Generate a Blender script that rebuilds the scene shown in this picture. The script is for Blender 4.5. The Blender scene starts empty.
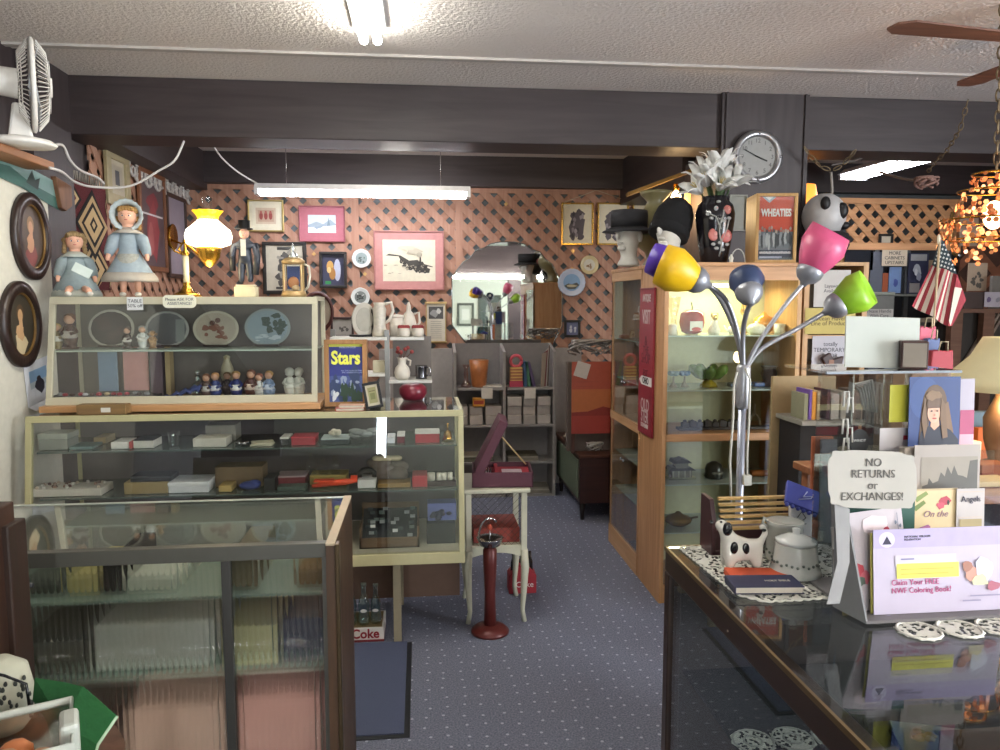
import bpy, math, random
from math import pi, sin, cos, radians as R, sqrt, hypot, atan
from mathutils import Vector, Matrix, Euler
random.seed(7)
S = bpy.context.scene
COL = S.collection
# ------------------------------------------------------------- camera model
F, CX, CY, H = 760.0, 500.0, 375.0, 1.6
PITCH = atan(75 / 760.0)
YAW = atan(80 / hypot(760, 75))
FWD = Vector((sin(YAW) * cos(PITCH), cos(YAW) * cos(PITCH), -sin(PITCH)))
RGT = Vector((cos(YAW), -sin(YAW), 0))
UP = RGT.cross(FWD)
EYE = Vector((0, 0, H))
def ray(px, py): return RGT * ((px - CX) / F) + UP * ((CY - py) / F) + FWD
def P(px, py, Y):
    d = ray(px, py); return EYE + d * (Y / d.y)
def PZ(px, py, z):
    d = ray(px, py); return EYE + d * ((z - H) / d.z)
def PX(px, py, X):
    d = ray(px, py); return EYE + d * (X / d.x)
def RC(px0, py0, px1, py1, Y):
    cx, cy = (px0 + px1) / 2, (py0 + py1) / 2
    return P(px0, cy, Y).x, P(px1, cy, Y).x, P(cx, py1, Y).z, P(cx, py0, Y).z   # x0,x1,z0,z1
# ------------------------------------------------------------- materials
_mc = {}
def lin(c):
    if isinstance(c, str):
        c = c.lstrip('#'); c = [int(c[i:i + 2], 16) / 255 for i in (0, 2, 4)]
    return tuple((x / 12.92 if x <= .04045 else ((x + .055) / 1.055) ** 2.4) for x in c[:3]) + (1,)
def newmat(name):
    m = bpy.data.materials.new(name); m.use_nodes = True
    nt = m.node_tree; b = nt.nodes['Principled BSDF']; return m, nt, b
def M(c, r=.6, metal=0.0, var=.12, sc=30, emit=0, bump=0, coat=0, spec=.5, bs=None):
    key = ('M', c, r, metal, var, sc, emit, bump, coat, spec, bs)
    if key in _mc: return _mc[key]
    m, nt, b = newmat('paint_' + str(c).strip('#')); N = nt.nodes; L = nt.links
    col = lin(c)
    b.inputs['Base Color'].default_value = col
    b.inputs['Roughness'].default_value = r
    b.inputs['Metallic'].default_value = metal
    b.inputs['Coat Weight'].default_value = coat
    b.inputs['Specular IOR Level'].default_value = spec
    if emit:
        b.inputs['Emission Color'].default_value = col
        b.inputs['Emission Strength'].default_value = emit
    elif var or bump:
        tc = N.new('ShaderNodeTexCoord'); nz = N.new('ShaderNodeTexNoise')
        nz.inputs['Scale'].default_value = sc; nz.inputs['Detail'].default_value = 3
        L.new(tc.outputs['Object'], nz.inputs['Vector'])
        if var:
            mx = N.new('ShaderNodeMix'); mx.data_type = 'RGBA'
            mx.inputs[6].default_value = tuple(x * (1 - var) for x in col[:3]) + (1,)
            mx.inputs[7].default_value = tuple(min(1, x * (1 + var)) for x in col[:3]) + (1,)
            L.new(nz.outputs['Fac'], mx.inputs[0]); L.new(mx.outputs[2], b.inputs['Base Color'])
        if bump:
            n2 = N.new('ShaderNodeTexNoise'); n2.inputs['Scale'].default_value = bs or sc
            n2.inputs['Detail'].default_value = 2
            L.new(tc.outputs['Object'], n2.inputs['Vector'])
            bp = N.new('ShaderNodeBump'); bp.inputs['Strength'].default_value = bump; bp.inputs['Distance'].default_value = .01
            L.new(n2.outputs['Fac'], bp.inputs['Height']); L.new(bp.outputs[0], b.inputs['Normal'])
    _mc[key] = m; return m
def wood(c1, c2, r=.45, axis='z', sc=6, coat=0):
    key = ('W', c1, c2, r, axis, sc, coat)
    if key in _mc: return _mc[key]
    m, nt, b = newmat('wood_' + c1.strip('#')); N = nt.nodes; L = nt.links
    tc = N.new('ShaderNodeTexCoord'); mp = N.new('ShaderNodeMapping')
    mp.inputs['Scale'].default_value = {'z': (sc * 5, sc * 5, sc * .4), 'x': (sc * .4, sc * 5, sc * 5), 'y': (sc * 5, sc * .4, sc * 5)}[axis]
    nz = N.new('ShaderNodeTexNoise'); nz.inputs['Scale'].default_value = 1.4; nz.inputs['Detail'].default_value = 5; nz.inputs['Distortion'].default_value = .8
    cr = N.new('ShaderNodeValToRGB'); cr.color_ramp.elements[0].color = lin(c1); cr.color_ramp.elements[1].color = lin(c2)
    cr.color_ramp.elements[0].position = .3; cr.color_ramp.elements[1].position = .72
    L.new(tc.outputs['Object'], mp.inputs[0]); L.new(mp.outputs[0], nz.inputs['Vector'])
    L.new(nz.outputs['Fac'], cr.inputs[0]); L.new(cr.outputs[0], b.inputs['Base Color'])
    b.inputs['Roughness'].default_value = r; b.inputs['Coat Weight'].default_value = coat
    _mc[key] = m; return m
def glassmat(name='clear_glass', tint=(.955, .968, .96), base=.05, rough=.0, k=4.0):
    if name in _mc: return _mc[name]
    m = bpy.data.materials.new(name); m.use_nodes = True; nt = m.node_tree; N = nt.nodes; L = nt.links
    N.clear(); out = N.new('ShaderNodeOutputMaterial')
    tr = N.new('ShaderNodeBsdfTransparent'); tr.inputs[0].default_value = tint + (1,)
    gl = N.new('ShaderNodeBsdfGlossy'); gl.inputs['Roughness'].default_value = rough; gl.inputs[0].default_value = (.95, .95, .95, 1)
    lw = N.new('ShaderNodeLayerWeight'); lw.inputs['Blend'].default_value = .5
    pw = N.new('ShaderNodeMath'); pw.operation = 'POWER'; pw.inputs[1].default_value = k
    ml = N.new('ShaderNodeMath'); ml.operation = 'MULTIPLY_ADD'; ml.inputs[1].default_value = 1 - base; ml.inputs[2].default_value = base
    mx = N.new('ShaderNodeMixShader')
    L.new(lw.outputs['Facing'], pw.inputs[0]); L.new(pw.outputs[0], ml.inputs[0]); L.new(ml.outputs[0], mx.inputs[0])
    L.new(tr.outputs[0], mx.inputs[1]); L.new(gl.outputs[0], mx.inputs[2]); L.new(mx.outputs[0], out.inputs[0])
    _mc[name] = m; return m
# ------------------------------------------------------------- mesh builder
class MB:
    def __init__(s):
        s.v = []; s.f = []; s.mi = []; s.sm = []; s.mats = []; s.T = Matrix.Identity(4)
    def slot(s, m):
        for i, x in enumerate(s.mats):
            if x is m: return i
        s.mats.append(m); return len(s.mats) - 1
    def add(s, vs, fs, m, smooth=False):
        b = len(s.v); k = s.slot(m)
        for p in vs: s.v.append(s.T @ Vector(p))
        for f in fs:
            s.f.append([b + i for i in f]); s.mi.append(k); s.sm.append(smooth)
        return s
    def at(s, x=0, y=0, z=0, rx=0, ry=0, rz=0, sc=1):
        s.T = Matrix.Translation((x, y, z)) @ Euler((rx, ry, rz)).to_matrix().to_4x4() @ Matrix.Scale(sc, 4); return s
    def box(s, x0, x1, y0, y1, z0, z1, m):
        vs = [(x, y, z) for z in (z0, z1) for y in (y0, y1) for x in (x0, x1)]
        return s.add(vs, [(0, 2, 3, 1), (4, 5, 7, 6), (0, 1, 5, 4), (2, 6, 7, 3), (0, 4, 6, 2), (1, 3, 7, 5)], m)
    def prism(s, pts, d, m):
        n = len(pts); d = Vector(d); pts = [Vector(p) for p in pts]
        vs = pts + [p + d for p in pts]
        fs = [tuple(range(n))[::-1], tuple(range(n, 2 * n))] + [(i, (i + 1) % n, n + (i + 1) % n, n + i) for i in range(n)]
        nrm = Vector((0, 0, 0))
        for i in range(n): nrm += pts[i].cross(pts[(i + 1) % n])
        if nrm.dot(d) < 0: fs = [f[::-1] for f in fs]
        return s.add(vs, fs, m)
    def bar(s, p0, p1, w, h, m, up=(0, 0, 1)):
        p0, p1 = Vector(p0), Vector(p1); d = (p1 - p0).normalized(); u = Vector(up)
        a = d.cross(u)
        if a.length < 1e-4: a = d.cross(Vector((0, 1, 0)))
        a.normalize(); c = a.cross(d)
        q = [p0 + a * (i * w / 2) + c * (j * h / 2) for i, j in ((-1, -1), (1, -1), (1, 1), (-1, 1))]
        return s.prism(q, p1 - p0, m)
    def tube(s, pts, r, m, n=8, caps=True, smooth=True):
        pts = [Vector(p) for p in pts]; k = len(pts)
        rs = r if isinstance(r, (list, tuple)) else [r] * k
        vs = []; a = None
        for i, p in enumerate(pts):
            d = (pts[min(i + 1, k - 1)] - pts[max(i - 1, 0)])
            if d.length < 1e-9: d = Vector((0, 0, 1))
            d.normalize()
            if a is None:
                a = d.cross(Vector((0, 0, 1)))
                if a.length < 1e-3: a = Vector((1, 0, 0))
            a = (a - d * a.dot(d)).normalized(); c = d.cross(a)
            for j in range(n):
                t = 2 * pi * j / n; vs.append(p + (a * cos(t) + c * sin(t)) * rs[i])
        fs = [(i * n + j, i * n + (j + 1) % n, (i + 1) * n + (j + 1) % n, (i + 1) * n + j) for i in range(k - 1) for j in range(n)]
        if caps: fs += [tuple(range(n))[::-1], tuple((k - 1) * n + j for j in range(n))]
        return s.add(vs, fs, m, smooth)
    def cyl(s, p0, p1, r0, m, r1=None, n=16): return s.tube([p0, p1], [r0, r0 if r1 is None else r1], m, n, True, n > 8)
    def lathe(s, prof, m, n=20, o=(0, 0, 0), sx=1, sy=1, wob=0, wn=8, smooth=True):
        vs = []; fs = []; k = len(prof); o = Vector(o)
        for i, (r, z) in enumerate(prof):
            for j in range(n):
                t = 2 * pi * j / n; q = r * (1 + wob * cos(wn * t) * (i / max(1, k - 1)))
                vs.append(o + Vector((q * cos(t) * sx, q * sin(t) * sy, z)))
        for i in range(k - 1):
            for j in range(n):
                fs.append((i * n + j, i * n + (j + 1) % n, (i + 1) * n + (j + 1) % n, (i + 1) * n + j))
        if prof[0][0] > 1e-4: fs.append(tuple(range(n))[::-1])
        if prof[-1][0] > 1e-4: fs.append(tuple((k - 1) * n + j for j in range(n)))
        return s.add(vs, fs, m, smooth)
    def shell(s, prof, m, n=20, o=(0, 0, 0), sx=1, sy=1, wob=0, wn=8):
        vs = []; fs = []; k = len(prof); o = Vector(o)
        for i, (r, z) in enumerate(prof):
            for j in range(n):
                t = 2 * pi * j / n; q = r * (1 + wob * cos(wn * t) * (i / max(1, k - 1)))
                vs.append(o + Vector((q * cos(t) * sx, q * sin(t) * sy, z)))
        for i in range(k - 1):
            for j in range(n):
                fs.append((i * n + j, i * n + (j + 1) % n, (i + 1) * n + (j + 1) % n, (i + 1) * n + j))
        return s.add(vs, fs, m, True)
    def ell(s, c, r, m, n=14, k=9):
        if not isinstance(r, (tuple, list)): r = (r, r, r)
        c = Vector(c); vs = [c + Vector((0, 0, -r[2]))]
        for i in range(1, k):
            a = pi * i / k
            for j in range(n):
                t = 2 * pi * j / n
                vs.append(c + Vector((r[0] * sin(a) * cos(t), r[1] * sin(a) * sin(t), -r[2] * cos(a))))
        vs.append(c + Vector((0, 0, r[2]))); e = len(vs) - 1
        fs = [(0, 1 + (j + 1) % n, 1 + j) for j in range(n)]
        for i in range(k - 2):
            for j in range(n):
                a = 1 + i * n; fs.append((a + j, a + (j + 1) % n, a + n + (j + 1) % n, a + n + j))
        a = 1 + (k - 2) * n
        fs += [(a + j, a + (j + 1) % n, e) for j in range(n)]
        return s.add(vs, fs, m, True)
    def disc(s, c, r, th, m, n=28, ry=None, ax='y', wob=0, wn=12):
        c = Vector(c); ry = ry or r; pts = []
        for j in range(n):
            t = 2 * pi * j / n; k = 1 + wob * cos(wn * t)
            a, b = r * k * cos(t), ry * k * sin(t)
            pts.append(c + (Vector((a, 0, b)) if ax == 'y' else Vector((a, b, 0)) if ax == 'z' else Vector((0, a, b))))
        return s.prism(pts, {'y': (0, -th, 0), 'z': (0, 0, th), 'x': (th, 0, 0)}[ax], m)
    def build(s, name, parent=None, bevel=0, seg=2, solid=0, sub=0, **pr):
        me = bpy.data.meshes.new(name)
        me.from_pydata([tuple(v) for v in s.v], [], s.f)
        for m in s.mats: me.materials.append(m)
        me.polygons.foreach_set('material_index', s.mi); me.polygons.foreach_set('use_smooth', s.sm)
        me.update()
        o = bpy.data.objects.new(name, me); COL.objects.link(o)
        if parent: o.parent = parent
        if solid:
            md = o.modifiers.new('solid', 'SOLIDIFY'); md.thickness = solid; md.offset = 0
        if sub:
            md = o.modifiers.new('sub', 'SUBSURF'); md.levels = sub; md.render_levels = sub
        if bevel:
            md = o.modifiers.new('bev', 'BEVEL'); md.width = bevel; md.segments = seg; md.limit_method = 'ANGLE'; md.angle_limit = R(50)
        for k, v in pr.items(): o[k] = v
        return o
def tagp(o, label, cat, group=None, kind=None):
    o['label'] = label; o['category'] = cat
    if group: o['group'] = group
    if kind: o['kind'] = kind
    return o
def thing(name, label, cat, loc=(0, 0, 0), rz=0, group=None, rx=0, ry=0):
    o = bpy.data.objects.new(name, None); COL.objects.link(o); o.empty_display_size = .05
    o.location = loc; o.rotation_euler = (rx, ry, rz); return tagp(o, label, cat, group)
def solo(mb, name, label, cat, loc=(0, 0, 0), rz=0, group=None, rx=0, ry=0, **k):
    o = mb.build(name, **k); o.location = loc; o.rotation_euler = (rx, ry, rz); return tagp(o, label, cat, group)
def struct(mb, name, **k):
    o = mb.build(name, **k); o['kind'] = 'structure'; return o
def dup(root, loc, rz=None, label=None, group=None, sc=None):
    def cp(o, par):
        c = o.copy(); COL.objects.link(c)
        if par: c.parent = par
        for ch in o.children: cp(ch, c)
        return c
    r = cp(root, None); r.location = loc
    if rz is not None: r.rotation_euler[2] = rz
    if sc: r.scale = (sc, sc, sc) if not isinstance(sc, tuple) else sc
    if label: r['label'] = label
    if group: r['group'] = group
    return r
def text(name, body, size, m, parent, loc, rot=(pi / 2, 0, 0), align='CENTER', ext=.0004, shear=0, sx=1, bold=0, sp=1.0):
    cu = bpy.data.curves.new(name, 'FONT'); cu.body = body; cu.size = size; cu.align_x = align; cu.align_y = 'CENTER'
    cu.extrude = ext; cu.shear = shear; cu.offset = bold; cu.space_line = sp; cu.resolution_u = 3
    cu.materials.append(m)
    tmp = bpy.data.objects.new('tmp', cu); COL.objects.link(tmp)
    me = bpy.data.meshes.new_from_object(tmp); bpy.data.objects.remove(tmp); bpy.data.curves.remove(cu)
    if not me.materials: me.materials.append(m)
    o = bpy.data.objects.new(name, me); COL.objects.link(o); o.parent = parent; o.location = loc; o.rotation_euler = rot; o.scale = (sx, 1, 1)
    return o
def clip(poly, x0, x1, z0, z1):
    for ax, val, sg in ((0, x0, 1), (0, x1, -1), (1, z0, 1), (1, z1, -1)):
        out = []
        for i in range(len(poly)):
            a, b = poly[i], poly[(i + 1) % len(poly)]
            da, db = (a[ax] - val) * sg, (b[ax] - val) * sg
            if da >= 0: out.append(a)
            if (da >= 0) != (db >= 0):
                t = da / (da - db); out.append((a[0] + (b[0] - a[0]) * t, a[1] + (b[1] - a[1]) * t))
        poly = out
        if not poly: return []
    return poly
def lattice(mb, w, h, pitch, sw, th, m, m2=None):
    """diagonal slats in local x (0..w), z (0..h), facing -y"""
    for layer, sg in ((0, 1), (1, -1)):
        c = -h - pitch
        while c < w + h + pitch:
            # line x - sg*z = c
            hw = sw / sqrt(2) 
            if sg > 0: q = [(c - hw, 0), (c + hw, 0), (c + hw + h, h), (c - hw + h, h)]
            else: q = [(c - hw, 0), (c + hw, 0), (c + hw - h, h), (c - hw - h, h)]
            q = clip(q, 0, w, 0, h)
            if len(q) > 2:
                mb.prism([(x, -layer * th, z) for x, z in q], (0, -th, 0), m if layer == 0 else (m2 or m))
            c += pitch * sqrt(2)
def blob(cx, cz, rx, rz, n=10, j=.3, rnd=random):
    return [(cx + rx * cos(2 * pi * i / n) * (1 + rnd.uniform(-j, j)), cz + rz * sin(2 * pi * i / n) * (1 + rnd.uniform(-j, j))) for i in range(n)]
def art(mb, w, h, ops, y=0, bg=None):
    """flat picture, centre origin, faces -y. ops in unit coordinates u,v in 0..1"""
    e = .0006
    if bg is not None: mb.add([(-w / 2, y, -h / 2), (w / 2, y, -h / 2), (w / 2, y, h / 2), (-w / 2, y, h / 2)], [(0, 1, 2, 3)], bg)
    for i, op in enumerate(ops):
        m = M(op[1], .5, var=.1) if isinstance(op[1], str) else op[1]
        if op[0] == 'p': pts = op[2]
        elif op[0] == 'e': pts = [(op[2] + op[4] * cos(2 * pi * t / 18), op[3] + op[5] * sin(2 * pi * t / 18)) for t in range(18)]
        elif op[0] == 'b': pts = blob(op[2], op[3], op[4], op[5])
        elif op[0] == 'r': pts = [(op[2], op[3]), (op[4], op[3]), (op[4], op[5]), (op[2], op[5])]
        yy = y - e * (i + 1) * .35
        mb.add([((u - .5) * w, yy, (v - .5) * h) for u, v in pts], [tuple(range(len(pts)))], m)
def framed(name, label, cat, c, w, h, fm, fw, ops, bg='#c8c4b4', mat=None, mw=0, rz=0, depth=.022, group=None, tilt=0, gloss=.35, ry=0):
    """framed picture centred at c, back of it on the wall"""
    t = thing(name, label, cat, c, rz, group, rx=tilt, ry=ry)
    f = MB(); a, b = w / 2, h / 2
    f.box(-a, a, -depth, 0, b - fw, b, fm); f.box(-a, a, -depth, 0, -b, -b + fw, fm)
    f.box(-a, -a + fw, -depth, 0, -b + fw, b - fw, fm); f.box(a - fw, a, -depth, 0, -b + fw, b - fw, fm)
    f.build('frame', t, bevel=min(.003, fw * .2))
    iw, ih = w - 2 * fw, h - 2 * fw
    if mat:
        g = MB(); g.box(-iw / 2, iw / 2, -.008, -.002, -ih / 2, ih / 2, M(mat, .7)); g.build('mat_board', t)
        iw -= 2 * mw; ih -= 2 * mw
    g = MB(); art(g, iw, ih, ops, -.009, M(bg, gloss)); g.build('picture', t)
    return t
# ------------------------------------------------------------- camera
cam = bpy.data.cameras.new('camera'); co = bpy.data.objects.new('camera', cam); COL.objects.link(co)
cam.sensor_width = 36; cam.lens = F / 1000 * 36; cam.clip_start = .02
co.matrix_world = Matrix.Translation(EYE) @ Matrix((RGT, UP, -FWD)).transposed().to_4x4()
S.camera = co
S.view_settings.view_transform = 'Standard'; S.view_settings.look = 'None'; S.view_settings.gamma = 1
S.view_settings.use_curve_mapping = False; S.view_settings.exposure = 0.0
S.cycles.transparent_max_bounces = 32; S.cycles.max_bounces = 8; S.cycles.use_denoising = True
S.cycles.caustics_refractive = True; S.cycles.caustics_reflective = True
# ------------------------------------------------------------- palette
DARK = wood('#302829', '#3f3637', .5, 'x', 3)
DARKZ = wood('#302829', '#3f3637', .5, 'z', 3)
OAK = wood('#a87a4c', '#c4966a', .45, 'z', 5)
OAKX = wood('#a87a4c', '#c4966a', .45, 'x', 5)
OAKP = wood('#b58a55', '#caa070', .5, 'z', 5)
LAT = wood('#966c57', '#aa8069', .7, 'x', 4)
LAT2 = wood('#9f7560', '#b38a73', .7, 'z', 4)
CREAM = M('#c9c4a0', .5)
WHITE = M('#e4e2dc', .5)
GLASS = glassmat()
GREY = M('#9a9690', .7)
BLACK = M('#141416', .4)
BRASS = M('#b98a3a', .25, 1.0)
SILVER = M('#b8b8bc', .25, 1.0)
# carpet with light flecks
def carpet():
    m, nt, b = newmat('carpet'); N = nt.nodes; L = nt.links
    tc = N.new('ShaderNodeTexCoord'); n1 = N.new('ShaderNodeTexNoise'); n1.inputs['Scale'].default_value = 140; n1.inputs['Detail'].default_value = 4
    cr = N.new('ShaderNodeValToRGB'); cr.color_ramp.elements[0].color = lin('#4d5160'); cr.color_ramp.elements[1].color = lin('#7d8090')
    cr.color_ramp.elements[0].position = .3; cr.color_ramp.elements[1].position = .7
    L.new(tc.outputs['Object'], n1.inputs['Vector']); L.new(n1.outputs['Fac'], cr.inputs[0])
    vo = N.new('ShaderNodeTexVoronoi'); vo.inputs['Scale'].default_value = 14; vo.inputs['Randomness'].default_value = .35; vo.voronoi_dimensions = '2D'
    L.new(tc.outputs['Object'], vo.inputs['Vector'])
    lt = N.new('ShaderNodeMath'); lt.operation = 'LESS_THAN'; lt.inputs[1].default_value = .085; L.new(vo.outputs['Distance'], lt.inputs[0])
    mx = N.new('ShaderNodeMix'); mx.data_type = 'RGBA'; mx.inputs[7].default_value = lin('#a3a6b4')
    L.new(lt.outputs[0], mx.inputs[0]); L.new(cr.outputs[0], mx.inputs[6]); L.new(mx.outputs[2], b.inputs['Base Color'])
    b.inputs['Roughness'].default_value = .95
    bp = N.new('ShaderNodeBump'); bp.inputs['Strength'].default_value = .6; bp.inputs['Distance'].default_value = .006
    L.new(n1.outputs['Fac'], bp.inputs['Height']); L.new(bp.outputs[0], b.inputs['Normal']); return m
def stucco():
    m, nt, b = newmat('stucco'); N = nt.nodes; L = nt.links
    b.inputs['Base Color'].default_value = lin('#d6cec8'); b.inputs['Roughness'].default_value = .9
    tc = N.new('ShaderNodeTexCoord'); n1 = N.new('ShaderNodeTexNoise'); n1.inputs['Scale'].default_value = 55; n1.inputs['Detail'].default_value = 3
    bp = N.new('ShaderNodeBump'); bp.inputs['Strength'].default_value = .7; bp.inputs['Distance'].default_value = .015
    L.new(tc.outputs['Object'], n1.inputs['Vector']); L.new(n1.outputs['Fac'], bp.inputs['Height']); L.new(bp.outputs[0], b.inputs['Normal']); return m
XL, XR, YB, YF, ZC = -1.93, 5.3, 6.62, -3.2, 2.8
struct(MB().box(XL - .1, XR + .1, YF - .1, YB + .1, -.05, 0, carpet()), 'floor')
struct(MB().box(XL - .1, XR + .1, YF - .1, YB + .1, ZC, ZC + .05, stucco()), 'ceiling')
BW = M('#62686a', .8)
struct(MB().box(XL - .1, XR + .1, YB, YB + .1, 0, ZC, BW), 'wall_back')
struct(MB().box(XL - .1, XL, YF, YB, 0, ZC, DARKZ), 'wall_left')
WRM = M('#8a6a55', .8)
struct(MB().box(XR, XR + .1, .5, YB, 0, ZC, WRM).box(XR, XR + .1, YF, -2.5, 0, ZC, WRM).box(XR, XR + .1, -2.5, .5, 0, .3, WRM).box(XR, XR + .1, -2.5, .5, 2.5, ZC, WRM), 'wall_right')
w = MB()
for q in ((-2.5, -2.44, .3, 2.5), (.44, .5, .3, 2.5), (-1.03, -.97, .3, 2.5), (-2.5, .5, .3, .36), (-2.5, .5, 2.44, 2.5)): w.box(XR - .01, XR + .06, q[0], q[1], q[2], q[3], M('#e4e2dc', .5))
w.box(XR + .03, XR + .035, -2.44, .44, .36, 2.44, glassmat()); struct(w, 'window_2')  # unseen side window, added to bring in daylight fill
# front wall behind the viewer, pale green with shop windows
fw = MB(); PG = M('#c4cbb9', .8)
WX = [(-.64, -.42)]
zs0, zs1 = .3, 2.45
x = XL
for a, b in WX:
    fw.box(x, a, YF - .1, YF, 0, ZC, PG); fw.box(a, b, YF - .1, YF, 0, zs0, PG); fw.box(a, b, YF - .1, YF, zs1, ZC, PG); x = b
fw.box(x, XR, YF - .1, YF, 0, ZC, PG)
struct(fw, 'wall_front')
for i, (a, b) in enumerate(WX):
    w = MB(); e = .04
    for q in ((a, a + e, zs0, zs1), (b - e, b, zs0, zs1), (a, b, zs0, zs0 + e), (a, b, zs1 - e, zs1)): w.box(q[0], q[1], YF - .07, YF + .01, q[2], q[3], WHITE)
    w.box(a + e, b - e, YF - .045, YF - .04, zs0 + e, zs1 - e, GLASS)
    struct(w, 'window_%d' % (i + 1))
# main beam, column, side beams, back beam
zb = 2.49
struct(MB().box(XL, XR, 4.42, 4.72, zb, ZC, DARK), 'trim_1', bevel=.006)
c0, c1 = P(716, 200, 4.45).x, P(801, 200, 4.45).x
cb = MB(); cb.box(c0, c1, 4.43, 5.0, 0, zb, DARKZ); cb.box(c0, c1, 4.39, 4.42, 0, ZC, DARKZ)
for gx in (c0 + .02, c1 - .03): cb.box(gx, gx + .012, 4.378, 4.39, 1.8, ZC, DARKZ)
struct(cb, 'wall_column')
struct(MB().box(c0 - .02, c0 + .25, 5.0, YB, 2.42, ZC, wood('#302829', '#3f3637', .5, 'y', 3)), 'trim_2')
struct(MB().box(XL, XL + .2, 4.72, YB, 2.5, ZC, wood('#302829', '#3f3637', .5, 'y', 3)), 'trim_3')
struct(MB().box(XL, XR, YB - .12, YB, 2.55, ZC, DARK), 'trim_4')
struct(MB().box(XL, XL + .07, 4.0, 4.42, 0, ZC, DARKZ), 'trim_5')
# ceiling raceway strip and left-wall corner strip
struct(MB().box(XL, XR, 3.9, 3.94, ZC - .012, ZC, M('#b5aea8', .6)), 'trim_6')
# pale partition wall at the left with a ledge
struct(MB().box(XL, -1.81, 2.0, 4.0, 0, 2.2, M('#cfcbbd', .8)), 'wall_partition')
struct(MB().box(XL, -1.68, 2.4, 3.8, 2.2, 2.235, wood('#8a5a35', '#a06c44', .5, 'y', 4)), 'trim_7', bevel=.004)
# lattice on the back wall
x0 = XL + .02; zt = 2.52
mb = MB(); mb.at(x0, YB - .012, .9); lattice(mb, c0 + .5 - x0, zt - .9, .108, .062, .008, LAT, LAT2); mb.at()
mb.box(x0, c0 + .5, YB - .03, YB, zt - .01, zt + .03, LAT2)
for px in (356, 459, 621): 
    xx = P(px, 250, YB).x; mb.box(xx - .03, xx + .03, YB - .034, YB - .028, .9, zt, LAT2)
struct(mb, 'trim_8')
mb = MB(); mb.T = Matrix.Translation((XL + .012, 4.75, .9)) @ Euler((0, 0, pi / 2)).to_matrix().to_4x4()
lattice(mb, YB - 4.8, 1.6, .108, .062, .008, LAT, LAT2)
struct(mb, 'trim_9')
# right alcove lattice valance
zv0, zv1 = P(890, 249, 6.5).z, P(890, 205, 6.5).z
xa, xb = P(806, 220, 6.5).x, P(952, 220, 6.5).x
LV = wood('#c08a5c', '#d8a577', .6, 'x', 4)
mb = MB(); mb.at(xa, 6.47, zv0); lattice(mb, xb - xa, zv1 - zv0, .105, .05, .008, LV); mb.at()
mb.box(xa, xb, 6.44, 6.47, zv1, zv1 + .05, LV); mb.box(xa, xb, 6.44, 6.47, zv0 - .04, zv0, LV); mb.box(xb, xb + .05, 6.43, 6.48, zv0 - .04, zv1 + .05, LV)
struct(mb, 'trim_10')
mb = MB(); mb.box(xb + .05, XR, 6.45, 6.47, .8, 2.5, M('#5d4238', .8)); mb.at(xb + .05, 6.44, 1.2); lattice(mb, XR - xb - .05, 1.25, .3, .07, .008, wood('#8a5a42', '#a06a50', .6, 'x', 4)); mb.at()
struct(mb, 'trim_11')
# ------------------------------------------------------------- lights
def area(name, loc, rot, sx, sy, e, col=(1, 1, 1)):
    l = bpy.data.lights.new(name, 'AREA'); l.shape = 'RECTANGLE'; l.size = sx; l.size_y = sy; l.energy = e; l.color = col
    o = bpy.data.objects.new(name, l); COL.objects.link(o); o.location = loc; o.rotation_euler = rot; return o
def point(name, loc, e, col=(1, 1, 1), r=.03):
    l = bpy.data.lights.new(name, 'POINT'); l.energy = e; l.color = col; l.shadow_soft_size = r
    o = bpy.data.objects.new(name, l); COL.objects.link(o); o.location = loc; return o
for i, (a, b) in enumerate(WX):
    area('window_daylight', ((a + b) / 2, YF + .03, (zs0 + zs1) / 2), (pi / 2, 0, 0), b - a - .1, zs1 - zs0 - .1, 200 * (b - a), (.86, .93, 1)).rotation_euler = (pi / 2 + .4, 0, 0)
area('window_daylight', (XR - .03, -.8, 1.4), (0, pi / 2, 0), 2.0, 2.3, 330, (.9, .95, 1))  # fill light standing in for daylight at the added side window
w = bpy.data.worlds.new('world'); S.world = w; w.use_nodes = True
w.node_tree.nodes['Background'].inputs[0].default_value = (.75, .87, 1, 1); w.node_tree.nodes['Background'].inputs[1].default_value = 3.0
TUBE = M('#f4f6ff', .5, emit=26, var=0)
# strip light hung by chains near the back
def strip_light(name, label, p0, p1, gap, housing_w, drop):
    """p0,p1 ends of the fixture centre; tubes under a white housing"""
    p0, p1 = Vector(p0), Vector(p1); d = (p1 - p0); Ln = d.length; ang = math.atan2(d.y, d.x)
    t = thing(name, label, 'light fixture', tuple((p0 + p1) / 2), ang)
    h = MB(); h.prism([(-Ln / 2, -housing_w / 2, 0), (-Ln / 2, housing_w / 2, 0), (-Ln / 2, housing_w * .28, .045), (-Ln / 2, -housing_w * .28, .045)], (Ln, 0, 0), M('#e8e8ea', .4)); h.build('housing', t)
    for s in (-1, 1):
        b = MB(); b.cyl((-Ln / 2 + .03, s * gap, -.022), (Ln / 2 - .03, s * gap, -.022), .016, TUBE); b.build('tube', t)
    for s in (-1, 1): e = MB(); e.box(s * (Ln / 2 - .015) - .015, s * (Ln / 2 - .015) + .015, -housing_w * .45, housing_w * .45, -.04, .0, M('#dedee0', .4)); e.build('end_cap', t)
    if drop:
        for s in (-1, 1):
            c = MB(); c.tube([(s * Ln * .36, 0, .04), (s * Ln * .36, 0, drop)], .003, SILVER, 6); c.build('chain', t)
    return t
a, b = P(256, 190, 6.0), P(470, 193, 6.0)
strip_light('strip_light', 'white two-tube fluorescent strip light hung on chains before the back lattice', (a.x, 6.0, a.z), (b.x, 6.0, a.z), .05, .17, ZC - a.z)
a, b = P(849, 172, 4.9), P(985, 141, 3.7)
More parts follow.
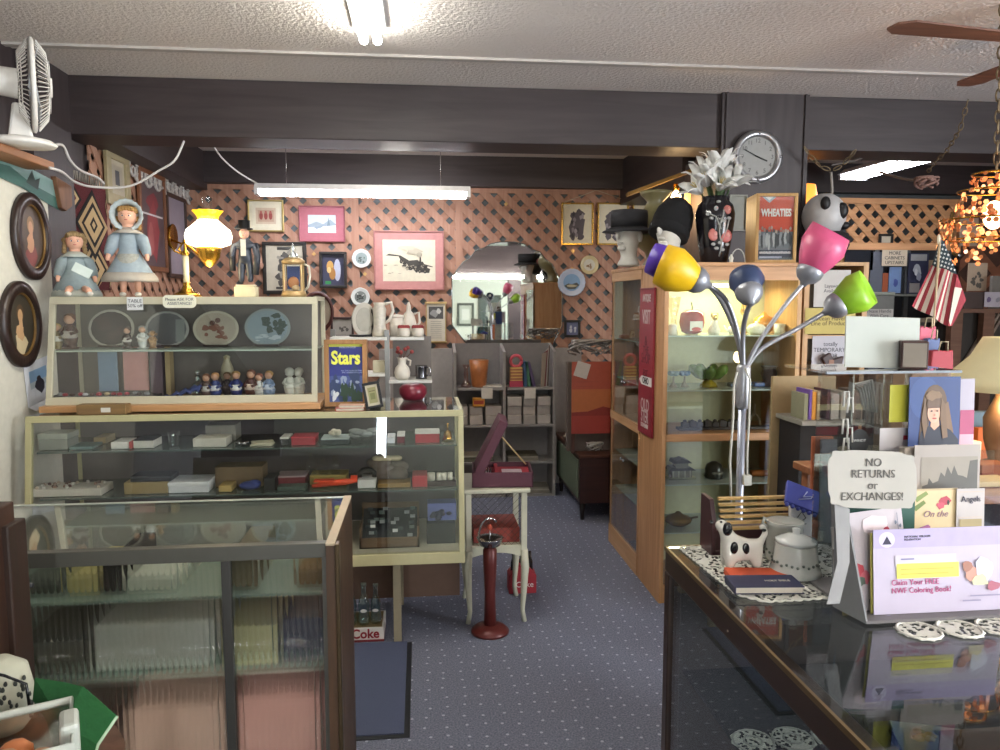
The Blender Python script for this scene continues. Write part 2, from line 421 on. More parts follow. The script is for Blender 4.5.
strip_light('strip_light', 'bright fluorescent strip light hung over the alcove at upper right', (P(852, 172, 6.05).x, 6.05, 2.62), (P(928, 152, 5.15).x, 5.15, 2.62), .06, .26, .16)
TUBE1 = M('#fffdf4', .5, emit=44, var=0)
# ceiling tubes near the viewer
xt = P(368, 30, 3.35).x
t = thing('ceiling_light', 'bare twin-tube fluorescent ceiling light cut off by the top of the picture', 'light fixture', (xt, 2.75, ZC))
MB().box(-.07, .07, -.6, .77, -.03, 0, M('#e8e8e6', .4)).build('housing', t, bevel=.004)
for s in (-1, 1): MB().cyl((s * .03, -.58, -.058), (s * .03, .78, -.058), .019, TUBE1).build('tube', t)
# round ceiling light beyond the beam
p = P(397, 152, 5.35)
t = thing('ceiling_light', 'round glass drum ceiling light glowing just behind the dark beam', 'light fixture', (p.x, 5.35, ZC))
MB().lathe([(.17, 0), (.17, -.02), (.0, -.02)], M('#8a7350', .4, .6)).build('base', t)
MB().lathe([(.155, -.02), (.15, -.12), (.12, -.16), (0, -.17)][::1], M('#fffaf0', .4, emit=3.2, var=0), 24).build('lamp_shade', t)
point('round_light_glow', (p.x, 5.35, ZC - .3), 9, (1, .95, .85), .12)
S.view_settings.exposure = 0.38
TUBE = M('#fff6ee', .5, emit=85, var=0)  # tubes overdriven so the mirrored fixture also serves as added room fill
strip_light('strip_light', 'fluorescent strip light seen only in the wall mirror, overbright as added room fill', (.3, -1.4, 2.06), (2.6, -1.4, 2.06), .04, .07, ZC - 2.06)
struct(MB().box(XL, XR, -1.9, -1.7, 2.12, ZC - .15, DARK), 'trim_12')
struct(MB().box(1.75, 2.0, -2.1, -1.9, 0, ZC, DARKZ), 'trim_13')
def wb(t):
    m = MB(); m.T = (Matrix.Translation(t.location) @ t.rotation_euler.to_matrix().to_4x4()).inverted(); return m
def boxp(mb, px0, py0, px1, py1, Y, dep, m):
    """box whose front face spans the given view rectangle at depth Y and runs dep backwards"""
    a, b, c, d = RC(px0, py0, px1, py1, Y); return mb.box(a, b, Y, Y + dep, c, d, m)
CASEF = M('#aea880', .45, var=.06)
CASEW = M('#b5b09a', .5, var=.06)
INNER = M('#5b5150', .8)
# ---------------- upper sloped display case
t = thing('display_case', 'cream framed glass case of collector plates and figurines, stacked on the long jewellery case', 'display case', (-1.16, 3.8, 1.1))
UZ0, UZ1, UX0, UX1 = 1.112, 1.615, -1.7, -.487
f = wb(t); fr = .028
def slY(z, za, zb, ya, yb): return ya + (yb - ya) * (z - za) / (zb - za)
def sl(z): return slY(z, UZ0, UZ1, 3.62, 3.72)
def slopebar(mb, x0, x1, z0, z1, fn, th, m):
    mb.prism([(x0, fn(z0), z0), (x0, fn(z1), z1), (x0, fn(z1) + th, z1), (x0, fn(z0) + th, z0)], (x1 - x0, 0, 0), m)
for z0, z1 in ((UZ0 + .01, UZ0 + .045), (UZ1 - .035, UZ1)): slopebar(f, UX0, UX1, z0, z1, sl, .02, CASEW)
for x in (UX0, UX1 - .026): slopebar(f, x, x + .026, UZ0 + .045, UZ1 - .035, sl, .02, CASEW)
f.box(UX0, UX0 + .02, 3.98, 4.0, UZ0, UZ1, CASEW); f.box(UX1 - .02, UX1, 3.98, 4.0, UZ0, UZ1, CASEW)
f.build('frame', t, bevel=.002)
f = wb(t); f.box(UX0, UX1, 3.735, 4.0, UZ1 - .02, UZ1, CASEW); f.build('top', t)
f = wb(t); f.box(UX0 - .01, UX1 + .02, 3.58, 4.0, 1.093, 1.122, OAKX); f.build('base', t, bevel=.003)
f = wb(t); f.box(UX0 + .02, UX1 - .02, 3.985, 3.995, UZ0, UZ1, M('#77716a', .7)); f.build('back_panel', t)
f = wb(t); f.box(UX0 + .01, UX1 - .01, 3.69, 3.97, 1.360, 1.367, M('#a8b5a8', .2, var=0)); f.build('shelf', t)
g = wb(t); z0, z1 = UZ0 + .04, UZ1 - .03
g.prism([(UX0 + .02, sl(z0) + .008, z0), (UX0 + .02, sl(z1) + .008, z1), (UX0 + .02, sl(z1) + .012, z1), (UX0 + .02, sl(z0) + .012, z0)], (UX1 - UX0 - .04, 0, 0), GLASS); g.build('glass_front', t)
# ---------------- long jewellery case
LX0, LX1, LZ0, LZ1 = -1.73, .195, .39, 1.09
t = thing('display_case', 'long glass jewellery case with two shelves of boxes, on wooden legs', 'display case', (-.8, 3.75, 0))
def sb(z): return slY(z, LZ0, LZ1, 3.41, 3.5)
f = wb(t)
slopebar(f, LX0, LX1, LZ1 - .028, LZ1, sb, .02, CASEF); slopebar(f, LX0, LX1, LZ0, LZ0 + .05, sb, .03, CASEF)
for x in (LX0, LX1 - .026): slopebar(f, x, x + .026, LZ0 + .05, LZ1 - .028, sb, .025, CASEF)
f.box(LX0, LX0 + .02, 3.98, 4.0, LZ0, LZ1, CASEF); f.box(LX1 - .02, LX1, 3.98, 4.0, LZ0, LZ1, CASEF)
f.box(LX1 - .02, LX1, 3.5, 4.0, LZ1 - .02, LZ1, CASEF)
f.build('frame', t, bevel=.002)
f = wb(t); f.box(LX0, LX1, 3.44, 4.0, LZ0 + .02, LZ0 + .045, M('#b8b29c', .6)); f.build('bottom_panel', t)
f = wb(t); f.box(LX0 + .02, LX1 - .02, 3.985, 3.995, LZ0 + .05, LZ1 - .02, M('#4a4244', .5)); f.build('back_panel', t)
f = wb(t); f.box(LX0, LX1, 3.51, 4.0, LZ1 - .008, LZ1 - .001, GLASS); f.build('glass_top', t)
f = wb(t); z0, z1 = LZ0 + .045, LZ1 - .025
f.prism([(LX0 + .02, sb(z0) + .008, z0), (LX0 + .02, sb(z1) + .008, z1), (LX0 + .02, sb(z1) + .012, z1), (LX0 + .02, sb(z0) + .012, z0)], (LX1 - LX0 - .04, 0, 0), GLASS); f.build('glass_front', t)
f = wb(t); f.box(LX1 - .01, LX1 - .006, 3.5, 3.98, z0, z1, GLASS); f.build('side_glass', t)
for z in (.918, .706):
    f = wb(t); f.box(LX0 + .03, LX1 - .03, 3.52, 3.9, z, z + .008, M('#4f5a55', .15, var=0)); f.build('shelf', t)
for px in (-1.6, -.78, -.12):
    for y in (3.46, 3.9):
        f = wb(t); f.box(px - .018, px + .018, y, y + .04, 0, LZ0 + .02, M('#8a7f68', .7)); f.build('leg', t)
f = wb(t); f.box(LX0, LX1, 3.93, 3.96, .03, LZ0, M('#5b4436', .7)); f.build('apron', t)
# ---------------- front low counter with ribbed sliding doors
def ribbed():
    m = bpy.data.materials.new('ribbed_glass'); m.use_nodes = True; nt = m.node_tree; N = nt.nodes; L = nt.links; N.clear()
    o = N.new('ShaderNodeOutputMaterial'); g = N.new('ShaderNodeBsdfGlass'); g.inputs['IOR'].default_value = 1.45; g.inputs['Roughness'].default_value = .07; g.inputs[0].default_value = (.97, .98, .95, 1)
    tr = N.new('ShaderNodeBsdfTransparent'); tr.inputs[0].default_value = (.95, .97, .93, 1); mx = N.new('ShaderNodeMixShader'); mx.inputs[0].default_value = .6
    L.new(tr.outputs[0], mx.inputs[1]); L.new(g.outputs[0], mx.inputs[2]); L.new(mx.outputs[0], o.inputs[0]); return m
RIB = ribbed()
CX0, CX1, CZ = -1.3, -.258, .95
pL, pR = PZ(22, 554, CZ), PZ(332, 543, CZ)
t = thing('counter_case', 'low glass-topped counter with ribbed sliding doors and a wooden right end', 'counter', (-.8, 2.2, 0))
a_rot = math.atan2(pR.y - pL.y, pR.x - pL.x); yb = 2.5
def fy(x): return pL.y + (pR.y - pL.y) * (x - pL.x) / (pR.x - pL.x)
MG = M('#5c5a52', .4, .5, var=.08)
def fbar(mb, x0, x1, z0, z1, d0, d1, m):
    mb.prism([(x0, fy(x0) + d0, z0), (x1, fy(x1) + d0, z0), (x1, fy(x1) + d1, z0), (x0, fy(x0) + d1, z0)], (0, 0, z1 - z0), m)
f = wb(t); fbar(f, CX0, CX1, CZ - .04, CZ, 0, .03, MG); f.build('top_rail', t, bevel=.002)
f = wb(t); fbar(f, CX0, CX1, .0, .1, 0, .03, MG); f.build('bottom_rail', t, bevel=.002)
xm = P(226, 650, 2.0).x
f = wb(t); fbar(f, xm - .012, xm + .012, .1, CZ - .04, .0, .02, M('#34322e', .5)); f.build('door_stile', t, bevel=.002)
f = wb(t); fbar(f, CX1 - .012, CX1, .1, CZ - .04, 0, .03, MG); f.build('side_stile', t)
for k, (x0, x1) in enumerate(((CX0 + .01, xm - .005), (xm + .005, CX1 - .012))):
    mb = wb(t); n = int((x1 - x0) / .0150); per = 8; vs = []; fs = []
    for i in range(n * per + 1):
        x = x0 + (x1 - x0) * i / (n * per); q = (i % per) / per
        yy = fy(x) + .008 - .0028 * 1.3 * sin(pi * q) ** .8 if 0 < q else fy(x) + .008
        for z in (.1, CZ - .04): vs += [(x, yy, z), (x, fy(x) + .013, z)]
    for i in range(n * per):
        b = i * 4
        fs += [(b, b + 4, b + 6, b + 2), (b + 1, b + 3, b + 7, b + 5), (b, b + 1, b + 5, b + 4), (b + 2, b + 6, b + 7, b + 3)]
    fs += [(0, 2, 3, 1), (b + 4, b + 5, b + 7, b + 6)]
    mb.add(vs, fs, RIB, True)
    d = mb.build('sliding_door', t)
    if k == 0:
        h = wb(t); hp = P(28, 585, 1.93); h.cyl((hp.x - .03, hp.y + .012, hp.z), (hp.x + .012, hp.y - .005, hp.z), .006, BLACK); h.build('door_pull', d)
f = wb(t); f.prism([(CX0, fy(CX0) + .03, CZ - .006), (CX1, fy(CX1) + .03, CZ - .006), (CX1, yb, CZ - .006), (CX0, yb, CZ - .006)], (0, 0, .005), GLASS); f.build('glass_top', t)
f = wb(t); f.box(CX0, CX1, yb, yb + .02, CZ - .02, CZ, M('#b0b6ac', .3, .3)); f.build('back_rail', t)
f = wb(t); f.box(CX0, CX1, yb + .002, yb + .018, .05, CZ - .02, M('#b4b4a8', .6)); f.build('back_panel', t)
f = wb(t); f.box(CX1 - .0, CX1 + .024, fy(CX1) - .01, yb + .02, 0, CZ - .004, wood('#402c1a', '#5a3f28', .5, 'z', 5))
f.box(CX1 + .0, CX1 + .024, fy(CX1) - .01, yb + .02, CZ - .004, CZ + .002, M('#b8a68a', .6)); f.build('end_panel', t)
f = wb(t); f.box(CX1 + .024, CX1 + .036, fy(CX1) - .014, fy(CX1) + .02, 0, CZ, M('#5a4a34', .35, .7)); f.build('corner_trim', t, bevel=.003)
for z in (.79, .575):
    f = wb(t); f.prism([(CX0, fy(CX0) + .04, z), (CX1 - .01, fy(CX1) + .04, z), (CX1 - .01, yb - .03, z), (CX0, yb - .03, z)], (0, 0, .008), M('#9fb3a8', .15, var=0)); f.build('shelf', t)
f = wb(t); f.box(CX0, CX1, 1.99, yb, .08, .1, M('#7a6a5a', .7)); f.build('bottom_panel', t)
# contents of the low counter
def item(name, label, cat, x0, x1, y0, y1, z0, z1, m, group=None, bev=.004, lid=None, lh=.3):
    c = ((x0 + x1) / 2, (y0 + y1) / 2, z0); mb = MB(); w, d, h = (x1 - x0) / 2, (y1 - y0) / 2, z1 - z0
    if lid is None:
        mb.box(-w, w, -d, d, 0, h, m)
        return solo(mb, name, label, cat, c, group=group, bevel=bev)
    t = thing(name, label, cat, c, group=group)
    mb.box(-w + .002, w - .002, -d + .002, d - .002, 0, h * (1 - lh), m); mb.build('body', t, bevel=bev)
    q = MB(); q.box(-w, w, -d, d, h * (1 - lh), h, lid); q.build('lid', t, bevel=bev); return t
def xi(px, Y): return P(px, 600, Y).x
cc = [  # px0,px1,z0,h,colour,name,label,cat
 (78, 108, .798, .05, '#d6c684', 'carton', 'pale yellow carton behind the ribbed door, on the top shelf', 'box'),
 (24, 72, .798, .035, '#50584e', 'tray', 'dark shallow tray behind the ribbed door, on the top shelf', 'tray'),
 (112, 130, .798, .09, '#17181c', 'carton', 'upright black carton with an orange spot behind the ribbed door', 'box'),
 (134, 184, .798, .04, '#e6e9da', 'gift_box', 'flat white gift box behind the ribbed door, on the top shelf', 'box'),
 (235, 262, .798, .1, '#7a6c50', 'carton', 'brown upright carton behind the ribbed door, top shelf', 'box'),
 (300, 326, .798, .045, '#8a6b3c', 'gift_box', 'ochre gift box at the end of the top shelf behind ribbed glass', 'box'),
 (24, 96, .583, .09, '#6a685c', 'storage_box', 'dark grey storage box on the middle shelf behind the ribbed door', 'box'),
 (100, 216, .583, .13, '#eceae4', 'folded_cloth', 'pile of pale folded cloth behind the ribbed door', 'cloth'),
 (230, 280, .583, .11, '#d6cd94', 'carton', 'wide pale yellow carton beside the navy box, behind ribbed glass', 'box'),
 (285, 327, .583, .125, '#23264a', 'storage_box', 'navy blue box on the middle shelf behind the ribbed door', 'box'),
 (28, 120, .1, .3, '#8d6a5c', 'folded_blanket', 'orange-brown blanket on the bottom shelf behind ribbed glass', 'cloth'),
 (125, 224, .1, .38, '#d9b0a2', 'folded_blanket', 'salmon pink blanket beside the orange-brown one behind ribbed glass', 'cloth'),
 (235, 322, .1, .39, '#d9a09a', 'folded_blanket', 'rose pink blanket nearest the wooden end of the counter', 'cloth')]
for a, b, z, h, c, n, l, k in cc:
    item(n, l, k, xi(a, 2.15), xi(b, 2.15), 2.1, 2.38, z + .0015, z + h + .0015, M(c, .8), bev=.012 if 'fold' in n else .004)
# ---------------- oak cabinet facing the viewer
OX0, OX1, OY0, OY1, OZ = 1.24, P(798, 400, 3.78).x, 3.78, 4.18, P(663, 262, 3.78).z
t = thing('oak_cabinet', 'tall lit oak showcase with glass shelves, facing the room beside the aisle', 'cabinet', ((OX0 + OX1) / 2, 4.0, 0))
f = wb(t); f.box(OX0, OX0 + .022, OY0, OY1, 0, OZ - .02, OAK); f.build('side_panel', t)
f = wb(t); f.box(OX1 - .022, OX1, OY0, OY1, 0, OZ - .02, OAKP); f.build('side_panel', t)
f = wb(t); f.box(OX0 - .008, OX1 + .01, OY0 - .012, OY1, OZ - .02, OZ, OAKX); f.build('top', t, bevel=.004)
f = wb(t); f.box(OX0 + .022, OX1 - .022, OY0 + .003, OY0 + .02, OZ - .09, OZ - .02, OAKX); f.build('top_rail', t)
f = wb(t); f.box(OX0 + .022, OX1 - .022, OY0 + .0, OY1 - .01, .865, .905, OAKX); f.build('middle_shelf', t, bevel=.003)
f = wb(t); f.box(OX0 + .022, OX1 - .022, OY0 + .003, OY1, 0, .1, OAKX); f.build('plinth', t)
f = wb(t); f.box(OX0 + .02, OX1 - .02, OY1 - .015, OY1, .1, OZ - .02, M('#a9a884', .8)); f.build('back_panel', t)
for z in (1.41, 1.125, .625, .365):
    f = wb(t); f.box(OX0 + .022, OX1 - .022, OY0 + .03, OY1 - .02, z, z + .007, M('#a9b6aa', .12, var=0)); f.build('shelf', t)
f = wb(t); f.box(OX0 + .022, OX1 - .022, OY0 + .01, OY0 + .014, .905, OZ - .09, GLASS); f.build('glass_door', t)
for (a, b) in ((OX0 + .022, 1.62), (1.625, OX1 - .022)):
    f = wb(t); f.box(a, b, OY0 + .008, OY0 + .013, .1, .865, GLASS); d = f.build('glass_door', t)
f = wb(t); f.box(OX0 + .1, OX1 - .1, OY1 - .05, OY1 - .03, OZ - .12, OZ - .1, M('#fffbd8', .5, emit=2.5, var=0)); f.build('light_tube', t)
area('showcase_light', ((OX0 + OX1) / 2, 4.02, OZ - .12), (0, 0, 0), .5, .08, 3.8, (1, .96, .62))
# ---------------- oak cabinet facing the aisle
t = thing('oak_cabinet', 'oak cabinet with narrow glass doors facing the aisle', 'cabinet', (1.45, 4.5, 0))
BY0, BY1 = 4.19, 4.85
f = wb(t); f.box(OX0, 1.68, BY0, BY0 + .02, 0, OZ - .02, OAK); f.build('side_panel', t)
f = wb(t); f.box(OX0, 1.68, BY1 - .02, BY1, 0, OZ - .02, OAK); f.build('side_panel', t)
f = wb(t); f.box(1.665, 1.68, BY0, BY1, 0, OZ - .02, M('#8f8a70', .8)); f.build('back_panel', t)
f = wb(t); f.box(OX0 - .01, 1.68, BY0 - .01, BY1 + .01, OZ - .02, OZ, OAK); f.build('top', t, bevel=.003)
f = wb(t); f.box(OX0 - .003, OX0 + .017, BY0 + .0, BY1 - .0, OZ - .075, OZ - .02, wood('#b08558', '#c79c72', .5, 'y', 5)); f.build('top_rail', t)
f = wb(t); f.box(OX0 - .003, OX0 + .017, BY0, BY1, .835, .885, wood('#b08558', '#c79c72', .5, 'y', 5)); f.build('middle_rail', t)
f = wb(t); f.box(OX0 - .003, OX0 + .017, BY0, BY1, 0, .12, wood('#b08558', '#c79c72', .5, 'y', 5)); f.build('plinth', t)
f = wb(t); f.box(OX0, OX0 + .016, BY1 - .035, BY1, .12, OZ - .075, OAK); f.build('stile', t)
for z in (1.35, 1.1, .62, .38):
    f = wb(t); f.box(OX0 + .03, 1.66, BY0 + .02, BY1 - .02, z, z + .006, M('#a9b6aa', .12, var=0)); f.build('shelf', t)
ym = (BY0 + BY1) / 2
for z0, z1 in ((.885, OZ - .075), (.12, .835)):
    for y0, y1 in ((BY0 + .004, ym - .004), (ym + .004, BY1 - .036)):
        f = wb(t); f.box(OX0 + .002, OX0 + .007, y0, y1, z0 + .003, z1 - .003, GLASS); d = f.build('glass_door', t)
        e = wb(t); yk = ym + (.03 if y0 > ym - .01 else -.03); e.ell((OX0 - .008, yk, .62 if z0 < .5 else 1.1), .009, SILVER, 8, 5); e.build('knob', d)
# ---------------- glass counter at the right
DX0, DX1, DY0, DY1, DZ = .64, 1.85, .45, 1.905, .95
DW = wood('#2a1c16', '#3a261c', .4, 'y', 4); DWX = wood('#2a1c16', '#3a261c', .4, 'x', 4)
t = thing('glass_counter', 'dark wooden display counter with a glass top, doilies and card rack on it', 'counter', (1.2, 1.3, 0))
for x0, x1 in ((DX0, DX0 + .035), (DX1 - .035, DX1)):
    f = wb(t); f.box(x0, x1, DY0, DY1, DZ - .065, DZ - .006, DW); f.build('top_rail', t, bevel=.004)
for y0, y1 in ((DY0, DY0 + .035), (DY1 - .035, DY1)):
    f = wb(t); f.box(DX0 + .036, DX1 - .036, y0, y1, DZ - .065, DZ - .006, DWX); f.build('top_rail', t, bevel=.004)
f = wb(t); f.box(DX0 - .002, DX0 + .004, DY0, DY1, DZ - .01, DZ + .001, M('#8a7350', .3, .8)); f.box(DX0, DX1, DY1 - .004, DY1 + .002, DZ - .01, DZ + .001, M('#8a7350', .3, .8)); f.build('brass_edging', t)
for x in (DX0, DX1 - .035):
    for y in (DY0, DY1 - .035):
        f = wb(t); f.box(x, x + .035, y, y + .035, 0, DZ - .066, DW); f.build('leg', t, bevel=.003)
SMOKE = glassmat('counter_glass', (.76, .80, .80), .03, 0.0, 4.6)
f = wb(t); f.box(DX0 + .004, DX1, DY0, DY1 - .004, DZ - .006, DZ, SMOKE); f.build('glass_top', t)
f = wb(t); f.box(DX0 + .008, DX0 + .012, DY0 + .035, DY1 - .035, .08, DZ - .066, SMOKE); f.build('side_glass', t)
f = wb(t); f.box(DX0 + .04, DX1 - .04, DY1 - .022, DY1 - .012, .08, DZ - .066, M('#2c211c', .6)); f.build('back_panel', t)
f = wb(t); f.box(DX0 + .0, DX1, DY0, DY1, .04, .08, DW); f.build('bottom_panel', t)
f = wb(t); f.box(DX0 + .04, DX1 - .04, DY0 + .03, DY1 - .05, .62, .63, M('#2f3336', .15, var=0)); f.build('shelf', t)
# ---------------- grey shelf unit against the back
EY = 6.03
def ex(px): return P(px, 420, EY).x
def ez(py): return P(505, py, EY).z
t = thing('shelf_unit', 'grey open shelf unit of small cartons and glassware against the back wall', 'shelf unit', ((ex(455) + ex(556)) / 2, 6.3, 0))
GS = M('#8d8883', .7)
for px in (454, 503, 553):
    f = wb(t); x = ex(px); f.prism([(x, EY, 0), (x, EY, ez(352)), (x, 6.3, ez(345)), (x, 6.3, 0)], (.022, 0, 0), GS); f.build('upright', t)
for py in (388, 425, 462, 495):
    f = wb(t); f.box(ex(455) + .022, ex(504), EY + .005, 6.3, ez(py) - .018, ez(py), GS); f.build('shelf', t)
    f = wb(t); f.box(ex(505) + .022, ex(553), EY + .005, 6.3, ez(py) - .018, ez(py), GS); f.build('shelf', t)
f = wb(t); f.box(ex(454), ex(554) + .02, 6.3, 6.31, 0, ez(345), M('#7a7572', .8)); f.build('back_panel', t)
# grey partition behind
struct(MB().box(P(380, 400, 6.5).x, P(580, 400, 6.5).x, 6.46, 6.5, 0, P(500, 348, 6.5).z, M('#9a938c', .8)), 'wall_divider')
struct(MB().box(P(300, 400, 6.5).x - 2, P(380, 400, 6.5).x, 6.46, 6.5, 0, .9, M('#6a625c', .8)), 'wall_dado')
# ---------------- grey stand with shelves behind the jewellery case
SY = 4.5
t = thing('display_stand', 'grey metal stand with white shelves of pitchers behind the jewellery case', 'display stand', (P(395, 350, SY).x, SY + .1, 0))
f = wb(t); x = P(387, 350, SY).x; f.box(x - .014, x + .014, SY - .01, SY + .02, 0, P(387, 330, SY).z, M('#8b8b88', .4, .4)); f.build('post', t, bevel=.002)
for px0, px1, py in ((330, 387, 337), (390, 424, 337), (345, 385, 373), (389, 432, 380)):
    f = wb(t); z = P(400, py, SY).z; f.box(P(px0, py, SY).x, P(px1, py, SY).x, SY - .02, SY + .2, z - .018, z, M('#d4d2ca', .4)); f.build('shelf', t, bevel=.002)
f = wb(t); x = P(330, 350, SY).x; f.box(x - .014, x + .014, SY + .15, SY + .18, 0, P(387, 330, SY).z, M('#8b8b88', .4, .4)); f.build('post', t)
f = wb(t); f.box(P(392, 380, SY).x, P(432, 380, SY).x, SY + .2, SY + .21, .9, P(400, 338, SY).z, M('#77706a', .7)); f.build('back_panel', t)
# ---------------- white end table with mesh sides
TX0, TX1, TY0, TY1, TZ = P(466, 560, 3.62).x, P(527, 560, 3.62).x, 3.62, 3.98, P(490, 489, 3.62).z
t = thing('end_table', 'small cream painted table with wire mesh panels and curved legs', 'table', ((TX0 + TX1) / 2, 3.8, 0))
TC = M('#b4b19c', .5)
f = wb(t); f.box(TX0 - .012, TX1 + .015, TY0 - .012, TY1, TZ - .022, TZ, TC); f.build('tabletop', t, bevel=.006)
zb_ = .36
for x in (TX0 + .014, TX1 - .014):
    for y in (TY0 + .014, TY1 - .014):
        sx = 1 if x > (TX0 + TX1) / 2 else -1
        f = wb(t); f.box(x - .014, x + .014, y - .014, y + .014, zb_, TZ - .022, TC)
        f.tube([(x, y, zb_ + .01), (x + sx * .006, y, .28), (x + sx * .0, y, .15), (x - sx * .006, y, .06), (x + sx * .004, y, 0)], [.02, .021, .015, .011, .013], TC, 8)
        f.build('leg', t)
f = wb(t); n = 16
top = [(TX0 + (TX1 - TX0) * i / n, .385) for i in range(n + 1)]
bot = [(TX0 + (TX1 - TX0) * i / n, .325 + .035 * (1 - abs(2 * i / n - 1) ** 2)) for i in range(n, -1, -1)]
f.prism([(a, TY0 + .006, b) for a, b in top + bot], (0, .012, 0), TC); f.build('apron', t)
f = wb(t); f.box(TX0 + .028, TX1 - .028, TY0 + .01, TY1 - .01, .385, .395, TC); f.build('shelf', t)
WM = M('#3a352c', .5, .5)
f = wb(t); n = 9
for i in range(-n, n):
    w_, h_ = TX1 - TX0 - .056, TZ - .022 - .395
    for sg in (1, -1):
        c = i * .033; q = clip([(c, 0), (c + .002, 0), (c + .002 + sg * h_, h_), (c + sg * h_, h_)], 0, w_, 0, h_)
        if len(q) > 2: f.prism([(TX0 + .028 + a, TY0 + .014 + (.001 if sg > 0 else .003), .395 + b) for a, b in q], (0, .0015, 0), WM)
f.build('wire_mesh', t)
item('carton', 'dull red flat carton inside the cream mesh-sided table', 'box', TX0 + .04, TX1 - .03, TY0 + .05, TY1 - .06, .396, .47, M('#8c3a30', .7))
# ---------------- low dark cabinet by the aisle
t = thing('low_cabinet', 'low dark red-brown cabinet on short legs beyond the oak cabinet', 'cabinet', (1.35, 5.9, 0))
gx = P(580, 480, 5.3).x
f = wb(t); f.box(gx, gx + .55, 5.3, 6.25, .13, .47, wood('#2c1614', '#3d211c', .4, 'x', 4)); f.build('body', t, bevel=.004)
f = wb(t); f.box(gx - .012, gx + .56, 5.28, 6.25, .47, .49, wood('#4a2a20', '#5c382a', .35, 'y', 4)); f.build('top', t, bevel=.003)
f = wb(t); f.box(gx - .008, gx, 5.36, 6.2, .16, .44, M('#5f6a55', .5)); f.build('side_panel', t)
for x in (gx + .03, gx + .5):
    for y in (5.35, 6.18):
        f = wb(t); f.cyl((x, y, .14), (x, y, 0), .022, M('#1e1412', .5), .014); f.build('leg', t)
# dark wooden cabinet end at the left edge
t = thing('wooden_cabinet', 'dark brown wooden cabinet end at the left edge, in front of the ribbed counter', 'cabinet', (-1.2, 1.8, 0))
BR = wood('#28160c', '#3c2214', .5, 'z', 4)
x1 = P(14, 500, 1.84).x
f = wb(t); f.box(x1 - .5, x1, 1.7, 1.84, 0, 1.135, BR); f.build('body', t, bevel=.004)
f = wb(t); f.box(x1 - .02, x1 + .014, 1.78, 1.86, 0, 1.09, wood('#201209', '#321c10', .5, 'z', 4)); f.build('edge_trim', t, bevel=.004)
# floor mats
for lab, x0, x1_, y0, y1 in (('dark blue grey floor mat with rubber edge beside the wooden counter end', -.75, PZ(411, 690, 0).x, PZ(411, 738, 0).y, PZ(411, 643, 0).y),):
    t = thing('floor_mat', lab, 'mat', ((x0 + x1_) / 2, (y0 + y1) / 2, 0))
    f = wb(t); f.box(x0, x1_, y0, y1, .0, .006, M('#14161c', .6)); f.build('rubber_edge', t, bevel=.003)
    f = wb(t); f.box(x0 + .02, x1_ - .022, y0 + .02, y1 - .0, .006, .01, M('#4a5169', .95, bump=.5, sc=200)); f.build('pile', t)
# ------------------------------------------------------------- pictures and plates on the back lattice
WY = YB - .035
rnd = random.Random(3)
def fr(name, label, cat, px0, py0, px1, py1, fm, fw, ops, Y=None, **k):
    a, b, c, d = RC(px0, py0, px1, py1, Y or WY)
    return framed(name, label, cat, ((a + b) / 2, Y or WY, (c + d) / 2), b - a, d - c, fm, fw, ops, **k)
GOLD = M('#b09a60', .35, .6); DKF = M('#262220', .45); PINKF = M('#a8706a', .5); GILT = M('#c9a14a', .25, .9)
WF = wood('#6a4028', '#86563a', .45, 'z', 6)
def splat(col, n, u0, v0, u1, v1, r, rr=None):
    return [('b', col, rnd.uniform(u0, u1), rnd.uniform(v0, v1), r * rnd.uniform(.5, 1.3), (rr or r) * rnd.uniform(.5, 1.3)) for _ in range(n)]
three = [('r', '#c9b59c', .12, .14, .88, .86), ('r', '#b79b84', .2, .24, .8, .76)]
for u in (.32, .5, .68): three += [('e', '#93413c', u, .5, .07, .17), ('e', '#a85a50', u, .66, .045, .07)]
fr('framed_picture', 'gilt framed picture of three small red figures in a row, on the lattice', 'picture', 248, 200, 284, 232, GOLD, .014, three, bg='#ddd6bf', mat='#d9d2ba', mw=.025)
snow = [('r', '#b9c3c6', 0, .55, 1, 1), ('p', '#8d9ba6', [(0, .45), (.3, .62), (.55, .5), (.8, .75), (1, .5), (1, .35), (0, .3)]), ('p', '#e5e8e6', [(0, 0), (1, 0), (1, .42), (.5, .35), (0, .3)]), ('p', '#6d7f8c', [(.68, .4), (.74, .85), (.8, .4)]), ('p', '#8494a0', [(.2, .3), (.6, .5), (.5, .3), (.3, .2)])]
fr('framed_picture', 'pink matted winter snow landscape hung under the strip light', 'picture', 299, 206, 345, 242, M('#8f4a52', .5), .01, snow, bg='#cfd4d2', mat='#a8626c', mw=.065)
lith = [('r', '#3c3a38', .3, .9, .75, .97)] + splat('#4b4845', 14, .25, .15, .7, .8, .09) + splat('#8e8a80', 8, .3, .3, .7, .85, .06) + [('r', '#3c3a38', .25, .03, .75, .08)]
fr('framed_picture', 'large black framed grey drawing behind the glass lantern', 'picture', 263, 242, 307, 294, DKF, .03, lith, bg='#bdb6a4')
fl = [('e', '#b9bdd0', .68, .5, .16, .36), ('e', '#c69a52', .35, .62, .16, .18), ('e', '#a8773c', .45, .38, .15, .2), ('e', '#d7bd7e', .3, .5, .1, .1), ('r', '#2c8a4a', .12, .04, .38, .14)]
fr('shadow_box', 'black shadow box with gold flowers and an oval, beside the black framed drawing', 'shadow box', 320, 252, 347, 288, DKF, .022, fl, bg='#3a3b55', depth=.05)
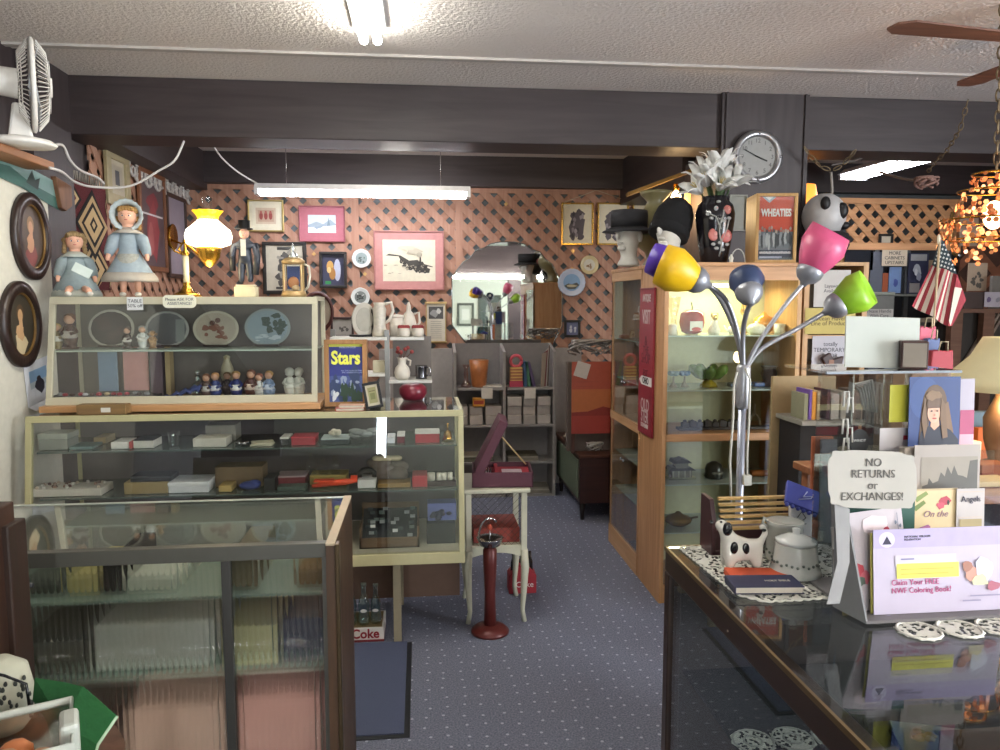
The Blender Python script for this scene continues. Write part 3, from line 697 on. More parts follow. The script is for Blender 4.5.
# locomotive print
loco = []
loco += [('p', '#3b3630', [(.05, .62), (.3, .6), (.34, .5), (.46, .42), (.5, .33), (.7, .22), (.88, .2), (.9, .3), (.82, .34), (.76, .48), (.7, .46), (.66, .52), (.5, .5), (.34, .62), (.12, .66)]),
         ('p', '#2e2a26', [(.695, .44), (.7, .62), (.725, .62), (.73, .44)]), ('p', '#4a443c', [(.78, .42), (.95, .36), (.94, .34), (.78, .38)])]
for u, v in ((.55, .34), (.62, .29), (.7, .25), (.8, .24), (.42, .4), (.35, .48)): loco += [('e', '#231f1c', u, v, .03, .05), ('e', '#776f60', u, v, .014, .024)]
loco += splat('#2c2824', 16, .38, .24, .85, .46, .03) + splat('#8c8474', 8, .4, .3, .82, .5, .02) + [('b', '#b5ac96', .6, .72, .16, .08), ('b', '#c1b8a2', .45, .8, .14, .06), ('b', '#a39a85', .7, .64, .06, .06)] + splat('#a59c86', 8, .05, .1, .5, .4, .03, .015)
fr('locomotive_print', 'framed print of a black steam locomotive in a wide dusty pink mat', 'picture', 374, 231, 444, 290, PINKF, .012, loco, bg='#d6cdb4', mat='#b9827c', mw=.062)
# calligraphy scroll
cal = [('r', '#4b4a48', .1, .6, .9, .93), ('b', '#8d8d8a', .4, .75, .2, .1), ('b', '#c3c1bb', .65, .8, .12, .07)] + [('r', '#8d877a', .2, v, .8, v + .012) for v in [.08 + .055 * i for i in range(9)]]
t = fr('scroll_calendar', 'narrow hanging paper scroll with a dark photo over lines of text, on the lattice', 'scroll', 426, 303, 446, 342, M('#b59a62', .5), .008, cal, bg='#cdc6b4')
mb = MB(); a, b, c, d = RC(425, 301, 447, 303, WY); w_ = (b - a) / 2
for z in (.17, -.17): mb.cyl((-w_, -.008, z), (w_, -.008, z), .009, M('#b59a62', .5), n=8)
mb.build('dowel', t)
# gilt pair on one wire
def humm(sd):
    r_ = random.Random(sd); o = []
    for cx, cy, a, b in ((.42, .7, .15, .13), (.6, .76, .14, .12), (.4, .42, .2, .26), (.6, .42, .18, .26), (.35, .18, .1, .1), (.62, .16, .12, .08)): o.append(('b', '#4a4248', cx, cy, a, b))
    for _ in range(12): o.append(('b', r_.choice(['#7c7278', '#2e282e', '#90868a']), r_.uniform(.28, .7), r_.uniform(.15, .8), .05, .06))
    return o
for (a, b, l, sd) in ((561, 593, 'gilt framed drawing of two children standing close together', 4), (597, 628, 'gilt framed drawing of a child in a hat, behind the grey bucket hat', 5)):
    t = fr('framed_drawing', l, 'picture', a, 203, b, 245, GILT, .013, humm(sd), bg='#cfc6ac')
    mb = MB(); mid = P((a + b) / 2, 203, WY).x; hw = (P(b, 203, WY).x - P(a, 203, WY).x) / 2
    if sd == 4: mb.tube([(-hw + .02, -.005, .18), (hw * .8, -.005, .27), (hw * 1.15, -.005, .29), (hw * 1.5, -.03, .27), (hw * 3.1, -.03, .2)], .003, M('#b8ab92', .6), 5)
    if sd == 4: mb.build('hanging_wire', t)
fr('framed_picture', 'slim gilt framed picture mostly behind the big glass vase', 'picture', 632, 203, 660, 245, GILT, .013, humm(9), bg='#cfc6ac')
# plates
def plate(name, label, px, py, r, c1, c2, Y=None, n=30, wob=0, wn=8, ops=None, group=None):
    p = P(px, py, Y or WY - .005); t = thing(name, label, 'plate', p, group=group)
    mb = MB(); mb.T = Matrix.Rotation(pi / 2, 4, 'X'); mb.lathe([(r * .6, 0), (r * .97, .012), (r, .018), (r * .93, .019), (r * .66, .008), (0, .007)], M(c1, .25), n, wob=wob, wn=wn); mb.build('rim', t)
    mb = MB(); art(mb, r * 1.24, r * 1.24, [('e', c2, .5, .5, .5, .5)] + (ops or []), -.0105); mb.build('picture', t); return t
pw = P(371, 258, WY).x - P(352, 258, WY).x
plate('collector_plate', 'upper of two white scalloped plates left of the locomotive print', 361.5, 258.5, pw / 2, '#d9dcd8', '#8d9a98', wob=.04, ops=splat('#55625f', 9, .25, .2, .75, .6, .09))
plate('collector_plate', 'lower of two white scalloped plates, with a dark town scene', 360.5, 297, pw / 2, '#d9dcd8', '#79807c', wob=.04, ops=splat('#3c423f', 12, .2, .2, .8, .7, .09) + splat('#c9ccc8', 5, .2, .6, .8, .8, .06))
plate('souvenir_plate', 'blue and white plate with a toothed rim, above the small black frame', 571.5, 282.5, .12, '#b9c4d6', '#7da0c4', wob=.05, wn=22, n=66, ops=[('p', '#4b4f4c', [(.05, .3), (.3, .45), (.5, .4), (.8, .5), (.95, .35), (.7, .12), (.3, .1)]), ('b', '#b5a98c', .5, .3, .3, .08)])
plate('collector_plate', 'small gold rimmed plate with a brown scene under the two gilt drawings', 589, 265, .082, '#c9b88c', '#c4beac', ops=splat('#8a6b4a', 8, .3, .2, .75, .6, .09))
fr('framed_picture', 'small black framed print under the toothed souvenir plate', 'picture', 564, 320, 580, 337, DKF, .02, splat('#c9cad0', 5, .2, .2, .8, .8, .12), bg='#6a6f8c')
fr('framed_photograph', 'dark framed photograph of a street, behind the Stars poster', 'picture', 331, 317, 354, 337, M('#3b2826', .5), .018, splat('#57534d', 8, .15, .2, .85, .5, .08), bg='#a09c92')
p = P(318, 312, 6.0); t = thing('round_picture', 'round dark red wooden frame half hidden by the plate case', 'picture frame', p)
mb = MB(); mb.T = Matrix.Rotation(pi / 2, 4, 'X'); mb.lathe([(.115, 0), (.14, 0), (.145, .015), (.118, .02), (.115, .0)], M('#4a221e', .4), 32, sx=.85, sy=1.1); mb.build('frame', t)
mb = MB(); mb.disc((0, -.002, 0), .1, .004, M('#9a8d7c', .4), ry=.127); mb.build('picture', t)
# clay mask and little hangings
p = P(257, 262, WY); t = thing('clay_plaque', 'small pink clay figure plaque between the lamp and the black framed drawing', 'ornament', p)
mb = MB(); mb.ell((0, -.02, 0), (.05, .02, .09), M('#b08672', .7)); mb.ell((.0, -.035, .04), (.035, .02, .04), M('#b98f7c', .7)); mb.ell((.03, -.035, -.03), (.03, .02, .035), M('#a57a66', .7)); mb.build('figure', t)
for px, py in ((290, 253), (314, 254), (365, 274), (506, 204), (573, 251), (572, 269)):
    p = P(px, py, WY); mb = MB(); mb.disc((0, 0, 0), .016, .004, M('#c9a468', .3, .6), n=8, wob=.2, wn=4)
    solo(mb, 'hanging_ornament', {290: 'small gold ornament on the lattice below the three-figure picture', 314: 'small gold ornament on the lattice just above the flower shadow box', 365: 'small gold ornament on the lattice between the two white scalloped plates', 506: 'tiny ornament on the lattice top rail above the mirror', 573: 'tiny ornament on the lattice under the left gilt drawing', 572: 'tiny ornament just above the toothed souvenir plate'}[px], 'ornament', p)
# mirror with a cut-corner arched outline
t = thing('wall_mirror', 'large frameless mirror with an arched scalloped top on the back lattice', 'mirror', P(507, 300, WY))
def mp_(px, py): q = P(px, py, WY); return (q.x - t.location.x, q.z - t.location.z)
ol = [(452, 277), (457, 270), (463, 262), (470, 258), (475, 251), (484, 248), (490, 244), (500, 242), (514, 242), (524, 244), (530, 249), (540, 252), (545, 259), (552, 264), (556, 273), (562, 281), (562, 326), (549, 352), (482, 352), (465, 342), (452, 325)]
MIR = M('#e8ebe8', .02, 1.0, var=0)
mb = MB(); mb.prism([(mp_(x, y)[0], .0, mp_(x, y)[1]) for x, y in ol], (0, -.006, 0), MIR); mb.build('glass', t)
mb = MB(); pts = [(mp_(x, y)[0], -.004, mp_(x, y)[1]) for x, y in ol]; mb.tube(pts + [pts[0]], .005, M('#8c918e', .2, .8), 6); mb.build('bevelled_edge', t)
# small vine garland above the mirror
# ------------------------------------------------------------- left lattice wall
LWX = XL + .04
def lw(name, label, px0, px1, py0, py1, fm, fw, ops, cat='picture', **k):
    """framed picture flat on the left wall: px0..px1 at its mid height, py0..py1 at its near edge"""
    a, b = PX(px0, (py0 + py1) / 2, LWX), PX(px1, (py0 + py1) / 2, LWX)
    m_ = (a.y + b.y) / 2; z1 = PX((px0 + px1) / 2, py0, LWX).z; z0 = PX((px0 + px1) / 2, py1, LWX).z
    return framed(name, label, cat, (LWX, m_, (z0 + z1) / 2), abs(b.y - a.y), z1 - z0, fm, fw, ops, rz=pi / 2, **k)
lw('framed_picture', 'narrow pale gold framed picture hung highest on the left lattice', 104, 127, 150, 206, M('#a59a78', .4, .3), .07, [('r', '#4a4a50', .3, .2, .7, .8)], bg='#a39b88', mat='#b5ac98', mw=.03)
red = [('b', '#7c3038', .5, .7, .22, .12), ('b', '#8c3a40', .5, .4, .26, .3), ('b', '#a05858', .4, .3, .12, .2), ('r', '#d5d0d0', .05, .56, .95, .58)]
lw('framed_picture', 'tall brown wooden frame with a red figure behind glass, beside the bonnet doll', 138, 164, 172, 271, WF, .035, red, bg='#50434a')
lw('framed_picture', 'dark wooden frame with a pale lilac print left of the glowing lamp', 166, 185, 196, 278, M('#3f2c26', .5), .03, [('b', '#9a909c', .5, .4, .3, .3)], bg='#8d8592')
# woven rug
t = thing('woven_rug', 'dark red wall rug with black and cream stepped diamonds behind the dolls', 'rug', (0, 0, 0))
a, b = PX(66, 240, LWX), PX(106, 240, LWX); z1, z0 = PX(86, 184, LWX).z, 1.66
yy0, yy1 = a.y, b.y; W_, H_ = yy1 - yy0, z1 - z0; t.location = (LWX, (yy0 + yy1) / 2, (z0 + z1) / 2); t.rotation_euler = (0, 0, pi / 2)
ops = []
def dia(c, u, v, ru, rv): return ('p', c, [(u - ru, v), (u, v - rv), (u + ru, v), (u, v + rv)])
for v in (.2, .62):
    for (ru, rv, c) in ((.46, .34, '#1b1718'), (.38, .28, '#b59a72'), (.3, .22, '#1b1718'), (.24, .17, '#c2a87e'), (.1, .08, '#1b1718'), (.05, .04, '#c2a87e')): ops.append(dia(c, .62, v, ru, rv))
for v in (.41, .83, 0.02):
    for (ru, rv, c) in ((.2, .13, '#1b1718'), (.14, .09, '#c2a87e'), (.07, .05, '#5b2026')): ops += [dia(c, .14, v, ru, rv), dia(c, .98, v, ru * .1 + .015, rv)]
mb = MB(); mb.box(-W_ / 2, W_ / 2, -.012, 0, -H_ / 2, H_ / 2, M('#5b2026', .95, bump=.5, sc=300)); ops = [(o[0], M(o[1], .95), [(min(1, max(0, u)), min(1, max(0, v))) for u, v in o[2]]) for o in ops]; art(mb, W_, H_, ops, -.0125); mb.build('woven_panel', t)
mb = MB()
for i in range(22):
    u = -W_ / 2 + W_ * (i + .5) / 22; mb.tube([(u, -.006, H_ / 2), (u + rnd.uniform(-.01, .01), -.012, H_ / 2 + .05)], .004, M('#8d857c', .9), 4)
mb.build('fringe', t)
# lace garland along the top of the left lattice
mb = MB(); ya, yb_ = PX(128, 160, LWX).y, PX(196, 200, LWX).y; n = 16
for i in range(n):
    y = ya + (yb_ - ya) * (i + .5) / n; zc = 2.47 - .03 * (i % 2)
    pts = [(LWX + .012, y + .07 * cos(q * pi / 5), zc + .055 * sin(q * pi / 5)) for q in range(11)]; mb.tube(pts, .009, M('#b9b3ae', .8), 5)
    mb.tube([(LWX + .012, y + .03 * cos(q * pi / 4), zc - .02 + .03 * sin(q * pi / 4)) for q in range(9)], .007, M('#b9b3ae', .8), 5)
solo(mb, 'lace_garland', 'white looped lace garland draped along the top of the left lattice', 'garland')
# brass wall sconce with reflector
p = PX(168, 237, LWX); t = thing('wall_sconce', 'round brass reflector sconce on the lattice between two big frames', 'sconce', p)
mb = MB(); mb.T = Matrix.Rotation(pi / 2, 4, 'Y'); mb.lathe([(.0, .0), (.07, .0), (.1, .04), (.095, .045), (.0, .02)], BRASS, 24); mb.build('reflector', t)
mb = MB(); mb.tube([(.02, 0, -.02), (.1, 0, -.05), (.16, -.05, -.03)], .008, BRASS, 6); mb.ell((.17, -.05, 0), (.03, .03, .035), BRASS); mb.build('arm', t)
# ------------------------------------------------------------- pale partition wall: ovals, card, painted plank, fan
PWX = -1.81 + .002
def oval(label, px0, px1, py0, py1, skin, dress, bgc, hair):
    cy = (py0 + py1) / 2; a, b = PX(px0, cy, PWX), PX(px1, cy, PWX); cx = (px0 + px1) / 2
    y = (a.y + b.y) / 2; ry = (b.y - a.y) / 2; z1, z0 = PX(cx, py0, PWX).z, PX(cx, py1, PWX).z; rz_ = (z1 - z0) / 2
    t = thing('oval_portrait', label, 'picture', (PWX, y, (z0 + z1) / 2), pi / 2); n = 40
    def ring(r0, r1, y0, y1, m):
        mb = MB(); vs = []; fs = []
        for i in range(n):
            c, s_ = cos(2 * pi * i / n), sin(2 * pi * i / n)
            vs += [(ry * r0 * c, y0, rz_ * r0 * s_), (ry * r0 * c, y1, rz_ * r0 * s_), (ry * r1 * c, y1 * .8, rz_ * r1 * s_), (ry * r1 * c, y0, rz_ * r1 * s_)]
        for i in range(n):
            j = (i + 1) % n
            for k in range(4): fs.append((i * 4 + k, i * 4 + (k + 1) % 4, j * 4 + (k + 1) % 4, j * 4 + k))
        mb.add(vs, fs, m, True); return mb
    ring(.74, 1, 0, -.03, M('#2b1c18', .35)).build('frame', t)
    ring(.7, .76, -.004, -.022, M('#8a6a3c', .35, .6)).build('gilt_liner', t)
    mb = MB(); art(mb, ry * 1.46, rz_ * 1.46, [('e', bgc, .5, .5, .5, .5), ('b', dress, .5, .2, .24, .17), ('b', skin, .48, .38, .14, .14), ('e', hair, .5, .68, .13, .14), ('e', skin, .5, .64, .085, .1), ('p', skin, [(.45, .58), (.56, .58), (.57, .45), (.44, .45)])], -.009, None); mb.build('picture', t)
    return t
oval('upper oval portrait of a fair figure in red, in a dark wooden frame', 10, 46, 193, 280, '#b98a68', '#7c3a36', '#4c3c30', '#8a6a48')
oval('lower oval portrait of a woman with bare shoulders, in a dark wooden frame', -2, 37, 281, 368, '#b9946c', '#c7b590', '#3c362c', '#55402c')
a, b = PX(22, 380, PWX), PX(52, 380, PWX); zc = PX(37, 381, PWX).z
t = thing('photo_card', 'curled white card with a small blue photograph taped under the lower oval portrait', 'card', (PWX, (a.y + b.y) / 2, zc), pi / 2, rx=0, ry=-.12)
w_ = (b.y - a.y) * .42; h_ = .1
mb = MB(); mb.box(-w_, w_, -.004, -.002, -h_, h_, M('#dcdce0', .6)); mb.add([(-w_, -.005, -h_), (w_, -.005, -h_), (w_ * 1.05, -.04, -h_ - .02), (-w_ * .9, -.03, -h_ - .02)], [(0, 1, 2, 3)], M('#dcdce0', .6)); mb.build('paper', t)
mb = MB(); art(mb, w_ * 1.4, h_ * 1.2, [('r', '#8fb0cf', 0, .5, 1, 1), ('r', '#b9c2c6', 0, .3, 1, .55), ('b', '#2c2c38', .5, .35, .25, .3), ('e', '#3a3034', .5, .62, .12, .1)], -.006); mb.build('photograph', t)
# painted hand saw
def pw_(px, py): q = PX(px, py, PWX); return (q.y, q.z)
o_ = pw_(50, 195)
t = thing('painted_saw', 'old hand saw painted with a green lake scene, wooden handle at its wide end', 'painting', (PWX, o_[0], o_[1]), pi / 2)
def sawpts(L): return [(pw_(x, y)[0] - o_[0], pw_(x, y)[1] - o_[1]) for x, y in L]
BL = [(0, 173), (0, 153), (56, 182), (57, 210), (50, 207)]
ya_, za_ = sawpts([(0, 173)])[0]; yb__, zb__ = sawpts([(0, 153)])[0]
bl = [(ya_ - .5, za_ + .02)] + sawpts([(20, 187), (57, 210), (56, 183)]) + [(yb__, zb__), (yb__ - .5, zb__ + .0)]
mb = MB(); mb.prism([(x, -.004, z) for x, z in bl], (0, -.004, 0), M('#6f8f8a', .5)); mb.build('blade', t)
mb = MB()
mb.add([(x, -.0087, z) for x, z in [(ya_ - .5, za_ + .02)] + sawpts([(20, 187), (57, 210), (56, 198), (30, 184), (8, 166)])], [(0, 1, 2, 3, 4, 5)], M('#2f5a52', .6))
mb.add([(x, -.0092, z) for x, z in sawpts([(24, 182), (30, 170), (33, 180), (38, 178), (36, 190)])], [(0, 1, 2, 3, 4)], M('#1c2f2a', .6))
mb.build('lake_scene', t)
mb = MB(); mb.prism([(x, 0, z) for x, z in sawpts([(50, 176), (66, 186), (67, 206), (61, 211), (56, 208)])], (0, -.028, 0), wood('#5b3a24', '#7c5436', .6, 'z', 5)); mb.build('handle', t, bevel=.004)
# electric fan
fp = P(25, 100, 3.45); zb0 = 2.236
t = thing('electric_fan', 'white desk fan with a round wire grille on the wooden ledge', 'fan', (fp.x - .01, 3.42, zb0), R(26)); t.scale = (.86, .86, .86)
FW = M('#d9d5ce', .45)
mb = MB(); mb.lathe([(.0, 0), (.13, 0), (.14, .012), (.12, .03), (.05, .045), (.0, .047)], FW, 24, sx=1.1, sy=.9); mb.build('base', t)
mb = MB(); mb.prism([(-.055, -.035, .03), (.055, -.035, .03), (.02, -.022, .2), (-.03, -.022, .2)], (0, .06, 0), FW); mb.build('neck', t, bevel=.012)
mb = MB(); mb.cyl((-.17, 0, .3), (.0, 0, .29), .062, FW, .07, 20); mb.ell((-.17, 0, .3), (.03, .062, .062), FW); mb.build('motor_housing', t)
hx = .06; hz = .29; rg = .21
mb = MB(); 
for i in range(56):
    q = 2 * pi * i / 56; c, s_ = cos(q), sin(q)
    mb.tube([(hx - .055, c * .05, hz + s_ * .05), (hx - .06, c * rg * .7, hz + s_ * rg * .7), (hx - .02, c * rg, hz + s_ * rg)], .0022, FW, 4, False)
    mb.tube([(hx + .02, c * rg, hz + s_ * rg), (hx + .06, c * rg * .75, hz + s_ * rg * .75), (hx + .075, c * .04, hz + s_ * .04)], .0022, FW, 4, False)
ring = [(hx, cos(2 * pi * i / 32) * rg, hz + sin(2 * pi * i / 32) * rg) for i in range(33)]; mb.tube(ring, .012, FW, 6)
for xx, rr in ((-.045, .12), (.07, .12)): mb.tube([(hx + xx, cos(2 * pi * i / 32) * rr, hz + sin(2 * pi * i / 32) * rr) for i in range(33)], .002, FW, 4)
mb.cyl((hx + .07, 0, hz), (hx + .082, 0, hz), .045, FW); mb.build('grille', t)
for k in range(3):
    mb = MB(); q = 2 * pi * k / 3
    pts = [(hx - .02, .03, .0), (hx + .03, .17, -.05), (hx + .02, .18, .05), (hx - .01, .05, .05)]
    mb.T = Matrix.Translation((0, 0, hz)) @ Matrix.Rotation(q, 4, 'X'); mb.prism(pts, (.003, 0, 0), M('#b9bfc6', .4)); mb.build('blade', t)
# fan and lamp flex
def cable(name, label, pts, r, m, cat='cable'):
    mb = MB(); q = []
    P_ = [Vector(p) for p in pts]
    for i in range(len(P_) - 1):
        p0, p1, p2, p3 = P_[max(i - 1, 0)], P_[i], P_[i + 1], P_[min(i + 2, len(P_) - 1)]
        for k in range(6):
            s_ = k / 6; q.append(.5 * ((2 * p1) + (-p0 + p2) * s_ + (2 * p0 - 5 * p1 + 4 * p2 - p3) * s_ * s_ + (-p0 + 3 * p1 - 3 * p2 + p3) * s_ ** 3))
    q.append(P_[-1]); mb.tube(q, r, m, 6); return solo(mb, name, label, cat)
CB = M('#cfcbc8', .6)
cable('electric_cable', 'white cable sagging from the fan past the rug up to the beam', [P(*q) for q in ((50, 168, 3.6), (62, 172, 3.8), (75, 182, 4.1), (95, 187, 4.3), (130, 186, 4.38), (160, 170, 4.38), (175, 160, 4.38), (184, 141, 4.40))], .0065, CB)
cable('electric_cable', 'white cable looping over the dark post beside the fan', [P(*q) for q in ((46, 148, 3.6), (62, 145, 3.85), (70, 160, 3.95), (80, 170, 4.1), (98, 178, 4.3), (104, 184, 4.38))], .0065, CB)
cable('electric_cable', 'white cable running from the beam down to the strip light', [P(210, 141, 4.75), P(222, 158, 5.2), P(238, 172, 5.6), P(258, 184, 6.0)], .006, CB)
# ------------------------------------------------------------- figures
SKIN = M('#d9a58c', .5, var=.04)
def skinmesh(name, joints, edges, m, parent, sub=1):
    me = bpy.data.meshes.new(name); me.from_pydata([j[0] for j in joints], edges, []); me.materials.append(m)
    o = bpy.data.objects.new(name, me); COL.objects.link(o); o.parent = parent
    sk = o.modifiers.new('skin', 'SKIN'); sk.use_smooth_shade = True
    me.skin_vertices or bpy.context.view_layer.update()
    for i, j in enumerate(joints):
        r = j[1]; me.skin_vertices[0].data[i].radius = (r, r) if not isinstance(r, tuple) else r
    me.skin_vertices[0].data[0].use_root = True
    sb_ = o.modifiers.new('sub', 'SUBSURF'); sb_.levels = sub; sb_.render_levels = sub
    for p in me.polygons: p.use_smooth = True
    return o
def face(mb, c, r, eye='#3a4a66', lip='#b85a55', k=1.0):
    """eyes, nose, mouth on a head of radius r at c, facing -y"""
    x, y, z = c
    for s in (-1, 1):
        mb.ell((x + s * .34 * r, y - .86 * r, z + .02 * r), (.15 * r * k, .1 * r, .1 * r * k), M('#e8e4dc', .3, var=0), 8, 6)
        mb.ell((x + s * .34 * r, y - .94 * r, z + .02 * r), (.08 * r * k, .05 * r, .085 * r * k), M(eye, .2, var=0), 8, 6)
        mb.tube([(x + s * .2 * r, y - .92 * r, z + .2 * r), (x + s * .34 * r, y - .92 * r, z + .25 * r), (x + s * .48 * r, y - .86 * r, z + .2 * r)], .02 * r, M('#7a5a3a', .6), 4)
    mb.ell((x, y - 1.0 * r, z - .14 * r), (.09 * r, .1 * r, .11 * r), SKIN, 8, 6)
    mb.ell((x, y - .9 * r, z - .42 * r), (.2 * r, .07 * r, .06 * r), M(lip, .4, var=0), 8, 5)
def doll(name, label, loc, rz, h, dress, trim_, hair, bonnet, seated):
    t = thing(name, label, 'doll', loc, rz)
    g = h; zs = 0 if not seated else -.0
    hipz = .34 if not seated else .12
    sz = hipz + .36; hz = sz + .2
    def q(x, y, z): return (x * g, y * g, z * g)
    if seated: legs = [(q(-.07, -.12, .1), .05 * g), (q(-.1, -.3, .09), .04 * g), (q(-.11, -.42, .05), .04 * g), (q(.07, -.12, .1), .05 * g), (q(.1, -.3, .09), .04 * g), (q(.12, -.42, .05), .04 * g)]
    else: legs = [(q(-.07, 0, .3), .055 * g), (q(-.075, 0, .16), .04 * g), (q(-.08, -.0, .04), .032 * g), (q(.07, 0, .3), .055 * g), (q(.075, 0, .16), .04 * g), (q(.08, 0, .04), .032 * g)]
    J = [(q(0, 0, hipz), .09 * g), (q(0, 0, hipz + .16), .08 * g), (q(0, 0, sz), .075 * g), (q(0, 0, sz + .07), .04 * g), (q(0, -.005, hz), .1 * g), (q(0, -.005, hz + .06), .07 * g)]
    J += legs + [(q(-.1, 0, sz - .0), .045 * g), (q(-.17, -.03, sz - .14), .035 * g), (q(-.2, -.09, sz - .25), .028 * g), (q(-.205, -.12, sz - .3), .02 * g), (q(.1, 0, sz - .0), .045 * g), (q(.17, -.03, sz - .14), .035 * g), (q(.2, -.09, sz - .25), .028 * g), (q(.205, -.12, sz - .3), .02 * g)]
    E = [(0, 1), (1, 2), (2, 3), (3, 4), (4, 5), (0, 6), (6, 7), (7, 8), (0, 9), (9, 10), (10, 11), (2, 12), (12, 13), (13, 14), (14, 15), (2, 16), (16, 17), (17, 18), (18, 19)]
    skinmesh('body', J, E, SKIN, t)
    f = MB(); f.ell(q(0, -.01, hz), (.098 * g, .1 * g, .108 * g), SKIN, 16, 10); face(f, q(0, -.01, hz), .1 * g); f.build('face', t)
    D = M(dress, .85, var=.18, sc=60); TR = M(trim_, .8)
    mb = MB()
    if seated: mb.shell([(.26 * g, .02 * g), (.255 * g, .08 * g), (.2 * g, .2 * g), (.13 * g, .3 * g), (.12 * g, .42 * g), (.1 * g, (sz + .03) * g)][::1], D, 32, sy=.85, wob=-.0)
    else: mb.shell([(.27 * g, .2 * g), (.24 * g, .27 * g), (.19 * g, .36 * g), (.13 * g, .46 * g), (.1 * g, .52 * g), (.11 * g, .62 * g), (.09 * g, (sz + .04) * g)], D, 32, sy=.85)
    dr = mb.build('dress', t, solid=.003)
    mb = MB(); z0 = .02 if seated else .19; rr = .27 if seated else .28; n = 40
    vs = []; fs = []
    for i in range(n):
        a = 2 * pi * i / n; w = 1 + .04 * (i % 2)
        for rad, z in ((rr * .9, z0 + .08), (rr * w, z0 + .02), (rr * w * 1.02, z0 - .02)): vs.append((rad * g * cos(a), rad * g * .86 * sin(a), z * g))
    for i in range(n):
        j = (i + 1) % n
        for k in range(2): fs.append((i * 3 + k, j * 3 + k, j * 3 + k + 1, i * 3 + k + 1))
    mb.add(vs, fs, TR, True); mb.build('lace_hem', dr, solid=.002)
    mb = MB(); n = 28; vs = []; fs = []
    for i in range(n):
        a = 2 * pi * i / n; w = 1 + .1 * (i % 2)
        for rad, z in ((.06, sz + .08), (.15 * w, sz + .01)): vs.append((rad * g * cos(a), rad * g * .8 * sin(a), z * g))
    for i in range(n): j = (i + 1) % n; fs.append((i * 2, j * 2, j * 2 + 1, i * 2 + 1))
    mb.add(vs, fs, TR, True); mb.build('collar', dr, solid=.002)
    for s in (-1, 1):
        mb = MB(); mb.tube([q(s * .08, 0, sz + .01), q(s * .14, -.01, sz - .06), q(s * .18, -.04, sz - .16), q(s * .2, -.08, sz - .23)], [.05 * g, .075 * g, .06 * g, .045 * g], D, 12); mb.build('sleeve', dr)
    if not seated:
        mb = MB(); mb.shell([(.2 * g, .26 * g), (.16 * g, .36 * g), (.115 * g, .48 * g)], M('#9a9a92', .9, var=.35, sc=90), 24, sy=.9, o=(0, -.02 * g, 0)); mb.build('apron', dr)
    Hm = M(hair, .8, var=.3, sc=120, bump=.6)
    mb = MB(); rg_ = random.Random(5)
    mb.ell(q(0, .03, hz + .03), (.11 * g, .095 * g, .105 * g), Hm, 14, 9)
    for i in range(30):
        a = rg_.uniform(0, 2 * pi); b = rg_.uniform(-.1, 1)
        if sin(a) < -.3 and b < .55: continue
        mb.ell((.11 * g * cos(a) * sqrt(max(0, 1 - b * b * .8)), (.02 + .095 * sin(a)) * g, (hz + .1 * b) * g), .032 * g * rg_.uniform(.8, 1.3), Hm, 8, 6)
    for s in (-1, 1):
        for k in range(4): mb.ell(q(s * (.1 + .005 * k), .01, hz - .02 - .035 * k), .03 * g, Hm, 8, 6)
    for k in range(5): mb.ell(q(-.06 + .03 * k, -.075, hz + .075), .026 * g, Hm, 8, 6)
    mb.build('hair', t)
    for s in (-1, 1):
        c = legs[2 if s < 0 else 5][0]; mb = MB(); mb.ell((c[0], c[1] - .03 * g, max(c[2] - .015 * g, .028 * g)), (.038 * g, .065 * g, .028 * g), M('#d8d4cc', .5), 10, 7); mb.build('shoe', t)
    if bonnet:
        mb = MB(); n = 36; vs = []; fs = []
        for i in range(n):
            a = 2 * pi * i / n; w = 1 + .05 * (i % 2)
            for rad, y in ((.11, .02), (.135, -.04), (.17 * w, -.07)): vs.append((rad * g * cos(a), y * g, (hz + .01) * g + rad * g * 1.02 * sin(a)))
        for i in range(n):
            j = (i + 1) % n
            for k in range(2): fs.append((i * 3 + k, i * 3 + k + 1, j * 3 + k + 1, j * 3 + k))
        mb.add(vs, fs, M('#a9b3b5', .85, var=.2, sc=80), True)
        mb.ell(q(0, .05, hz + .01), (.125 * g, .1 * g, .125 * g), M('#a9b3b5', .85, var=.2, sc=80), 14, 9); mb.build('bonnet', t, solid=.002)
    return t
T0 = UZ1
a = P(77, 292, 3.86); d1 = doll('porcelain_doll', 'seated blond porcelain doll in a pale blue smock, bare headed, on the plate case', (a.x, 3.86, T0), R(25), .385, '#8a989b', '#aab0a8', '#8f7650', False, True)
tg = MB(); tg.box(-.04, .04, -.003, 0, -.025, .025, M('#b8c4c0', .7)); tgo = tg.build('paper_tag', d1); tgo.location = (.02, -.16, .12); tgo.rotation_euler = (-.5, .5, 0)
a = P(131, 294, 3.86); doll('porcelain_doll', 'standing porcelain doll in a frilled bonnet and long blue dress, on the plate case', (a.x, 3.86, T0), R(10), .425, '#8b99a3', '#a9a298', '#a07a46', True, False)
# ---- brass student lamp
a = P(187, 295, 3.86); t = thing('oil_lamp', 'lit brass student lamp with a white globe shade and yellow crimped rim', 'lamp', (a.x, 3.86, T0))
mb = MB(); mb.lathe([(.065, 0), (.07, .008), (.05, .02), (.03, .03), (.02, .05), (.015, .06), (.018, .07), (0, .07)], BRASS, 24); mb.build('base', t)
mb = MB(); mb.cyl((0, 0, .07), (0, 0, .2), .014, M('#d6cfae', .4)); mb.lathe([(.018, .2), (.02, .21), (.008, .225), (.006, .26), (.012, .27), (0, .28)], BRASS, 12); mb.build('column', t)
sx_ = P(209, 250, 3.86).x - a.x; z_s = P(209, 247, 3.86).z - T0; r_s = .108
mb = MB(); mb.tube([(0, 0, .19), (-.03, 0, .23), (-.01, 0, .26), (.03, 0, .235), (sx_ - .03, 0, z_s - .06), (sx_, 0, z_s - .05)], .006, BRASS, 8)
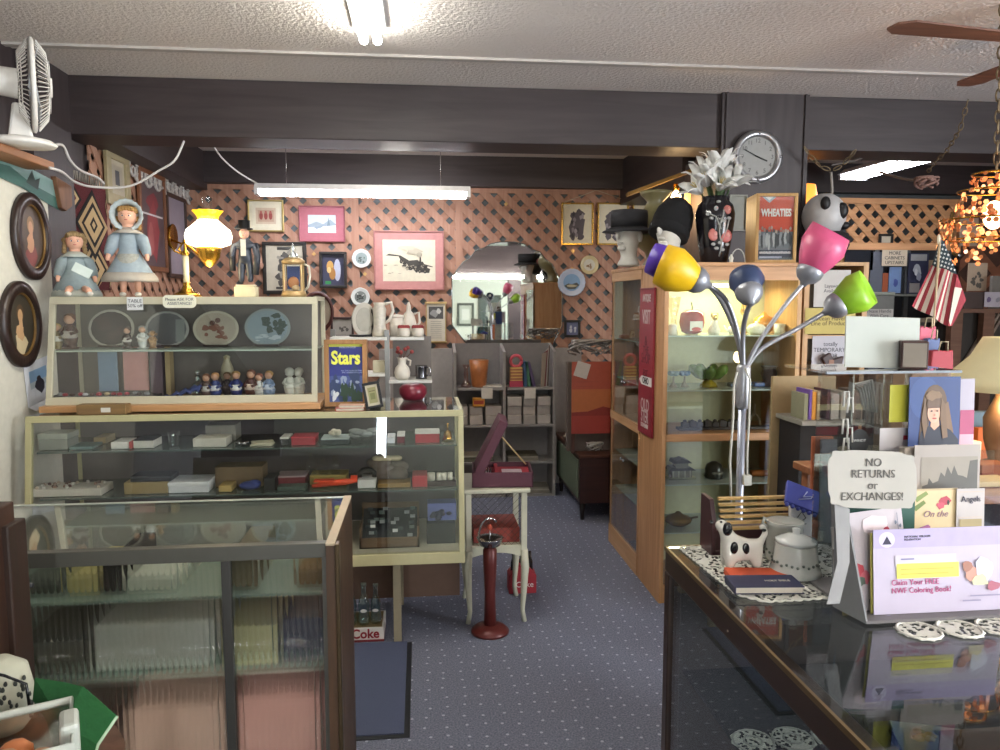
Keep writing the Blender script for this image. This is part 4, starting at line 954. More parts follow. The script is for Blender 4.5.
mb.tube([(0, 0, .2), (-.05, 0, .22), (-.07, 0, .26)], .005, BRASS, 6); mb.build('arm', t)
mb = MB(); mb.lathe([(.0, z_s - .1), (.02, z_s - .09), (.05, z_s - .05), (.055, z_s - .02), (.06, z_s), (.03, z_s + .01), (0, z_s + .01)], M('#c9963a', .25, .9), 20, o=(sx_, 0, 0)); mb.build('burner', t)
SHD = M('#fff6dd', .4, emit=4.5, var=0)
ztop = P(209, 218, 3.86).z - T0
mb = MB(); mb.shell([(.06, z_s), (.1, z_s + .015), (r_s, z_s + .05), (.1, z_s + .08), (.07, z_s + .105), (.045, ztop - .01)], SHD, 28, o=(sx_, 0, 0)); sh = mb.build('lamp_shade', t, solid=.003)
mb = MB(); mb.shell([(.045, ztop - .012), (.05, ztop + .01), (.068, ztop + .035)], M('#e9b51f', .3, emit=1.0, var=0), 40, o=(sx_, 0, 0), wob=.1, wn=10); mb.build('crimped_rim', sh, solid=.002)
mb = MB(); mb.shell([(.025, ztop), (.02, ztop + .05), (.024, ztop + .1)], GLASS, 20, o=(sx_, 0, 0)); mb.build('glass_chimney', t)
point('oil_lamp_glow', (a.x + sx_, 3.86 - .02, T0 + z_s - .13), 1.5, (1, .8, .45), .05)
# ---- gentleman figurine on a block
a = P(240, 295, 3.86); t = thing('gentleman_figurine', 'figurine of a man in a top hat and dark coat on a white block', 'figurine', (a.x + .02, 3.91, T0))
mb = MB(); mb.box(-.052, .052, -.035, .035, 0, .05, M('#d2c8a8', .5)); mb.box(-.045, .045, -.03, .03, .05, .06, M('#d2c8a8', .5)); bl = mb.build('block', t, bevel=.004)
skinmesh('body', [((0, 0, .2), .032), ((0, -.005, .26), .034), ((0, 0, .285), .014), ((0, -.005, .31), .024), ((-.02, 0, .14), .02), ((-.022, -.0, .07), .014), ((.02, 0, .14), .02), ((.022, 0, .07), .014), ((-.045, -.01, .25), .014), ((-.06, -.03, .19), .011), ((.045, -.01, .25), .014), ((.06, -.03, .19), .011)], [(0, 1), (1, 2), (2, 3), (0, 4), (4, 5), (0, 6), (6, 7), (1, 8), (8, 9), (1, 10), (10, 11)], M('#2f3440', .35), t)
mb = MB(); mb.ell((0, -.008, .31), (.024, .024, .028), SKIN, 12, 8); face(mb, (0, -.008, .31), .024); mb.build('face', t)
mb = MB(); mb.lathe([(.042, .332), (.042, .336), (.027, .338), (.029, .375), (0, .376)], BLACK, 18); mb.build('top_hat', t)
mb = MB(); mb.tube([(-.05, 0, .26), (-.062, -.0, .2), (-.065, .01, .13)], [.014, .016, .015], M('#1f222b', .4), 8); mb.tube([(.05, 0, .26), (.062, -.02, .2), (.05, -.01, .11)], [.014, .017, .016], M('#30333c', .3), 8); mb.box(-.012, .012, -.04, -.033, .2, .28, M('#c9c4b8', .6)); mb.build('coat', t)
# ---- glass lantern ornament
a = P(294, 295, 3.86); t = thing('glass_lantern', 'gilt framed glass lantern ornament with a crystal finial and side handle', 'ornament', (a.x, 3.86, T0))
mb = MB(); mb.lathe([(.058, 0), (.062, .01), (.055, .03), (.0, .03)], M('#b79a6c', .4, .5), 12); mb.build('base', t)
mb = MB(); 
for s in (-1, 1):
    for u in (-1, 1): mb.cyl((s * .042, u * .03, .03), (s * .042, u * .03, .16), .006, M('#b79a6c', .4, .5), n=8)
mb.lathe([(.055, .16), (.058, .175), (.04, .19), (0, .19)], M('#b79a6c', .4, .5), 12); mb.build('frame', t)
mb = MB(); mb.box(-.038, .038, -.026, .026, .03, .16, GLASS); mb.build('glass', t)
mb = MB(); mb.box(-.03, .03, .0, .015, .04, .15, M('#3a4a80', .4)); mb.ell((0, -.005, .07), (.028, .01, .03), M('#b07a50', .6), 8, 6); mb.ell((.01, -.008, .045), (.02, .01, .015), M('#c9b08a', .6), 8, 6); mb.build('scene', t)
mb = MB(); mb.lathe([(.025, .19), (.02, .205), (.006, .225), (.012, .235), (0, .265)], M('#c9d0d0', .1, .7), 8); mb.build('finial', t)
mb = MB(); mb.tube([(.045, 0, .165), (.075, 0, .15), (.08, 0, .1), (.07, 0, .05), (.05, 0, .03)], .006, M('#c9c6b8', .3, .5), 6); mb.build('handle', t)
# ---- paper price cards on the plate case
INK = M('#4a4a52', .8, var=0)
def card(name, label, px0, py0, px1, py1, Y, body, size, col='#dcdad4', rx=0, round_=False, rz=0, yoff=0, cat='sign', ink=None, al='CENTER', sp=1.0, sx=1):
    a, b, c, d = RC(px0, py0, px1, py1, Y); w, h = b - a, d - c
    t = thing(name, label, cat, ((a + b) / 2, Y, (c + d) / 2), rz, rx=rx); mb = MB(); K = M(col, .7, var=.03)
    if round_:
        pts = []; n = 48
        for i in range(n):
            u = 2 * pi * i / n; e = .35
            x = (abs(cos(u)) ** e) * (1 if cos(u) > 0 else -1); z = (abs(sin(u)) ** e) * (1 if sin(u) > 0 else -1)
            k = 1 + .02 * cos(6 * u); pts.append((x * w / 2 * k, 0, z * h / 2 * k))
        mb.prism(pts, (0, -.0015, 0), K)
    else: mb.box(-w / 2, w / 2, -.0015, 0, -h / 2, h / 2, K)
    mb.build('card', t)
    if body: text('lettering', body, size, ink or INK, t, (0 if al == 'CENTER' else -w * .45, -.0022, 0), align=al, sp=sp, sx=sx)
    return t
card('price_card', 'small square white price card taped to the plate case rail below the bonnet doll', 127, 297, 143, 310, 3.695, 'TABLE\n50% off', .022, '#d6d8d8')
card('notice_card', 'white rounded notice card taped to the plate case rail under the brass lamp', 163, 295, 196, 308, 3.695, 'Please ASK FOR\nASSISTANCE!', .019, '#e2e0cc', round_=True)
# ---------------- contents of the plate case
def standplate(label, px, py, rx_, ry_, c1, c2, ops):
    p = P(px, py, 3.9); r = (P(px + rx_, py, 3.9).x - P(px - rx_, py, 3.9).x) / 2; rz2 = (P(px, py - ry_, 3.9).z - P(px, py + ry_, 3.9).z) / 2
    t = thing('collector_plate', label, 'plate', (p.x, 3.92, 1.368 + rz2), rx=-.12, group=None)
    mb = MB(); mb.disc((0, 0, 0), r, .006, M(c1, .25), 40, ry=rz2); mb.build('rim', t)
    mb = MB(); art(mb, r * 1.78, rz2 * 1.78, [('e', c2, .5, .5, .5, .5)] + ops, -.0065); mb.build('picture', t)
    mb = MB(); mb.box(-r * .5, r * .5, -.03, .01, -rz2, -rz2 + .008, M('#3a2a20', .5)); mb.build('plate_stand', t); return t
standplate('dark maroon collector plate with a white rim, first from the pale wall', 110, 325, 23, 19, '#b7b3a6', '#2c2022', splat('#3c2c2c', 5, .2, .2, .8, .8, .15))
standplate('grey green misty collector plate second along the plate case', 166, 327, 22, 18, '#9c9c96', '#5b5b5c', [('r', '#7a7f7c', .72, .1, .95, .8)] + splat('#8a6a50', 3, .05, .2, .25, .4, .07))
standplate('cream collector plate showing a huddle of brown puppies', 215, 326, 23, 18, '#b8b2a0', '#a59c8a', splat('#7a4f3c', 12, .2, .2, .8, .65, .09) + [('e', '#5a3c30', .42, .68, .07, .08), ('e', '#5a3c30', .55, .76, .07, .08)])
standplate('blue green collector plate of a cottage in snow at the right end of its shelf', 267, 328, 23, 19, '#9aa5a3', '#8b9ea6', splat('#3f5148', 12, .45, .4, .9, .85, .1) + splat('#b9c6cc', 7, .2, .1, .8, .3, .1, .04))
def figurine(label, px, h, body, hair, x2='#d9d6cc', Y=3.82, base=1.368, name='figurine', leg='#c9c0b0', sk='#c99c80', group=None, wide=1.0):
    p = P(px, 350, Y); t = thing(name, label, 'figurine', (p.x, Y, base), group=group, rz=rnd.uniform(-.4, .4)); g = h = h * 1.22
    mb = MB(); mb.lathe([(.22 * g * wide, 0), (.23 * g * wide, .04 * g), (.12 * g, .07 * g), (.16 * g * wide, .12 * g), (.2 * g * wide, .3 * g), (.12 * g, .52 * g), (.14 * g, .62 * g), (.06 * g, .7 * g), (0, .7 * g)], M(body, .3, var=.15, sc=90), 14)
    for s in (-1, 1): mb.tube([(s * .12 * g, 0, .62 * g), (s * .22 * g, -.06 * g, .48 * g), (s * .1 * g, -.2 * g, .42 * g)], .05 * g, M(body, .3, var=.15, sc=90), 6)
    mb.build('body', t)
    mb = MB(); mb.ell((0, -.01 * g, .82 * g), .14 * g, M(sk, .4), 10, 8); mb.build('head', t)
    mb = MB(); mb.ell((0, .03 * g, .87 * g), (.16 * g, .14 * g, .13 * g), M(hair, .6), 10, 7); mb.build('hair', t)
    mb = MB(); mb.lathe([(.2 * g, .3 * g), (.21 * g, .38 * g), (.13 * g, .5 * g), (0, .5 * g)], M(x2, .5), 10, o=(0, -.04 * g, 0)); mb.build('apron', t)
    return t
figurine('small ochre capped figurine at the pale wall end of the upper plate shelf', 58, .1, '#8a7a50', '#b59a5a', base=1.368)
figurine('tall brown figurine of a bearded man beside the maroon plate', 71, .14, '#4a2e28', '#6a4030', '#a8a098', base=1.368)
figurine('small dark figurine with white paws before the maroon plate', 128, .085, '#3a2a24', '#5b4030', '#c9c6be', base=1.368)
figurine('small white figurine between the maroon plate and the misty plate', 143, .09, '#c9ccc8', '#8d9390', '#d9d6cc', base=1.368)
figurine('little tan bear figurine at the foot of the misty plate', 153, .07, '#9a7448', '#8a643c', '#b08a5a', base=1.368, sk='#9a7448')
hum = [(205, .1, '#5b4640', '#8a5a40', '#c9c6be', 'figurine with brown hair at the cloth end of the row of children'), (214, .105, '#2f3f78', '#b98a5a', '#cfd2da', 'figurine in a blue skirt with a tan hat in the row of children'),
       (226, .1, '#3a3034', '#8a6a40', '#6a5a50', 'dark dressed figurine standing behind the blue children figurines'), (235, .11, '#2a3570', '#b5915a', '#dadad6', 'blond figurine in deep blue overalls with white sleeves'),
       (250, .115, '#5b3a34', '#7a4a34', '#b9a89a', 'brown haired figurine leaning over with arms out'), (258, .1, '#c9ccca', '#8a5040', '#dcdad2', 'white bodied figurine with reddish hair near the row end'),
       (268, .11, '#7d95b8', '#b08a50', '#b9c6d8', 'blond figurine in a wide pale blue dress')]
for px, h, b, hr, x2, lab in hum: figurine(lab, px, h, b, hr, x2, base=1.123, Y=3.8 if px != 226 else 3.88, wide=1.15, group='children figurines on the lower shelf of the plate case')
for px, lab in ((289, 'white porcelain figurine with a wide hat, from the pair at the case end'), (298, 'white porcelain figurine without a hat, from the pair at the case end')):
    t = figurine(lab, px, .12, '#d6d8cc', '#d6d8cc', '#d6d8cc', base=1.123, sk='#d6d8cc', group='white couple in the plate case')
    if px == 289: mb = MB(); mb.lathe([(.022, .11), (.02, .114), (.01, .116), (.008, .126), (0, .126)], M('#d6d8cc', .4), 12); mb.build('hat', t)
p = P(227, 365, 3.92); t = thing('white_bird_figurine', 'tall cream bird-shaped figurine behind the row of children', 'figurine', (p.x, 3.92, 1.123))
mb = MB(); mb.lathe([(.03, 0), (.02, .03), (.02, .06), (.035, .1), (.03, .14), (.014, .18), (.018, .195), (0, .205)], M('#b9b092', .4), 14); mb.build('body', t); mb = MB(); mb.cyl((0, -.012, .19), (0, -.035, .186), .005, M('#b9a070', .4), .001); mb.build('beak', t)
# cloth, tray, cards on the lower shelf
x0_, x1_ = P(172, 390, 3.75).x, P(206, 390, 3.75).x
mb = MB(); n = 14; vs = []; fs = []
for i in range(n + 1):
    for j in range(5):
        u = i / n; vs.append((-.1 + .2 * u, -.03 + .015 * j, .004 + .07 * u * (1 - .2 * abs(j - 2)) + .008 * sin(i * 2.1 + j)))
for i in range(n):
    for j in range(4): a_ = i * 5 + j; fs.append((a_, a_ + 5, a_ + 6, a_ + 1))
mb.add(vs, fs, M('#3c4a80', .85), True); solo(mb, 'folded_cloth', 'rumpled blue cloth on the lower shelf beside the children figurines', 'cloth', (x0_ + .03, 3.76, 1.124), solid=.004)
t = thing('jewellery_tray', 'long dark tray of small jewellery on the lower shelf of the plate case', 'tray', (P(103, 385, 3.72).x, 3.74, 1.123))
mb = MB(); mb.box(-.24, .24, -.06, .06, 0, .03, M('#2a2024', .6)); mb.build('tray', t, bevel=.004)
for i in range(14):
    mb = MB(); mb.ell((-.2 + .03 * i, rnd.uniform(-.03, .03), .036), (.014, .012, .009), M(rnd.choice(['#a02038', '#8d8d90', '#c9b08a', '#4a3030', '#b8b8bc']), .3, .3), 8, 5); mb.build('trinket', t)
def leanbox(name, label, cat, px0, py0, px1, py1, Y, col, dep=.01, base=None, r=.7, rx=0, group=None):
    a, b, c, d = RC(px0, py0, px1, py1, Y)
    if base is not None: c = base
    mb = MB(); w = (b - a) / 2; mb.box(-w, w, 0, dep, 0, d - c, M(col, r)); return solo(mb, name, label, cat, ((a + b) / 2, Y, c), rx=rx, bevel=.001, group=group)
leanbox('pink_card', 'plain pink card leaning in the lower plate case', 'card', 123, 347, 148, 380, 3.9, '#d49a94', base=1.155)
leanbox('photo_card', 'pale blue picture postcard standing beside the plain pink card', 'card', 98, 350, 117, 380, 3.88, '#7f98b0', base=1.155)
leanbox('book', 'mauve spined book standing right of the pink card in the plate case', 'book', 150, 345, 162, 384, 3.88, '#6b5a62', .06, base=1.124)
leanbox('book', 'thin cream and tan spined book in the plate case', 'book', 165, 347, 170, 384, 3.88, '#b09a70', .06, base=1.124)
p = P(196, 380, 3.85); t = thing('crystal_decanter', 'sparkling cut glass decanter standing behind the blue cloth', 'decanter', (p.x, 3.88, 1.123))
mb = MB(); mb.lathe([(.03, 0), (.035, .02), (.03, .06), (.012, .08), (.012, .1), (.016, .105), (0, .105)], M('#b9c0c0', .05, .85), 8, smooth=False); mb.build('body', t); mb = MB(); mb.ell((0, 0, .12), .014, M('#dfe5e5', .05, .85), 6, 5); mb.build('stopper', t)
# ---------------- on the jewellery case beside the plate case
ZT = LZ1 + .0015
t = thing('framed_poster', 'wood framed blue magazine cover titled Stars in yellow letters', 'poster', (P(346, 400, 3.66).x, 3.68, ZT), rx=-.06)
a, b, c, d = RC(325, 336, 368, 403, 3.66); w, h = b - a, d - c
STF = wood('#8a6238', '#a97c4c', .5, 'z', 6)
mb = MB(); fwid = .022
for q in ((-w / 2, w / 2, h - fwid, h), (-w / 2, w / 2, 0, fwid), (-w / 2, -w / 2 + fwid, fwid, h - fwid), (w / 2 - fwid, w / 2, fwid, h - fwid)): mb.box(q[0], q[1], -.02, .05, q[2], q[3], STF)
mb.build('frame', t, bevel=.002)
mb = MB(); mb.at(0, 0, h / 2); art(mb, w - 2 * fwid, h - 2 * fwid, [('r', '#27307a', 0, .45, 1, 1), ('r', '#c9cc50', 0, .955, 1, 1)] + splat('#2a3a60', 8, .1, .1, .9, .5, .15) + splat('#8795b0', 14, .1, .08, .9, .45, .05) + splat('#28402f', 10, .3, .03, .95, .25, .09) + splat('#c9cdd0', 5, .1, .05, .3, .3, .05), -.004, M('#3c4c86', .35)); mb.build('picture', t)
text('lettering', 'Stars', .088, M('#dfe05a', .5, var=0), t, (0, -.0095, h * .72), sx=.78, bold=.003)
text('lettering', 'HOLLYWOOD', .012, M('#c9ccd8', .5, var=0), t, (.01, -.0095, h * .885))
text('lettering', 'ALL THE STARS OF STAGE\nAND SCREEN IN COLOR', .009, M('#9aa6c9', .5, var=0), t, (.03, -.0095, h * .52))
t = thing('framed_card', 'small black photo frame leaning against the Stars poster', 'picture frame', (P(375, 401, 3.6).x, 3.6, ZT), rx=-.2, ry=-.18)
mb = MB(); w, h, e = .082, .125, .013
for q in ((-w / 2, w / 2, h - e, h), (-w / 2, w / 2, 0, e), (-w / 2, -w / 2 + e, e, h - e), (w / 2 - e, w / 2, e, h - e)): mb.box(q[0], q[1], -.012, .0, q[2], q[3], BLACK)
mb.build('frame', t, bevel=.002); mb = MB(); mb.at(0, 0, h / 2); art(mb, w - 2 * e, h - 2 * e, [('r', '#8d8a60', .15, .12, .85, .88), ('r', '#6d7044', .3, .3, .7, .6), ('r', '#5b5538', .25, .68, .75, .72)], -.006, M('#b9b098', .5)); mb.build('picture', t)
mb = MB(); mb.box(-.025, .025, .0, .05, 0, .004, BLACK); mb.build('strut', t)
def book(label, x, y, z, w, d, h, col, rz=0, pages='#d8d2c2', name='book', title=None, rx=0):
    t = thing(name, label, 'book', (x, y, z), rz, rx=rx); mb = MB(); C = M(col, .5)
    mb.box(-w / 2, w / 2, -d / 2, d / 2, 0, h * .12, C); mb.box(-w / 2, w / 2, -d / 2, d / 2, h * .88, h, C); mb.box(-w / 2, -w / 2 + .004, -d / 2, d / 2, h * .12, h * .88, C); mb.build('cover', t, bevel=.0015)
    mb = MB(); mb.box(-w / 2 + .004, w / 2 - .004, -d / 2 + .004, d / 2 - .004, h * .121, h * .879, M(pages, .8)); mb.build('pages', t); return t
book('red-brown paperback lying in front of the Stars poster', P(350, 405, 3.54).x, 3.54, ZT, .13, .055, .014, '#b0503c', .03)
book('pale paperback lying on top of the red-brown one', P(352, 402, 3.54).x, 3.54, ZT + .0155, .115, .06, .012, '#c9a08c', -.05)
t = thing('wooden_box', 'flat wooden box on the front ledge of the plate case with a white label', 'box', (P(104, 405, 3.545).x, 3.542, ZT)); mb = MB(); mb.box(-.105, .105, -.032, .032, 0, .045, wood('#6a5030', '#86683e', .6, 'x', 6)); mb.build('body', t, bevel=.003); mb = MB(); mb.box(0, .04, -.0335, -.0322, .012, .032, M('#d0cdc4', .6)); mb.build('paper_label', t)
# ------------------------------------------------------------- jewellery case contents
SH1, SH2, SH0 = .918 + .0095, .706 + .0095, LZ0 + .0465
LY = 3.58
def lx(px, Y=LY): return P(px, 450, Y).x
def bx(name, label, cat, px0, px1, base, h, col, y0=3.56, dep=.12, lid=None, group=None, r=.6, lh=.35):
    return item(name, label, cat, lx(px0, y0), lx(px1, y0), y0, y0 + dep, base, base + h, M(col, r), group, .0025, lid and M(lid, r), lh)
bx('gift_box', 'light grey lidded box nearest the pale wall, on the upper jewellery shelf', 'box', 38, 68, SH1, .075, '#8b8f86', lid='#a3a69c')
bx('tray', 'flat teal tray on the top shelf of the jewellery case', 'tray', 69, 92, SH1, .014, '#5c7a78')
bx('ring_box', 'tiny tan box standing beyond the flat teal tray', 'box', 94, 106, SH1, .03, '#a08a5c', y0=3.7)
bx('gift_box', 'white jewellery box with a red end on the top shelf', 'box', 111, 128, SH1, .03, '#e0ddd6')
bx('ring_box', 'small bright red box between two white jewellery boxes', 'box', 129, 132, SH1, .032, '#b02830')
bx('gift_box', 'white jewellery box with dark insert beside the small red one', 'box', 133, 154, SH1, .04, '#d6d2c8', lid='#2c2a2c', lh=.12)
bx('gift_box', 'long white open jewellery box near the middle of the top shelf', 'box', 193, 226, SH1, .04, '#cfcabc')
bx('gift_box', 'grey cardboard box stacked behind the long white open box', 'box', 206, 236, SH1, .075, '#8d887c', y0=3.72)
bx('ring_box', 'black ring box holding white satin on the top shelf', 'box', 280, 289, SH1, .038, '#1b1b1f', lid='#d0ccc0', lh=.2)
bx('gift_box', 'wide bright red jewellery box on the top shelf', 'box', 291, 316, SH1, .04, '#a02534', lid='#b02a3a', lh=.2)
bx('display_tray', 'glass fronted flat tray with dark lining on the top shelf', 'tray', 321, 349, SH1, .03, '#2f3838', lid='#a9b4b0', lh=.25)
bx('ring_display', 'wide red ring display box in a clear case near the brass bell', 'box', 415, 440, SH1, .05, '#a52432', lid='#c9c6c0', lh=.15)
bx('ring_display', 'small dark red ring display box with clear lid', 'box', 397, 405, SH1, .04, '#6a2030', lid='#c9c6c0', lh=.2)
bx('gift_box', 'white satin box beside the small dark red ring display', 'box', 387, 395, SH1, .03, '#c9cbd0')
t = thing('brass_bell', 'small brass bell at the end of the top jewellery shelf', 'bell', (lx(448), 3.6, SH1)); mb = MB(); mb.lathe([(.03, 0), (.02, .02), (.017, .045), (0, .055)], BRASS, 14); mb.build('body', t); mb = MB(); mb.cyl((0, 0, .055), (0, 0, .085), .004, BRASS); mb.build('handle', t)
for px, w, lab, c in ((173, .03, 'clear glass candle cup among the jewellery boxes', 'g'), (241, .02, 'silver trinket heap beside the grey cardboard box', 's'), (262, .035, 'pile of folded cream papers on the top jewellery shelf', 'p')):
    mb = MB()
    if c == 'g': mb.shell([(.02, 0), (.025, .05), (.03, .07)], GLASS, 16)
    elif c == 's':
        for i in range(9): mb.ell((rnd.uniform(-.03, .03), rnd.uniform(-.02, .02), .008), (.009, .009, .007), SILVER, 6, 4)
    else:
        for i in range(3): mb.at(0, 0, .005 * i, rz=.15 * i); mb.box(-.05, .05, -.04, .04, 0, .004, M('#b9b49c', .7))
    solo(mb, {'g': 'candle_cup', 's': 'trinket_heap', 'p': 'folded_papers'}[c], lab, {'g': 'glass', 's': 'jewellery', 'p': 'paper'}[c], (lx(px), 3.6, SH1))
t = thing('sea_shells', 'cluster of white sea shells on the glass fronted tray', 'shells', (lx(338), 3.62, SH1 + .031)); 
for i in range(7): mb = MB(); mb.ell((rnd.uniform(-.035, .035), rnd.uniform(-.02, .02), .012 + rnd.uniform(0, .015)), (.016, .013, .011), M('#d8cfb8', .5), 8, 6); mb.build('shell', t)
mb = MB()
for i in range(9): mb.ell((rnd.uniform(-.05, .05), rnd.uniform(-.03, .03), .02 + rnd.uniform(0, .03)), (.035, .025, .014), M('#8d908c', .7), 8, 6)
solo(mb, 'wrapped_bundle', 'grey tissue wrapped bundle right of the white shells', 'bundle', (lx(365), 3.64, SH1))
# second shelf
t = thing('jewellery_tray', 'white edged tray of small beads at the pale wall end of the second shelf', 'tray', (lx(67), 3.62, SH2)); mb = MB(); w = .15; mb.box(-w, w, -.07, .07, 0, .034, M('#d6cfc2', .6)); mb.build('tray', t, bevel=.003)
for i in range(26): mb = MB(); mb.ell((rnd.uniform(-w + .01, w - .01), rnd.uniform(-.06, .06), .038), .009, M(rnd.choice(['#8a6a58', '#b9a894', '#5b3a34', '#c9c4bc']), .4), 6, 4); mb.build('bead', t)
t = bx('carton', 'long tan carton on the second shelf carrying a black case', 'box', 122, 166, SH2, .055, '#9a8452')
bx('jewel_case', 'flat black lidded case resting on the long tan carton', 'case', 128, 170, SH2 + .0565, .026, '#1c1b1d', lid='#3a3a3e')
bx('gift_box', 'bright white lidded box on the second shelf of the jewellery case', 'box', 166, 207, SH2, .05, '#dfe0e2', lid='#eceded', dep=.16)
bx('carton', 'large open brown carton on the second shelf, behind the blue pouch', 'box', 214, 262, SH2, .095, '#7a654a', y0=3.66)
bx('ring_box', 'little gold box in front of the large open brown carton', 'box', 217, 230, SH2, .03, '#b59a5c')
t = solo((lambda m: (m.ell((0, 0, .02), (.05, .035, .02), M('#2c3a78', .8)), m.ell((.02, .0, .03), (.03, .025, .015), M('#33438a', .8)))[0])(MB()), 'velvet_pouch', 'blue velvet pouch before the large open brown carton', 'pouch', (lx(248), 3.6, SH2))
bx('jewel_case', 'small black case between the blue pouch and the red cloth box', 'case', 263, 274, SH2, .06, '#1e1e20')
bx('jewel_case', 'red box with white cloth over a green glass dish on the second shelf', 'case', 275, 305, SH2, .05, '#7a2230', lid='#b9a0a0', y0=3.64, lh=.15)
bx('glass_dish', 'flat green tinted glass dish in front of the red cloth box', 'dish', 276, 305, SH2, .02, '#405048', y0=3.55, dep=.07)
BG = glassmat('bottle_glass', (.72, .86, .84), .12, .0, 2.0)
bx('carton', 'low ochre carton carrying three glass jars on the second shelf', 'box', 309, 346, SH2, .045, '#b09a50', y0=3.66)
for px, h, lab in ((311, .1, 'tall clear stoppered jar, first on the low ochre carton'), (323, .075, 'shorter clear jar in the middle of the low ochre carton'), (335, .085, 'clear glass jar at the far end of the low ochre carton')):
    mb = MB(); mb.lathe([(.024, 0), (.025, h * .6), (.01, h * .75), (.01, h), (0, h)], GLASS, 14); solo(mb, 'glass_jar', lab, 'jar', (lx(px, 3.7), 3.7, SH2 + .0465))
t = thing('toy_airplane', 'bright orange toy aeroplane on the second jewellery shelf', 'toy', (lx(333), 3.58, SH2)); OR = M('#e8481c', .45)
mb = MB(); mb.tube([(-.1, 0, .012), (-.05, 0, .022), (.05, 0, .03), (.11, 0, .034)], [.008, .014, .016, .008], OR, 8); mb.build('fuselage', t)
mb = MB(); mb.box(-.09, .0, -.02, .02, .035, .043, OR); mb.build('wing', t); mb = MB(); mb.box(.08, .11, -.003, .003, .03, .06, OR); mb.build('tail', t)
bx('gift_box', 'white fronted box beside the toy aeroplane', 'box', 357, 375, SH2, .04, '#dad8d2'); mb = MB(); mb.tube([(-.035, 0, 0), (-.035, 0, .02), (-.02, 0, .034), (0, 0, .038), (.02, 0, .034), (.035, 0, .02), (.035, 0, 0)], .012, BLACK, 8); solo(mb, 'velvet_ring_stand', 'black velvet arch stand on the white fronted box', 'stand', (lx(366), 3.62, SH2 + .0415))
mb = MB()
for i in range(14): mb.ell((rnd.uniform(-.06, .06), rnd.uniform(-.03, .03), .045 + rnd.uniform(-.03, .055)), (.045, .03, .03), M('#6d6258', .8), 8, 6)
for i in range(6): mb.ell((rnd.uniform(-.05, .05), -.03, .12), (.028, .02, .014), M('#cdbf9c', .7), 8, 6)
solo(mb, 'mottled_purse', 'lumpy brown cloth purse with a cream ruffle on the second shelf', 'purse', (lx(387, 3.68), 3.7, SH2))
bx('display_tray', 'low ochre wooden tray in front of the lumpy cloth purse', 'tray', 377, 410, SH2, .02, '#8a6a34')
bx('gift_box', 'bright red square box beside a row of white jars', 'box', 412, 427, SH2, .055, '#a8242e')
bx('display_tray', 'dark wooden riser carrying four little white jars', 'tray', 428, 456, SH2, .022, '#3a2220')
for i, px in enumerate((431, 439, 444, 450)):
    mb = MB(); mb.cyl((0, 0, 0), (0, 0, .035), .012 if i else .018, M('#d6d0bc', .5)); solo(mb, 'small_jar', 'little cream jar in the row of four on the dark riser', 'jar', (lx(px), 3.6, SH2 + .0235), group='four little jars on the dark riser')
# bottom level
t = thing('shadow_box', 'open wooden box with dark trinkets under glass on the case floor', 'display box', (lx(388, 3.5), 3.62, SH0))
w = (lx(418, 3.5) - lx(357, 3.5)) / 2; BXW = wood('#5a4430', '#6e563e', .6, 'x', 6); mb = MB()
for q in ((-w, w, -.1, -.09, 0, .05), (-w, w, .09, .1, 0, .17), (-w, -w + .01, -.1, .1, 0, .1), (w - .01, w, -.1, .1, 0, .1), (-w, w, -.1, .1, 0, .006)): mb.box(*q, BXW)
mb.build('case', t)
mb = MB(); mb.prism([(-w + .01, -.085, .02), (w - .01, -.085, .02), (w - .01, .085, .14), (-w + .01, .085, .14)], (0, .0, .003), M('#20252a', .5)); mb.build('lining', t)
for i in range(26):
    u = rnd.uniform(-w + .03, w - .03); v = rnd.uniform(.1, .9); mb = MB(); mb.box(u - .012, u + .012, -.085 + .17 * v, -.08 + .17 * v, .03 + .12 * v, .045 + .12 * v, M(rnd.choice(['#c9ccc8', '#5b6a66', '#8d9290', '#2c3a3c']), .4)); mb.build('trinket', t)
bx('jewel_case', 'black case on the case floor carrying the blue display box', 'case', 426, 455, SH0, .1, '#17181a', y0=3.56)
t = bx('gift_box', 'blue box of silver chain on top of the black case', 'box', 427, 456, SH0 + .1015, .085, '#5a64a0', y0=3.6, dep=.09)
mb = MB()
for i in range(16): mb.ell((rnd.uniform(-.045, .045), 0, rnd.uniform(-.02, .02)), (.014, .006, .01), M('#1f2340', .3), 6, 4)
solo(mb, 'beaded_necklace', 'dark beaded necklace lying against the blue box of chain', 'necklace', (lx(441, 3.57), 3.585, SH0 + .133))
# ------------------------------------------------------------- pitchers etc. on the grey stand
def sz_(py): return P(400, py, SY).z + .0015
CER = M('#d5cdc0', .3); DRD = M('#8a3030', .5)
def sp(px, Y=SY + .06): return P(px, 350, Y).x
t = thing('cream_pitcher', 'tall cream patterned pitcher with an open handle on the grey stand', 'pitcher', (sp(380), SY + .06, sz_(337)))
mb = MB(); mb.lathe([(.045, 0), (.046, .02), (.035, .06), (.036, .12), (.04, .16), (.03, .18), (.035, .2), (0, .2)], M('#c9c2b4', .3, var=.3, sc=60), 18); mb.build('body', t); mb = MB(); mb.tube([(.03, 0, .19), (.07, 0, .2), (.08, 0, .15), (.06, 0, .1), (.035, 0, .08)], .009, CER, 8); mb.build('handle', t)
t = thing('white_canister', 'straight sided white canister between the pitcher and the red-topped pots', 'canister', (sp(397), SY + .09, sz_(337)))
mb = MB(); mb.cyl((0, 0, 0), (0, 0, .11), .042, CER); mb.build('body', t); mb = MB(); mb.lathe([(.044, .11), (.044, .125), (.0, .13)], CER); mb.build('lid', t)
t = thing('white_pitcher', 'tall white ewer behind the red-topped pots on the grey stand', 'pitcher', (sp(409), SY + .12, sz_(337)))
